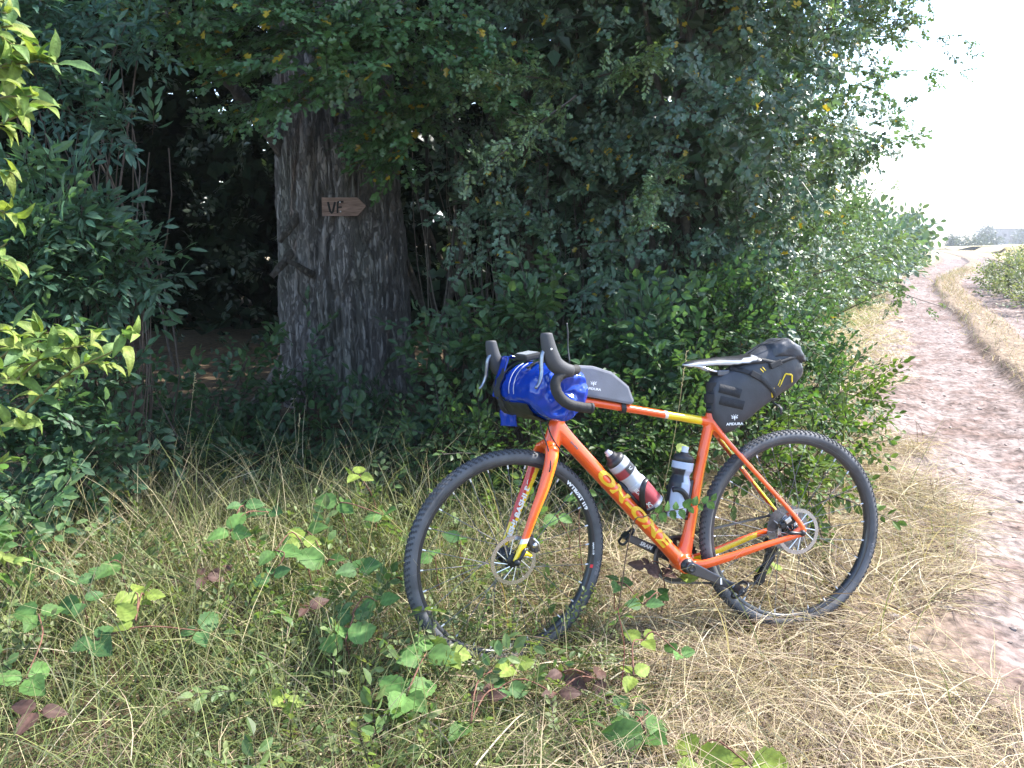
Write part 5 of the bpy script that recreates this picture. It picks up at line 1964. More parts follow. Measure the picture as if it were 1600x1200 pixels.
# cables
for pts in ([(0.930, 0.03, 0.83), (0.925, 0.035, 0.77), (0.905, 0.045, 0.70), (0.905, 0.062, 0.655), (0.912, 0.066, 0.630)],
            [(0.915, 0.05, 0.81), (0.895, 0.045, 0.745), (0.850, 0.036, 0.685), (0.822, 0.030, 0.668)]):
    part('cable', MB().add(*tube(smooth_path(pts, 20), 0.0024, 8)), M_BLACK, steered=True)
part('cable', MB().add(*tube(smooth_path([(0.905, 0.19, 0.985), (0.900, 0.17, 1.03), (0.897, 0.165, 1.075), (0.899, 0.162, 1.105)], 14), 0.0022, 7)), M_BLACK, steered=True)
part('cable', MB().add(*tube(smooth_path([(0.905, 0.062, 0.640), (0.955, 0.068, 0.53), (0.985, 0.070, 0.46), (0.975, 0.062, 0.42)], 14), 0.0001, 6)), M_BLACK, steered=True) if False else None
mb = MB().add(*rounded(box((0.965, 0.03, 1.000), (0.030, 0.042, 0.010), rot3((0, 1, 0), 0.15).T), 0.006))
comp = part('bike_computer', mb, M_MATT, steered=True, smooth=False)
mb = MB().add(*box((0.969, 0.03, 1.0105), (0.022, 0.034, 0.0006), rot3((0, 1, 0), 0.15).T))
part('screen', mb, plain('computer_screen', (0.35, 0.37, 0.40), rough=0.15), comp, steered=True, smooth=False)

# ---- bottle cages
def cage(axis0, axis1, away):
    """black bottle cage: a spine along the tube and two curling arms"""
    A, B = np.asarray(axis0, float), np.asarray(axis1, float)
    d = nrm(B - A)
    aw = np.asarray(away, float)
    mb = MB()
    L_ = np.linalg.norm(B - A)
    V_, T_, Q_ = tube(np.array([A - aw * 0.040 - d * 0.005, A - aw * 0.040 + d * L_ * 0.62]), [0.011, 0.011], 10)
    mb.add(V_, T_, Q_)
    for s in (1, -1):
        pts = []
        for t in np.linspace(0, 1, 18):
            ang = math.pi - t * 2.55
            h_ = 0.012 + 0.085 * math.sin(t * 1.9) ** 1.2
            pts.append(A + d * h_ + aw * 0.0405 * math.cos(ang) + np.array([0, s * 0.0405 * math.sin(ang), 0]))
        V_, T_, Q_ = tube(np.array(pts), np.linspace(0.011, 0.0085, 18), 8, rb=np.linspace(0.0035, 0.003, 18))
        mb.add(V_, T_, Q_)
    pts = [A + d * (0.008) + aw * 0.0405 * math.cos(t) + np.array([0, 0.0405 * math.sin(t), 0]) for t in np.linspace(math.pi * 0.6, math.pi * 1.4, 12)]
    mb.add(*tube(np.array(pts), 0.004, 8))
    return mb


b1a, b1b = np.array([0.513, 0, 0.480]), np.array([0.670, 0, 0.660])
d1 = nrm(b1b - b1a)
away1 = nrm(np.cross(d1, [0, 1.0, 0]))
if away1[2] < 0:
    away1 = -away1
part('bottle_cage', cage(b1a, b1b, away1), M_BLACK)
b2a, b2b = np.array([0.4430, 0, 0.432]), np.array([0.4010, 0, 0.640])
d2 = nrm(b2b - b2a)
away2 = nrm(np.cross(d2, [0, 1.0, 0]))
if away2[0] < 0:
    away2 = -away2
part('bottle_cage', cage(b2a, b2b, away2), M_BLACK)

# ------------------------------------------------------------------ water bottles
M_PLAS = attr_mat('bottle_plastic', rough=0.35, transl=0.12, spec=0.5, tcol=(1, 1, 1))


def bottle(A, d, prof, colour_fn, label, cap_mat, noz_mat, L_):
    t = thing('water_bottle', label, 'bottle', mat4=bike_mat(A))
    prof = resample(np.array(prof), 70)
    V_, T_, Q_ = lathe(prof, (0, 0, 0), d, 40)
    h_ = V_ @ d
    e = V_ - h_[:, None] * d
    ang = np.arctan2(e[:, 1], e @ nrm(np.cross(d, [0, 1.0, 0])))
    C_ = colour_fn(h_, ang)
    MB().add(V_, T_, Q_, c=C_).build('body', M_PLAS, t, True)
    return t


def c1(h_, a):
    C_ = np.tile(np.array([0.52, 0.54, 0.60]), (len(h_), 1))
    redp = np.array([0.36, 0.05, 0.06])
    C_[(h_ > 0.012) & (h_ < 0.092) & (np.sin(a) > -0.2)] = redp
    C_[(h_ > 0.150) & (h_ < 0.180)] = np.array([0.025, 0.022, 0.025])
    C_[(h_ > 0.150) & (h_ < 0.180) & (np.cos(a) * np.sign(away1[2]) < -0.15)] = redp
    return C_


bt1 = bottle(b1a, d1, [(0.001, 0.0), (0.031, 0.0), (0.0355, 0.004), (0.0365, 0.012), (0.0365, 0.100), (0.0335, 0.112), (0.0325, 0.125), (0.0335, 0.138), (0.0362, 0.146), (0.0365, 0.165), (0.036, 0.196), (0.0335, 0.203), (0.030, 0.205)], c1, 'red black and clear water bottle in the down tube cage', None, None, 0.2)
M_CAP = plain('bottle_cap', (0.03, 0.03, 0.034), rough=0.45)
MB().add(*lathe([(0.031, 0.200), (0.0335, 0.203), (0.0335, 0.217), (0.027, 0.222), (0.020, 0.226), (0.019, 0.236), (0.014, 0.238)], (0, 0, 0), d1, 32)).build('cap', M_CAP, bt1, True)
MB().add(*lathe([(0.0125, 0.236), (0.0125, 0.244), (0.009, 0.247), (0.0095, 0.254), (0.001, 0.255)], (0, 0, 0), d1, 24)).build('spout', plain('clear_spout', (0.55, 0.56, 0.6), rough=0.3), bt1, True)
r1 = -d1
lettering('lettering', 'IIDI', 0.017, d1 * 0.088 + np.array([0, 0.0, 0]) - away1 * 0.021, r1, M_WHITE, bt1, base=np.zeros(3), wrap=lambda v: 0.0372 * np.sqrt(np.clip(1 - ((v - 0.021) / 0.0372) ** 2, 0.02, 1)), bold=0.02)
lettering('lettering', 'SC', 0.017, d1 * 0.026 - away1 * 0.021, r1, M_WHITE, bt1, base=np.zeros(3), wrap=lambda v: 0.0372 * np.sqrt(np.clip(1 - ((v - 0.021) / 0.0372) ** 2, 0.02, 1)), bold=0.04)
lettering('lettering', 'SC', 0.015, d1 * 0.165 + away1 * 0.012, nrm(away1), M_WHITE, bt1, base=np.zeros(3), wrap=lambda v: 0.0350 + 0 * v, bold=0.03)


def c2(h_, a):
    C_ = np.tile(np.array([0.48, 0.54, 0.68]), (len(h_), 1))
    C_[(h_ > 0.100) & (h_ < 0.168) & (np.cos(a) < -0.10 - 6 * np.maximum(0, 0.13 - h_))] = np.array([0.035, 0.037, 0.045])
    C_[(h_ > 0.0) & (h_ < 0.11) & (np.cos(a) < -0.93)] = np.array([0.035, 0.037, 0.045])
    return C_


bt2 = bottle(b2a, d2, [(0.001, 0.0), (0.032, 0.0), (0.0355, 0.003), (0.0365, 0.010), (0.0365, 0.105), (0.0350, 0.122), (0.0295, 0.138), (0.0285, 0.146), (0.0330, 0.156), (0.0362, 0.164), (0.0365, 0.186), (0.034, 0.190), (0.031, 0.191)], c2, 'pale blue water bottle with black lid in the seat tube cage', None, None, 0.2)
MB().add(*lathe([(0.031, 0.187), (0.0355, 0.190), (0.0355, 0.206), (0.033, 0.210), (0.016, 0.216), (0.014, 0.222)], (0, 0, 0), d2, 32)).build('cap', M_CAP, bt2, True)
MB().add(*lathe([(0.0125, 0.218), (0.0115, 0.230), (0.0125, 0.238), (0.011, 0.241), (0.001, 0.242)], (0, 0, 0), d2, 24)).build('spout', plain('milky_spout', (0.62, 0.65, 0.7), rough=0.4), bt2, True)

# ------------------------------------------------------------------ bags
def bee_logo(parent, origin, s, base, right=(-1, 0, 0), wrapy=0.0):
    """small winged emblem"""
    mb = MB()
    o_ = np.asarray(origin, float)
    R_ = nrm(np.asarray(right, float))
    U_ = np.cross([0, 1.0, 0], R_)
    def q(pts):
        P_ = np.array([o_ + R_ * a * s + U_ * b * s for a, b in pts])
        n_ = len(P_)
        Vv = np.vstack([P_, P_ + [0, 0.0006, 0]])
        i_ = np.arange(n_)
        j_ = (i_ + 1) % n_
        Tt = [(n_, n_ + k, n_ + k + 1) for k in range(1, n_ - 1)]
        mb.add(Vv, np.array(Tt), np.c_[i_, j_, j_ + n_, i_ + n_])
    for m in (1, -1):
        q([(m * 0.10, 0.10), (m * 0.30, 0.30), (m * 1.0, 0.72), (m * 0.75, 0.30)][::m])
        q([(m * 0.10, 0.00), (m * 0.72, 0.12), (m * 0.85, -0.10), (m * 0.55, -0.22)][::m])
        q([(m * 0.16, 0.42), (m * 0.42, 0.78), (m * 0.36, 0.82), (m * 0.10, 0.48)][::m])
    q([(-0.16, 0.38), (0, 0.5), (0.16, 0.38), (0.18, 0.0), (0.10, -0.45), (0, -0.72), (-0.10, -0.45), (-0.18, 0.0)][::-1])
    return mb.build('emblem', M_WHITE, parent, off=base)


# top tube bag
TB0 = np.array([0.69, 0, 0.83])
ttb = thing('top_tube_bag', 'grey wedge-shaped bag strapped on the orange top tube', 'bag', mat4=bike_mat(TB0))
Lp = [(0.7895, 0.875), (0.787, 0.866), (0.74, 0.855), (0.68, 0.841), (0.63, 0.830), (0.600, 0.824), (0.588, 0.826), (0.5845, 0.833)]
Up = [(0.7895, 0.945), (0.784, 0.958), (0.735, 0.956), (0.675, 0.938), (0.635, 0.912), (0.606, 0.884), (0.590, 0.852), (0.5848, 0.838)]
Wd = [0.018, 0.025, 0.027, 0.027, 0.027, 0.026, 0.021, 0.010]
V_, T_, Q_ = plate([(0.790, 0.955), (0.783, 0.961), (0.727, 0.956), (0.662, 0.934), (0.604, 0.885), (0.5865, 0.836), (0.590, 0.826), (0.600, 0.8225), (0.787, 0.8645), (0.7915, 0.870)], -0.027, 0.027, 0.009)
M_BAG = plain('grey_bag_fabric', (0.19, 0.195, 0.225), rough=0.6, bump=0.12, bscale=160, vary=0.25, vscale=14)
MB().add(V_, T_, Q_).build('body', M_BAG, ttb, False, off=TB0)
bee_logo(ttb, (0.7290, 0.0285, 0.898), 0.0115, TB0, right=nrm(np.array([-1, 0, -0.10])))
lettering('lettering', 'APIDURA', 0.0105, (0.7290, 0.0286, 0.8810), nrm(np.array([-1, 0, -0.16])), M_WHITE, ttb, base=TB0, bold=0.03, stretch=1.15)
an = np.linspace(-0.3, math.pi + 0.3, 18)
cxp = np.array([0.628, 0, 0.8165])
for (x0, nm) in ((0.622, 'strap'),):
    VV, QQ = [], []
    for xx in (x0 - 0.0085, x0 + 0.0085):
        cz = 0.746 + (xx - 0.296) * 0.2085
        for a0 in np.linspace(0, 2 * math.pi, 25):
            VV.append((xx, 0.0235 * math.cos(a0), cz + 0.0200 * math.sin(a0)))
    QQ = [(k, k + 1, 26 + k, 25 + k) for k in range(24)]
    MB().add(np.array(VV), Q=QQ).build('strap', M_MATT, ttb, True, off=TB0)

# saddle bag
SB0 = np.array([0.15, 0, 0.70])
sbg = thing('saddle_bag', 'large black roll-top saddle bag with yellow marks hung behind the seatpost', 'bag', mat4=bike_mat(SB0))
Lp = [(0.305, 0.790), (0.298, 0.752), (0.268, 0.712), (0.238, 0.708), (0.200, 0.731), (0.155, 0.762), (0.10, 0.799), (0.05, 0.831), (0.003, 0.861), (-0.022, 0.888), (-0.030, 0.915)]
Up = [(0.302, 0.840), (0.296, 0.880), (0.285, 0.902), (0.262, 0.915), (0.228, 0.928), (0.190, 0.948), (0.150, 0.977), (0.105, 0.996), (0.055, 1.004), (0.015, 0.985), (-0.015, 0.945)]
Wd = [0.020, 0.034, 0.042, 0.048, 0.055, 0.062, 0.068, 0.073, 0.074, 0.066, 0.040]
L2, U2, W2 = resample(Lp, 60), resample(Up, 60), resample(Wd, 60)
V_, T_, Q_ = loft(L2, U2, W2, e=2.9, n=48)
wr = sstep(0.16, 0.02, V_[:, 0])
V_ = V_ + nrm(V_ - [0.15, 0, 0.86]) * ((0.004 + 0.014 * wr) * (1 - np.abs(2 * fbm(V_ * np.array([17, 13, 17]), 3, 15) - 1) - 0.6))[:, None]
M_SB = plain('black_bag_laminate', (0.052, 0.055, 0.066), rough=0.45, bump=0.15, bscale=180, vary=0.35, vscale=18)
MB().add(V_, T_, Q_).build('body', M_SB, sbg, True, off=SB0)


def sb_y(x_, z_):
    """outer left surface of the saddle bag at x, z"""
    best = None
    k = None
    m = V_[:, 1] > 0.006
    P_ = V_[m]
    d2_ = (P_[:, 0] - x_) ** 2 + (P_[:, 2] - z_) ** 2
    ix = np.argsort(d2_)[:4]
    return float(P_[ix, 1].mean())


def patch(pts, w_, mat, name, lift=0.0016, n_=16, parent=sbg, th_=0.0012):
    """a strap laid over the left side of the saddle bag along x,z points"""
    P_ = smooth_path(np.array([(a, 0, b) for a, b in pts]), n_)
    P_[:, 1] = [sb_y(p[0], p[2]) for p in P_]
    ky = np.convolve(np.pad(P_[:, 1], 2, 'edge'), np.ones(5) / 5, 'valid')
    P_[:, 1] = np.maximum(ky, P_[:, 1]) + lift
    t = nrm(np.gradient(P_, axis=0))
    sd = nrm(np.cross(t, [0, 1.0, 0]))
    rows = []
    for s in (-1, 0, 1):
        R_ = P_ + sd * w_ * s
        yy = np.array([max(sb_y(p[0], p[2]) + lift, p[1] - 0.006) for p in R_])
        R_[:, 1] = np.where(np.abs(yy - R_[:, 1]) < 0.02, yy, R_[:, 1])
        rows.append(R_)
    Vv = np.stack(rows, 1).reshape(-1, 3)
    Vv2 = Vv + [0, th_, 0]
    Qq = []
    for a in range(n_ - 1):
        for b in range(2):
            i_ = a * 3 + b
            Qq.append((i_, i_ + 1, i_ + 4, i_ + 3))
    Qq = np.array(Qq)
    nV = len(Vv)
    edge = [(a * 3, (a + 1) * 3) for a in range(n_ - 1)] + [((a + 1) * 3 + 2, a * 3 + 2) for a in range(n_ - 1)]
    Qe = np.array([(a, b, b + nV, a + nV) for a, b in edge])
    return MB().add(np.vstack([Vv, Vv2]), Q=np.vstack([Qq, Qq[:, ::-1] + nV, Qe])).build(name, mat, parent, True, off=SB0)


M_STRAP = plain('black_webbing', (0.020, 0.020, 0.023), rough=0.65, bump=0.3, bscale=250)
M_VELCRO = plain('dark_velcro', (0.030, 0.031, 0.036), rough=0.85, bump=0.5, bscale=220, vary=0.4, vscale=60)
for zz_, x1 in ((0.868, 0.215), (0.828, 0.205)):
    VV, QQ = [], []
    n_ = 22
    for a0 in np.linspace(-1.9, 1.9, n_):
        cxx = 0.282 + (0.868 - zz_) * 0.22
        for dz in (-0.0150, 0.0150):
            VV.append((cxx + 0.021 * math.cos(a0) * 1.0 + 0.008, (0.030 if abs(a0) > 1.3 else 0.026) * math.sin(a0), zz_ + dz + (0.012 * math.sin(a0) * 0)))
    QQ = [(2 * k, 2 * k + 1, 2 * k + 3, 2 * k + 2) for k in range(n_ - 1)]
    MB().add(np.array(VV), Q=QQ).build('seatpost_strap', M_STRAP, sbg, True, off=SB0)
    patch([(0.285, zz_ - 0.004), (0.25, zz_ - 0.014), (x1, zz_ - 0.026)], 0.015, M_VELCRO, 'velcro_tab')
patch([(0.235, 0.930), (0.19, 0.915), (0.14, 0.885), (0.095, 0.84), (0.080, 0.805)], 0.008, M_STRAP, 'compression_strap', lift=0.003)
MB().add(*rounded(box((0.165, sb_y(0.165, 0.902) + 0.006, 0.903), (0.020, 0.004, 0.010), rot3((0, 1, 0), -0.5).T), 0.002)).build('buckle', M_MATT, sbg, False, off=SB0)
MB().add(*rounded(box((0.095, sb_y(0.095, 0.935) + 0.008, 0.938), (0.022, 0.006, 0.010), rot3((0, 1, 0), 0.35).T), 0.003)).build('buckle', M_MATT, sbg, False, off=SB0)
MB().add(*tube(smooth_path([(0.080, sb_y(0.08, 0.81) + 0.004, 0.806), (0.076, 0.075, 0.79), (0.078, 0.076, 0.765)], 8), [0.006, 0.006, 0.006, 0.006, 0.006, 0.005, 0.005, 0.004], 6, rb=[0.0012] * 8)).build('strap_tail', M_STRAP, sbg, True, off=SB0)
M_REFL = plain('yellow_reflective', (0.70, 0.52, 0.03), rough=0.5)
for pts, w_ in (([(0.072, 0.868), (0.056, 0.903)], 0.0028), ([(0.056, 0.904), (0.032, 0.899)], 0.0028), ([(0.031, 0.899), (0.026, 0.873)], 0.0028),
                ([(0.098, 0.858), (0.104, 0.838)], 0.0030), ([(0.104, 0.838), (0.098, 0.824)], 0.0030),
                ([(0.083, 0.865), (0.075, 0.885)], 0.0015), ([(0.076, 0.860), (0.068, 0.878)], 0.0015),
                ([(0.146, 0.925), (0.136, 0.912)], 0.0014), ([(0.138, 0.930), (0.128, 0.917)], 0.0014), ([(0.196, 0.925), (0.190, 0.915)], 0.0014)):
    patch(pts, w_, M_REFL, 'reflective_mark', lift=0.0012, n_=5)
lg_y = sb_y(0.238, 0.752)
bee_logo(sbg, (0.236, lg_y + 0.0045, 0.762), 0.0140, SB0)
lettering('lettering', 'APIDURA', 0.0120, (0.236, lg_y + 0.0045, 0.7405), (-1, 0, -0.02), M_WHITE, sbg, base=SB0, bold=0.03, stretch=1.25)
# rolled end with its fold
V_r, T_r, Q_r = loft(resample([(0.10, 0.955), (0.05, 0.955), (0.0, 0.943), (-0.020, 0.935)], 24), resample([(0.085, 1.004), (0.035, 1.020), (-0.005, 1.002), (-0.024, 0.960)], 24), resample([0.070, 0.080, 0.078, 0.066], 24), e=3.4, n=48)
V_r = V_r + nrm(V_r - [0.04, 0, 0.97]) * (0.020 * (1 - np.abs(2 * fbm(V_r * np.array([20, 14, 26]), 3, 25) - 1) - 0.6))[:, None]
MB().add(V_r, T_r, Q_r).build('roll_top', M_SB, sbg, True, off=SB0)
patch([(0.14, 0.955), (0.09, 0.943), (0.04, 0.955), (0.005, 0.965)], 0.006, M_STRAP, 'roll_strap', lift=0.009)
MB().add(*tube(smooth_path([(0.17, 0.03, 0.975), (0.13, 0.045, 1.002), (0.07, 0.05, 1.018), (0.03, 0.05, 1.022)], 14), 0.0018, 6)).build('bungee_cord', M_BLACK, sbg, True, off=SB0)

# handlebar bag (steers with the bar)
HB0 = np.array([0.915, 0, 0.79])
hbg = thing('handlebar_bag', 'shiny blue roll bag with black panel strapped to the handlebar', 'bag', mat4=bike_mat(HB0))
M_BLUE = plain('blue_vinyl', (0.006, 0.042, 0.34), rough=0.16, spec=0.6, bump=0.25, bscale=28)
HC = np.array([0.905, 0, 0.884])


def hb_map(yy, ang, rad_):
    return np.stack([HC[0] + rad_ * np.cos(ang), yy, HC[2] + rad_ * np.sin(ang) * 0.98 + 0.06 * yy], -1)


ny_, na_ = 60, 72
ys_ = np.concatenate([np.linspace(-0.185, 0.138, 48), 0.138 + 0.020 * np.sin(np.linspace(0.15, 1.571, 12))])
fac = np.concatenate([np.interp(np.linspace(0, 1, 48), [0, 0.08, 0.3, 1], [0.70, 0.93, 1, 0.98]), np.cos(np.linspace(0.15, 1.5705, 12)) ** 0.55 * 0.98])
an_ = np.linspace(0, 2 * np.pi, na_, endpoint=False)
YY, AA = np.meshgrid(ys_, an_, indexing='ij')
RR = 0.090 * fac[:, None] * np.ones_like(AA)
pn = np.stack([np.cos(AA) * 2.2 * fac[:, None], YY * 14, np.sin(AA) * 2.2 * fac[:, None]], -1)
cr_ = 1 - np.abs(2 * fbm(pn, 3, 115) - 1)
RR = RR * (1 + 0.17 * (cr_ - 0.75)) * (1 + 0.012 * np.cos(AA * 5 + YY * 12))
endd = sstep(0.11, 0.148, YY)
YY2 = YY + endd * 0.022 * (fbm(pn * 1.6, 2, 117) - 0.5) * 2
Vb = hb_map(YY2, AA, RR)
i = np.arange(59)[:, None] * na_
j = np.arange(na_)[None]
k_ = (np.arange(na_)[None] + 1) % na_
Qb = np.stack([i + j, i + k_, i + na_ + k_, i + na_ + j], -1).reshape(-1, 4)
Vb = np.vstack([Vb.reshape(-1, 3), hb_map(np.array([-0.185]), np.array([0.0]), np.array([0.0]))])
Tb = [(60 * na_, q, (q + 1) % na_) for q in range(na_)]
mb = MB().add(steer(Vb), np.array(Tb)[:, ::-1], Qb[:, ::-1])
mb.build('body', M_BLUE, hbg, True, off=HB0)
M_HARN = plain('black_harness', (0.012, 0.012, 0.014), rough=0.55, bump=0.2, bscale=120)


def hb_patch(y0, y1, a0, a1, rad_, mat, name, ny=10, na=24, taper=None):
    yy, aa = np.meshgrid(np.linspace(y0, y1, ny), np.linspace(a0, a1, na), indexing='ij')
    if taper is not None:
        yy = yy + taper(aa, yy)
    rr2 = np.full_like(yy, rad_)
    pn_ = np.stack([np.cos(aa) * 2.2, yy * 14, np.sin(aa) * 2.2], -1)
    rr2 = rr2 * (1.0 + 0.16 * (1 - np.abs(2 * fbm(pn_, 3, 115) - 1) - 0.75))
    A_ = hb_map(yy, aa, rr2).reshape(-1, 3)
    B_ = hb_map(yy, aa, rr2 + 0.0016).reshape(-1, 3)
    I_ = (np.arange(ny - 1)[:, None] * na + np.arange(na - 1)[None]).ravel()
    Q1 = np.stack([I_, I_ + na, I_ + na + 1, I_ + 1], -1)
    nA = len(A_)
    edge = [(q, q + 1) for q in range(na - 1)] + [((ny - 1) * na + q + 1, (ny - 1) * na + q) for q in range(na - 1)] + [((q + 1) * na, q * na) for q in range(ny - 1)] + [(q * na + na - 1, (q + 1) * na + na - 1) for q in range(ny - 1)]
    Qe = np.array([(a, b, b + nA, a + nA) for a, b in edge])
    return MB().add(steer(np.vstack([A_, B_])), Q=np.vstack([Q1, Q1[:, ::-1] + nA, Qe])).build(name, mat, hbg, True, off=HB0)


hb_patch(-0.150, 0.075, -2.3, -0.35, 0.0945, M_HARN, 'harness_panel', 16, 30, taper=lambda a, y: 0.05 * sstep(-0.9, -0.35, a) * (y - 0.085) / 0.235 * -1)
hb_patch(-0.150, -0.105, -0.9, 1.9, 0.0965, M_STRAP, 'strap', 8, 40)
hb_patch(0.010, 0.034, 0.9, 2.4, 0.0955, M_STRAP, 'strap', 5, 20)
# roll-top: upright stiff fold at the far end and the hanging tail
def sheet(P00, P10, P01, P11, mat, name, amp=0.006, n_=14, th_=0.004, seed=3):
    u_, v_ = np.meshgrid(np.linspace(0, 1, n_), np.linspace(0, 1, n_), indexing='ij')
    P_ = (np.asarray(P00) * ((1 - u_) * (1 - v_))[..., None] + np.asarray(P10) * (u_ * (1 - v_))[..., None] + np.asarray(P01) * ((1 - u_) * v_)[..., None] + np.asarray(P11) * (u_ * v_)[..., None])
    nn_ = nrm(np.cross(np.asarray(P10, float) - P00, np.asarray(P01, float) - P00))
    w_ = fbm(np.stack([u_ * 3, v_ * 2, 0 * u_ + seed], -1), 3, seed) - 0.5
    P_ = P_ + nn_ * (w_ * 2 * amp)[..., None]
    A_ = P_.reshape(-1, 3)
    B_ = A_ + nn_ * th_
    I_ = (np.arange(n_ - 1)[:, None] * n_ + np.arange(n_ - 1)[None]).ravel()
    Q1 = np.stack([I_, I_ + n_, I_ + n_ + 1, I_ + 1], -1)
    nA = len(A_)
    edge = [(q, q + 1) for q in range(n_ - 1)] + [((n_ - 1) * n_ + q + 1, (n_ - 1) * n_ + q) for q in range(n_ - 1)] + [((q + 1) * n_, q * n_) for q in range(n_ - 1)] + [(q * n_ + n_ - 1, (q + 1) * n_ + n_ - 1) for q in range(n_ - 1)]
    Qe = np.array([(a, b, b + nA, a + nA) for a, b in edge])
    return MB().add(steer(np.vstack([A_, B_])), Q=np.vstack([Q1, Q1[:, ::-1] + nA, Qe])).build(name, mat, hbg, True, off=HB0)


sheet((0.985, -0.195, 0.850), (1.000, -0.130, 0.850), (0.955, -0.205, 0.985), (0.965, -0.110, 0.985), M_BLUE, 'roll_fold', 0.010, seed=5)
sheet((0.955, -0.195, 0.985), (0.965, -0.100, 0.988), (0.890, -0.195, 0.972), (0.890, -0.090, 0.975), M_BLUE, 'roll_fold', 0.008, seed=6)
sheet((0.965, -0.185, 0.750), (0.945, -0.110, 0.755), (0.960, -0.190, 0.830), (0.945, -0.090, 0.830), M_BLUE, 'hanging_tail', 0.012, seed=8)
M_CORD = plain('white_cord', (0.55, 0.56, 0.60), rough=0.6)
for y0 in (-0.055, -0.02):
    pts = [hb_map(np.array([y0 + 0.02 * t]), np.array([1.2 - 1.25 * t]), np.array([0.0985]))[0] for t in np.linspace(0, 1, 8)]
    MB().add(steer(tube(np.array(pts), 0.0012, 6)[0]), *tube(np.array(pts), 0.0012, 6)[1:]).build('cord', M_CORD, hbg, True, off=HB0)
# ------------------------------------------------------------------ grass
grng = np.random.default_rng(51)


def blades(n, pos, length, lean, width, base_c, vary, nseg=4, curve=1.0, z0=None, az=None, tipc=None, rng=grng):
    """ribbons that leave the ground at angle `lean` from upright and arch over; returns verts, quads, colours"""
    az = rng.random(n) * 2 * np.pi if az is None else az
    t = np.linspace(0, 1, nseg + 1)
    th_ = lean[:, None] + curve * (0.4 + rng.random((n, 1))) * t[None] ** 1.3
    ds = length[:, None] / nseg
    hx = np.concatenate([np.zeros((n, 1)), np.cumsum(np.sin(th_[:, 1:]) * ds, 1)], 1)
    hz = np.concatenate([np.zeros((n, 1)), np.cumsum(np.cos(th_[:, 1:]) * ds, 1)], 1)
    bend = 0.35 * rng.normal(size=(n, 1)) * t[None] ** 2 * length[:, None]
    ca, sa = np.cos(az)[:, None], np.sin(az)[:, None]
    X = pos[:, 0:1] + hx * ca - bend * sa
    Y = pos[:, 1:2] + hx * sa + bend * ca
    g = gh(X, Y)
    Z = (gh(pos[:, 0], pos[:, 1])[:, None] if z0 is None else (gh(pos[:, 0], pos[:, 1]) + z0)[:, None]) + hz
    Z = np.maximum(Z, g + 0.006 + 0.02 * rng.random((n, 1)))
    w = width[:, None] * (1 - 0.85 * t[None] ** 1.5) * 0.5
    fa = az + 1.57 + 0.7 * rng.normal(size=n)
    sx, sy = np.cos(fa)[:, None] * w, np.sin(fa)[:, None] * w
    sz = 0.5 * w * rng.normal(size=(n, 1))
    L_ = np.stack([X - sx, Y - sy, Z - sz], -1)
    R_ = np.stack([X + sx, Y + sy, Z + sz], -1)
    V = np.stack([L_, R_], 2).reshape(n, -1, 3)
    k = 2 * (nseg + 1)
    b = (np.arange(n) * k)[:, None]
    i = (np.arange(nseg) * 2)[None]
    Q = np.stack([b + i, b + i + 1, b + i + 3, b + i + 2], -1).reshape(-1, 4)
    c = base_c * (1 + vary * (rng.random((n, 1)) - 0.5) * 2)
    c = c[:, None, :] * np.ones((1, k, 1))
    if tipc is not None:
        tt = np.repeat(t, 2)[None, :, None] ** 2
        c = c * (1 - 0.5 * tt) + 0.5 * tt * tipc
    return V.reshape(-1, 3), Q, c.reshape(-1, 3)


def scatter(n, x0, x1, y0, y1, ok):
    out = []
    m = 0
    for _ in range(40):
        if m >= n:
            break
        p = np.c_[x0 + (x1 - x0) * grng.random(n), y0 + (y1 - y0) * grng.random(n)]
        p = p[ok(p)]
        out.append(p)
        m += len(p)
    return np.concatenate(out)[:n]


def in_view(p, margin=0.12):
    d = p[:, 1] * math.cos(CAM_PITCH) + CAM_H * math.sin(CAM_PITCH)
    return np.abs(p[:, 0]) < d * (800 / FPX + margin) + 0.15


def verge(p):
    _, D = track_sd(p[:, 0], p[:, 1])
    edge = -0.30 + 0.26 * sstep(5.5, 9.0, p[:, 1]) + 0.45 * (vnoise(np.c_[p * 2.3, 0 * p[:, :1]], 3) - 0.5)
    return (D < edge) & in_view(p)


def hedge_side(p):
    """distance in front of the hedge face (positive in front)"""
    fx_ = np.interp(p[:, 1], [4.6, 5.15, 6.0, 7.0, 8.3, 10.4, 14, 18.5, 23.2], [1.0, 1.2, 2.1, 2.42, 2.86, 3.8, 5.6, 7.75, 9.9])
    return p[:, 0] - fx_


DRY = np.array([0.46, 0.37, 0.235])
DRYG = np.array([0.39, 0.34, 0.18])
GRN = np.array([0.115, 0.155, 0.045])
GRN2 = np.array([0.20, 0.23, 0.075])


def dryness(p):
    """0 green .. 1 bleached; patches with a shape of their own"""
    n_ = fbm(np.c_[p * 1.6, 0 * p[:, :1]], 3, 131)
    right = sstep(-0.1, 1.0, p[:, 0] - 0.25 * (p[:, 1] - 2.6))
    return np.clip(0.42 + 0.5 * right + 0.9 * (n_ - 0.5), 0.05, 1)


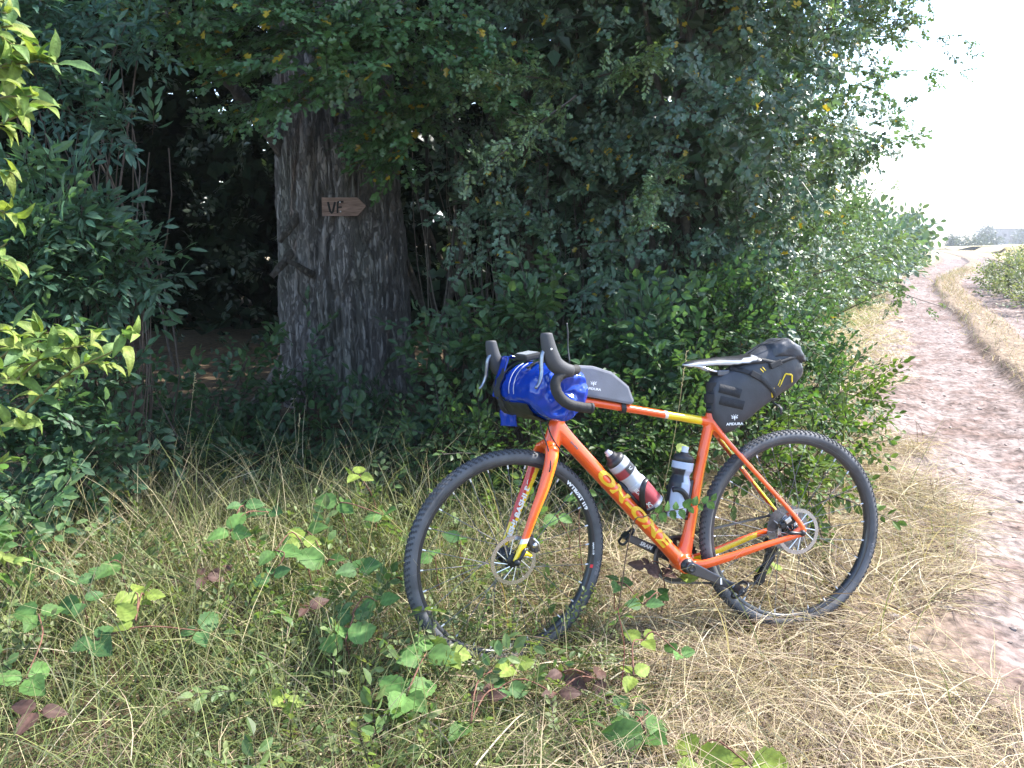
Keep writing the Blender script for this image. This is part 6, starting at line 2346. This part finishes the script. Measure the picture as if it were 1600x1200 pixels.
def pick_col(p, green_bias=0.0):
    dr = dryness(p) - green_bias - 0.28 * sstep(0.3, -0.5, p[:, 0])
    r_ = grng.random(len(p))
    c = np.where((r_ < dr)[:, None], DRY, GRN)
    mid = grng.random(len(p)) < 0.3
    c = np.where(mid[:, None], np.where((r_ < dr)[:, None], DRYG, GRN2), c)
    q_ = grng.random(len(p))[:, None]
    isdry = (r_ < dr)[:, None]
    c = np.where(isdry & (q_ < 0.30), np.array([0.29, 0.215, 0.155]), c)
    c = np.where(isdry & (q_ > 0.84), np.array([0.14, 0.095, 0.070]), c)
    c = np.where(isdry & (q_ > 0.30) & (q_ < 0.40), np.array([0.56, 0.49, 0.36]), c)
    return np.where(~isdry & (q_ > 0.7), np.array([0.065, 0.095, 0.035]), c)


# the matted layer of fallen stalks
def near_y(n, y0, y1):
    return y0 + (y1 - y0) * grng.random(n)


mb = MB()
N1 = 31500
p = scatter(N1, -3.2, 3.0, 1.45, 5.6, lambda q: verge(q) & (grng.random(len(q)) < np.clip(1.25 - 0.18 * q[:, 1] + 0.5 * (q[:, 0] > 0.2) - 0.6 * (q[:, 0] < -0.2), 0.12, 1) * (q[:, 1] < 4.5 + 0.8 * (q[:, 0] > 0.5))))
N1 = len(p)
dr = dryness(p)
L_ = 0.12 + 0.32 * grng.random(N1) ** 1.3
lean = 0.9 + 0.75 * grng.random(N1)
fob = sstep(-0.35, 0.0, p[:, 0]) * sstep(1.5, 1.2, p[:, 0]) * sstep(1.9, 2.2, p[:, 1]) * sstep(3.1, 2.75, p[:, 1])
z0 = 0.005 + (1 - 0.6 * fob) * 0.11 * grng.random(N1) ** 1.5 * (0.5 + 0.8 * fbm(np.c_[p * 2.2, 0 * p[:, :1]], 3, 141))
wd = 0.0018 + 0.0018 * grng.random(N1)
c = pick_col(p, -0.25)
mb.add(*[a for a in (lambda V, Q, C: (V, None, Q, C))(*blades(N1, p, L_, lean, wd, c, 0.35, 4, 0.7, z0, az=6.28 * 2.2 * fbm(np.c_[p * 1.1, 0 * p[:, :1]], 2, 145) + 1.1 * grng.normal(size=N1)))])
o = mb.build('matted_grass', M_GRASS)
tag(o, 'matted straw-coloured dead grass lying over the verge around the wheels', 'grass', kind='stuff')

mb = MB()
N2 = 18500
p = scatter(N2, -3.4, 2.9, 1.45, 6.0, lambda q: verge(q) & ((q[:, 1] < 4.25) | (hedge_side(q) > -0.3)) & (grng.random(len(q)) < np.clip(0.55 + 0.6 * fbm(np.c_[q * 2.6, 0 * q[:, :1]], 2, 151) - 0.5 * np.clip(q[:, 0] - 0.1, 0, 1.2), 0.06, 1)))
N2 = len(p)
hgt = (0.11 + 0.20 * grng.random(N2)) * (1 + 0.9 * (grng.random(N2) < 0.14)) * (1 - 0.25 * sstep(3.6, 4.4, p[:, 1]))
hgt = hgt * (1 - 0.4 * sstep(0.75, 1.2, p[:, 0])) * (1 - 0.45 * sstep(0.2, 1.0, p[:, 0]) * sstep(4.2, 3.0, p[:, 1]))
hgt = hgt * (1 - 0.35 * sstep(2.6, 1.7, p[:, 1]))
front_of_bike = sstep(-0.35, 0.0, p[:, 0]) * sstep(1.5, 1.2, p[:, 0]) * sstep(1.9, 2.2, p[:, 1]) * sstep(3.1, 2.75, p[:, 1])
hgt = hgt * (1 - 0.55 * front_of_bike)
lean = np.abs(0.28 * grng.normal(size=N2)) + 0.35 * (grng.random(N2) < 0.3)
c = pick_col(p, 0.16)
V, Q, C = blades(N2, p, hgt, lean, 0.0026 + 0.0026 * grng.random(N2), c, 0.3, 4, 0.75, tipc=DRYG)
mb.add(V, None, Q, C)
o = mb.build('verge_grass', M_GRASS)
tag(o, 'mixed green and yellowing grass blades growing up around the bicycle', 'grass', kind='stuff')

# thin standing stalks, mostly at the left and along the hedge foot
mb = MB()
N3 = 2000
p = scatter(N3, -3.2, 2.4, 1.6, 5.3, lambda q: verge(q) & ((q[:, 1] < 4.35) | (hedge_side(q) > -0.3)) & (grng.random(len(q)) < np.clip(0.95 - 0.7 * (q[:, 0] > 0.0) - 0.5 * (q[:, 1] < 2.4), 0.05, 1) * (q[:, 1] < 4.7)))
N3 = len(p)
hgt = 0.22 + 0.36 * grng.random(N3) ** 1.5 * sstep(1.6, 3.0, p[:, 1])
V, Q, C = blades(N3, p, hgt, np.abs(0.3 * grng.normal(size=N3)) + 0.6 * (grng.random(N3) < 0.25), 0.0022 + 0.0020 * grng.random(N3), np.where((grng.random(N3) < 0.75)[:, None], np.array([0.48, 0.41, 0.25]), GRN2), 0.25, 5, 0.45)
mb.add(V, None, Q, C)
o = mb.build('grass_stalks', M_GRASS)
tag(o, 'thin pale standing grass stalks along the foot of the hedge', 'grass', kind='stuff')

# straw verge beside the track and the hedge foot, farther away
mb = MB()
N4 = 14000
p = scatter(N4, 0.5, 13, 4.2, 26, lambda q: verge(q) & (hedge_side(q) > -0.35) & (grng.random(len(q)) < np.clip(5.0 / q[:, 1], 0, 1) ** 1.5))
N4 = len(p)
far = np.clip(p[:, 1] / 5, 1, 5)
near_h = sstep(0.9, 0.0, hedge_side(p))
hgt = (0.06 + 0.16 * grng.random(N4) * (0.25 + 1.0 * near_h)) * (0.8 + 0.2 * far)
c = np.where((grng.random(N4) < 0.93 - 0.45 * near_h)[:, None], np.array([0.50, 0.415, 0.295]), GRN2 * 1.1)
V, Q, C = blades(N4, p, hgt, np.abs(0.5 * grng.normal(size=N4)) + 0.45, (0.003 + 0.003 * grng.random(N4)) * far ** 0.8, c, 0.25, 3, 0.8)
mb.add(V, None, Q, C)
o = mb.build('straw_verge', M_GRASS)
tag(o, 'bleached straw verge between the hedge and the track', 'grass', kind='stuff')

# the grassy strip between the ruts and the far bank
mb = MB()
N5 = 9000
s_ = 7.5 + 36 * grng.random(N5) ** 1.4
dstrip = np.where(grng.random(N5) < 0.6, 1.18 + 0.15 * grng.normal(size=N5), 2.65 + 0.9 * grng.random(N5))
qx, qy = np.interp(s_, cumS, TRACK_EDGE[:, 0]), np.interp(s_, cumS, TRACK_EDGE[:, 1])
e_ = 0.3
txx, tyy = np.interp(s_ + e_, cumS, TRACK_EDGE[:, 0]) - qx, np.interp(s_ + e_, cumS, TRACK_EDGE[:, 1]) - qy
tn_ = np.hypot(txx, tyy)
p = np.c_[qx + tyy / tn_ * dstrip, qy - txx / tn_ * dstrip]
far = np.clip(p[:, 1] / 5, 1, 6)
c = np.where((grng.random(N5) < 0.85)[:, None], np.array([0.42, 0.335, 0.245]), GRN2)
V, Q, C = blades(N5, p, (0.04 + 0.09 * grng.random(N5)) * far ** 0.35, np.abs(0.4 * grng.normal(size=N5)), (0.003 + 0.002 * grng.random(N5)) * far ** 0.8, c, 0.25, 3, 0.7)
mb.add(V, None, Q, C)
o = mb.build('strip_grass', M_GRASS)
tag(o, 'short dry grass on the strip between the two ruts', 'grass', kind='stuff')

# ripe stalks on the near edge of the field
mb = MB()
N6 = 4800
p = scatter(N6, 12, 45, 20, 70, lambda q: in_view(q, 0.1) & (lambda D: (D > 4.4) & (D < 14))(track_sd(q[:, 0], q[:, 1])[1]))
N6 = len(p)
far = p[:, 1] / 5
V, Q, C = blades(N6, p, 0.75 + 0.2 * grng.random(N6), np.abs(0.15 * grng.normal(size=N6)), (0.004 + 0.003 * grng.random(N6)) * far ** 0.8, np.tile(np.array([0.55, 0.47, 0.28]), (N6, 1)), 0.2, 3, 0.4)
mb.add(V, None, Q, C)
o = mb.build('crop_stalks', M_GRASS)
tag(o, 'ripe crop stalks standing along the edge of the pale field', 'crop', kind='stuff')


# small weeds threaded through the grass
mb = MB()
N7 = 680
p = scatter(N7, -2.6, 0.35, 1.6, 4.6, lambda q: verge(q) & (grng.random(len(q)) < np.clip(1.1 * sstep(0.9, -0.5, q[:, 0]) + 0.08, 0, 1) * (fbm(np.c_[q * 1.7, 0 * q[:, :1]], 3, 161) > 0.46)))
N7 = len(p)
pz = np.c_[p, gh(p[:, 0], p[:, 1]) + 0.02 + 0.16 * grng.random(len(p)) * sstep(1.5, 2.6, p[:, 1])]
sprays(mb, SP_TINY, pz, np.array([0, -0.2, 0.35]) + 0.9 * grng.normal(size=(len(p), 3)), (0.45 + 0.5 * grng.random(len(p))) * (1 - 0.4 * sstep(-0.6, 0.2, p[:, 0])), np.array([0.15, 0.19, 0.075]), grng, roll=0.8)
sprays(mb, SP_OVAL, pz[:150] + [0.03, 0.02, 0.02], np.array([0, -0.3, 0.7]) + 0.8 * grng.normal(size=(150, 3)), 0.5 + 0.3 * grng.random(150), np.array([0.11, 0.17, 0.06]), grng, roll=0.6)
o = mb.build('low_weeds', M_SOFT)
tag(o, 'small leafy green weeds threaded through the long grass', 'weeds', kind='stuff')


# single stalks that stand out
def stalk(u0, v0, u1, v1, label, Y=None, head=True, c=(0.50, 0.42, 0.24)):
    A = gp(u0, v0, 0.0)
    if Y is not None:
        A = at(u0, v0, Y)
    A[2] = gh(A[0], A[1])
    B = at(u1, v1, A[1] - 0.05)
    mid = (A + B) / 2 + np.array([0.02, 0, 0.03])
    P = smooth_path([A, mid, B], 14)
    t = thing('grass_stalk', label, 'grass stalk', A, 'single grass stalks that stand out')
    V, T, Q = tube(P - A, np.linspace(0.0016, 0.0009, 14), 5)
    MB().add(V, T, Q, c=c).build('stem', M_GRASS, t, True)
    if head:
        mb = MB()
        for k in range(26):
            f = 0.80 + 0.2 * k / 26
            q = np.array([np.interp(f, np.linspace(0, 1, 14), P[:, j]) for j in range(3)]) - A
            d = nrm(nrm(B - mid) + 0.35 * grng.normal(size=3))
            V, T, Q = tube(np.array([q, q + d * 0.006, q + d * 0.013]), [0.0006, 0.0022, 0.0004], 5)
            mb.add(V, T, Q, c=np.array(c) * (0.8 + 0.4 * grng.random()))
        mb.build('seed_head', M_GRASS, t, True)


stalk(272, 760, 305, 582, 'tall pale seeding grass stalk standing before the dark opening', Y=4.3)
stalk(450, 770, 468, 648, 'short seeding stalk in front of the old trunk', Y=4.3)
stalk(1020, 730, 1073, 548, 'long straw stalk rising just before the saddle nose', Y=3.6)
stalk(565, 760, 528, 655, 'bent pale stalk leaning before the trunk foot', Y=4.3, head=False)
stalk(1400, 960, 1600, 905, 'dark dry stalk lying out across the straw beside the track', head=False, c=(0.12, 0.08, 0.05))
stalk(1280, 1030, 1370, 950, 'brown broken stalk lying in the straw behind the rear wheel', head=False, c=(0.16, 0.10, 0.06))
stalk(795, 1000, 760, 870, 'yellow stalk bending in front of the front wheel disc', head=False, c=(0.5, 0.36, 0.08))
stalk(963, 1120, 965, 950, 'thin reddish bramble cane standing before the down tube', head=False, c=(0.28, 0.07, 0.08))


# ------------------------------------------------------------------ brambles: every leaflet is an object
def leaflet_mesh(rng, col_, broad=0.36):
    """one bramble leaflet: pleated along slanting veins, toothed edge, pointed tip"""
    n, m = 12, 7
    t = np.linspace(0, 1, n)
    w = broad * 1.08 * np.sin(np.pi * t ** 0.66) ** 0.85 * (1 - 0.22 * t) + 0.004
    s = np.linspace(-1, 1, m)
    Tm, Sm = np.meshgrid(t, s, indexing='ij')
    tooth = np.where(np.arange(n) % 2, 1, -1)[:, None] * 0.07 * (np.abs(Sm) > 0.99) * (Tm > 0.05) * (Tm < 0.95)
    X = Tm + 0.10 * np.abs(Sm) * Tm * (1 - Tm) * 2
    Y = w[:, None] * Sm * (1 + tooth)
    vein = np.cos(2 * np.pi * (5.0 * (Tm - 0.22 * np.abs(Sm))))
    cup = 0.35 * (rng.random() - 0.2)
    Z = 0.22 * w[:, None] * np.abs(Sm) - (0.10 + 0.2 * rng.random()) * Tm ** 2 + 0.016 * vein * (0.25 + np.abs(Sm)) - cup * Y ** 2 + 0.03 * np.sin(Tm * 5 + rng.random() * 6) * Sm
    V = np.stack([X, Y, Z], -1).reshape(-1, 3)
    I = (np.arange(n - 1)[:, None] * m + np.arange(m - 1)[None])
    Q = np.stack([I, I + 1, I + m + 1, I + m], -1).reshape(-1, 4)
    c = np.asarray(col_) * (1 + 0.14 * vein * (np.abs(Sm) > 0.1))[..., None] * (1 + 0.35 * np.exp(-(Sm / 0.15) ** 2))[..., None] * (0.8 + 0.4 * rng.random())
    return MB().add(V, Q=Q, c=c.reshape(-1, 3)).mesh('leaf', smooth=True)


M_BRAM = attr_mat('bramble_leaf', rough=0.6, transl=0.30, spec=0.25, vary=0.2, vscale=4, tcol=(1.4, 1.45, 0.6))
BL = {
    'g': [leaflet_mesh(grng, (0.085, 0.165, 0.045)) for _ in range(3)],
    'd': [leaflet_mesh(grng, (0.06, 0.125, 0.042)) for _ in range(3)],
    'y': [leaflet_mesh(grng, (0.16, 0.21, 0.042)) for _ in range(3)],
    'b': [leaflet_mesh(grng, (0.10, 0.055, 0.045), 0.30) for _ in range(2)],
}
for lst in BL.values():
    for me in lst:
        me.materials.append(M_BRAM)


def bramble(label, leaves, cane=None, grp='bramble sprays in the verge grass'):
    """leaves: (u, v, height, size in m, kind, number of leaflets)"""
    u0, v0, h0 = leaves[0][:3]
    A = gp(u0, v0, h0)
    base = np.array([A[0], A[1] + 0.05, 0])
    base[2] = gh(base[0], base[1])
    t = thing('bramble', label, 'bramble', base, grp)
    C0 = base + [0, 0, -0.02]
    prev = C0
    for (u, v, h_, size, kind, nl) in leaves:
        h_ = h_ + 0.025
        P = gp(u, v, h_)
        P[2] = max(P[2], gh(P[0], P[1]) + 0.04)
        if np.linalg.norm(P - prev) > 0.30:
            prev = np.array([P[0] + 0.04, P[1] + 0.05, gh(P[0], P[1]) - 0.02])
        mid = (prev + P) / 2 + np.array([0.02 * grng.normal(), 0.02 * grng.normal(), 0.03])
        V, T, Q = tube(smooth_path([prev, mid, P], 8) - base, np.linspace(0.0030, 0.0018, 8), 5)
        MB().add(V, T, Q, c=(0.17, 0.085, 0.06)).build('cane', M_STEMS, t, True)
        az0 = grng.random() * 6.28
        for q in range(nl):
            az_ = az0 + (q - (nl - 1) / 2) * (2.0 if nl == 3 else 1.25) + 0.2 * grng.normal()
            d = np.array([math.cos(az_), math.sin(az_), 0.25 * grng.normal() + 0.05])
            up = nrm(np.array([0.12, -0.85, 0.9]) + 0.25 * grng.normal(size=3))
            R_ = rot_to(d, up)
            s_ = 1.3 * size * (1.0 if q == (nl - 1) // 2 else 0.85) * (0.85 + 0.3 * grng.random())
            o = bpy.data.objects.new('leaf', BL[kind][grng.integers(0, len(BL[kind]))])
            col.objects.link(o)
            o.parent = t
            M4 = np.eye(4)
            M4[:3, :3] = R_ * s_
            M4[:3, 3] = P - base + nrm(d) * 0.008
            o.matrix_local = Matrix(M4.tolist())
        prev = P


bramble('big green bramble with pleated leaves growing out of the straw before the front wheel', [(635, 1085, 0.10, 0.088, 'g', 5), (665, 1022, 0.14, 0.070, 'g', 5)])
bramble('yellowing bramble leaves beside the big green bramble', [(700, 1020, 0.14, 0.062, 'y', 3)])
bramble('bramble with crinkled pale leaf under the front tyre', [(800, 1040, 0.10, 0.062, 'y', 3), (735, 1130, 0.08, 0.062, 'g', 1), (790, 1075, 0.08, 0.055, 'd', 3)])
bramble('bright green bramble leaves low down in the straw between the wheels', [(1012, 1150, 0.10, 0.078, 'g', 3), (985, 1135, 0.08, 0.062, 'g', 3), (985, 1110, 0.06, 0.05, 'd', 3)])
bramble('bright yellow-green bramble leaves at the edge of the dry straw', [(1085, 1182, 0.10, 0.080, 'y', 3), (1170, 1195, 0.10, 0.075, 'y', 3)])
bramble('withering pale bramble leaves under the down tube', [(990, 1055, 0.10, 0.055, 'y', 3), (1005, 1000, 0.12, 0.050, 'y', 3), (1060, 1020, 0.10, 0.05, 'g', 3)])
bramble('dry brown curled bramble leaves behind the front tyre', [(880, 1050, 0.10, 0.055, 'b', 3), (930, 1060, 0.08, 0.055, 'b', 3), (870, 1085, 0.08, 0.05, 'b', 3), (760, 1090, 0.08, .045, 'b', 3)])
bramble('dry curled leaves caught under the bottom bracket', [(1035, 895, 0.22, 0.045, 'b', 3), (1060, 900, 0.20, 0.050, 'y', 2), (1010, 885, 0.24, 0.04, 'b', 3)])
bramble('green leaves at the foot of the chainring', [(965, 910, 0.18, 0.055, 'g', 3), (1005, 945, 0.15, 0.05, 'd', 3), (1030, 930, 0.15, 0.045, 'g', 3)])
bramble('lime bramble trio standing above the grass before the trunk', [(562, 742, 0.34, 0.062, 'y', 3)])
bramble('large green bramble leaves beside the front tyre', [(530, 785, 0.32, 0.075, 'g', 3), (600, 805, 0.28, 0.068, 'g', 3), (480, 830, 0.28, 0.068, 'g', 3), (510, 880, 0.22, 0.08, 'g', 3), (560, 890, 0.2, .07, 'd', 3)])
bramble('lime edged bramble leaves in tall grass a step away from the front tyre', [(470, 845, 0.28, 0.060, 'y', 3), (430, 860, 0.28, 0.065, 'g', 3), (425, 900, 0.22, 0.065, 'd', 3)])
bramble('pale bramble leaves in the grass between the tall stalk and the front wheel', [(540, 1000, 0.18, 0.065, 'g', 3), (550, 960, 0.18, 0.055, 'd', 3), (590, 940, 0.2, 0.06, 'g', 3)])
bramble('single lime shoot with five small leaves low in the open grass', [(445, 1095, 0.10, 0.045, 'y', 5)])
bramble('large pale green bramble leaf among the long grass', [(190, 880, 0.25, 0.085, 'g', 2), (150, 900, 0.22, .05, 'd', 3)])
bramble('sunlit lemon-green bramble leaves in the long grass', [(225, 930, 0.22, 0.062, 'y', 3), (212, 970, 0.2, 0.055, 'y', 2), (205, 925, 0.22, .05, 'y', 3)])
bramble('shaded bramble leaves low in the long grass by the privet', [(150, 1000, 0.15, 0.07, 'd', 3), (310, 985, 0.15, 0.06, 'd', 3), (60, 960, 0.2, 0.07, 'g', 3), (40, 1060, 0.12, 0.065, 'g', 3), (130, 940, 0.2, .06, 'd', 3)])
bramble('green bramble leaves under the dim opening at the grass edge', [(380, 790, 0.30, 0.065, 'd', 3), (360, 830, 0.28, 0.07, 'g', 3), (420, 800, 0.3, 0.06, 'd', 3)])
bramble('dry brown leaves hanging in the long grass by the spindle shoots', [(60, 1110, 0.15, 0.06, 'b', 3), (350, 890, 0.2, 0.05, 'b', 3), (480, 950, 0.18, 0.05, 'b', 3), (320, 900, 0.2, .045, 'b', 3)])
bramble('leaf sprig standing behind the front wheel spokes', [(720, 845, 0.25, 0.060, 'd', 2), (870, 805, 0.28, 0.05, 'g', 3), (680, 870, 0.22, 0.055, 'g', 2)])
bramble('bright sprig growing beside the down tube above the front tyre', [(905, 775, 0.40, 0.038, 'g', 5), (915, 768, 0.42, 0.034, 'g', 4)])
bramble('lime leaf seen through the rear wheel', [(1225, 715, 0.40, 0.055, 'y', 2), (1210, 890, 0.15, 0.05, 'y', 2), (1300, 755, 0.3, 0.03, 'y', 2), (1150, 720, 0.38, .06, 'd', 1)])
bramble('curled yellow leaf just above the pale blue bottle', [(1055, 705, 0.44, 0.055, 'y', 1)])

# the twig that crosses in front of the seat tube
A, B = gp(1010, 830, 0.42), gp(1115, 770, 0.50)
A, B = at(1010, 806, 2.62), at(1112, 782, 2.60)
bs = np.array([A[0] - 0.1, A[1], 0.0])
tw_ = thing('hedge_twig', 'thin twig with small pale leaves crossing in front of the seat tube and bottle', 'twig', bs)
P = smooth_path([bs + [0, 0, 0.0], A + [-0.05, 0, -0.06], A, (A + B) / 2 + [0, 0, -0.004], B], 30)
MB().add(tube(P - bs, np.linspace(0.0022, 0.0011, 30), 5)[0], *tube(P - bs, np.linspace(0.0022, 0.0011, 30), 5)[1:], c=(0.10, 0.07, 0.05)).build('stem', M_STEMS, tw_, True)
for k in range(14):
    f = 0.55 + 0.45 * k / 13
    q = np.array([np.interp(f, np.linspace(0, 1, 30), P[:, j]) for j in range(3)]) - bs
    s_ = 1 if k % 2 else -1
    d = np.array([0.5 + 0.3 * grng.normal(), -0.2 + 0.3 * grng.normal(), s_ * 0.9])
    o = bpy.data.objects.new('leaf', BL['g'][k % 3])
    col.objects.link(o)
    o.parent = tw_
    M4 = np.eye(4)
    M4[:3, :3] = rot_to(d, nrm(np.array([0.3 * grng.normal(), -1, 0.5]))) * (0.026 + 0.012 * grng.random())
    M4[:3, 3] = q
    o.matrix_local = Matrix(M4.tolist())

# ------------------------------------------------------------------ thin haze added to stand in for lens glare over track and field
hz = MB()
hz.add(*box((0, 720, 0.0), (960, 800, 14)))
hm = bpy.data.materials.new('glare_haze')
hm.use_nodes = True
hn = hm.node_tree.nodes
hn.remove(hn['Principled BSDF'])
pv = hn.new('ShaderNodeVolumePrincipled')
pv.inputs['Color'].default_value = (0.92, 0.95, 1.0, 1)
pv.inputs['Density'].default_value = 0.0008
pv.inputs['Anisotropy'].default_value = 0.4
hm.node_tree.links.new(pv.outputs[0], hn['Material Output'].inputs['Volume'])
haze = hz.build('haze', hm)
tag(haze, 'pale added haze standing in for lens glare over the track and field', 'haze', kind='stuff')
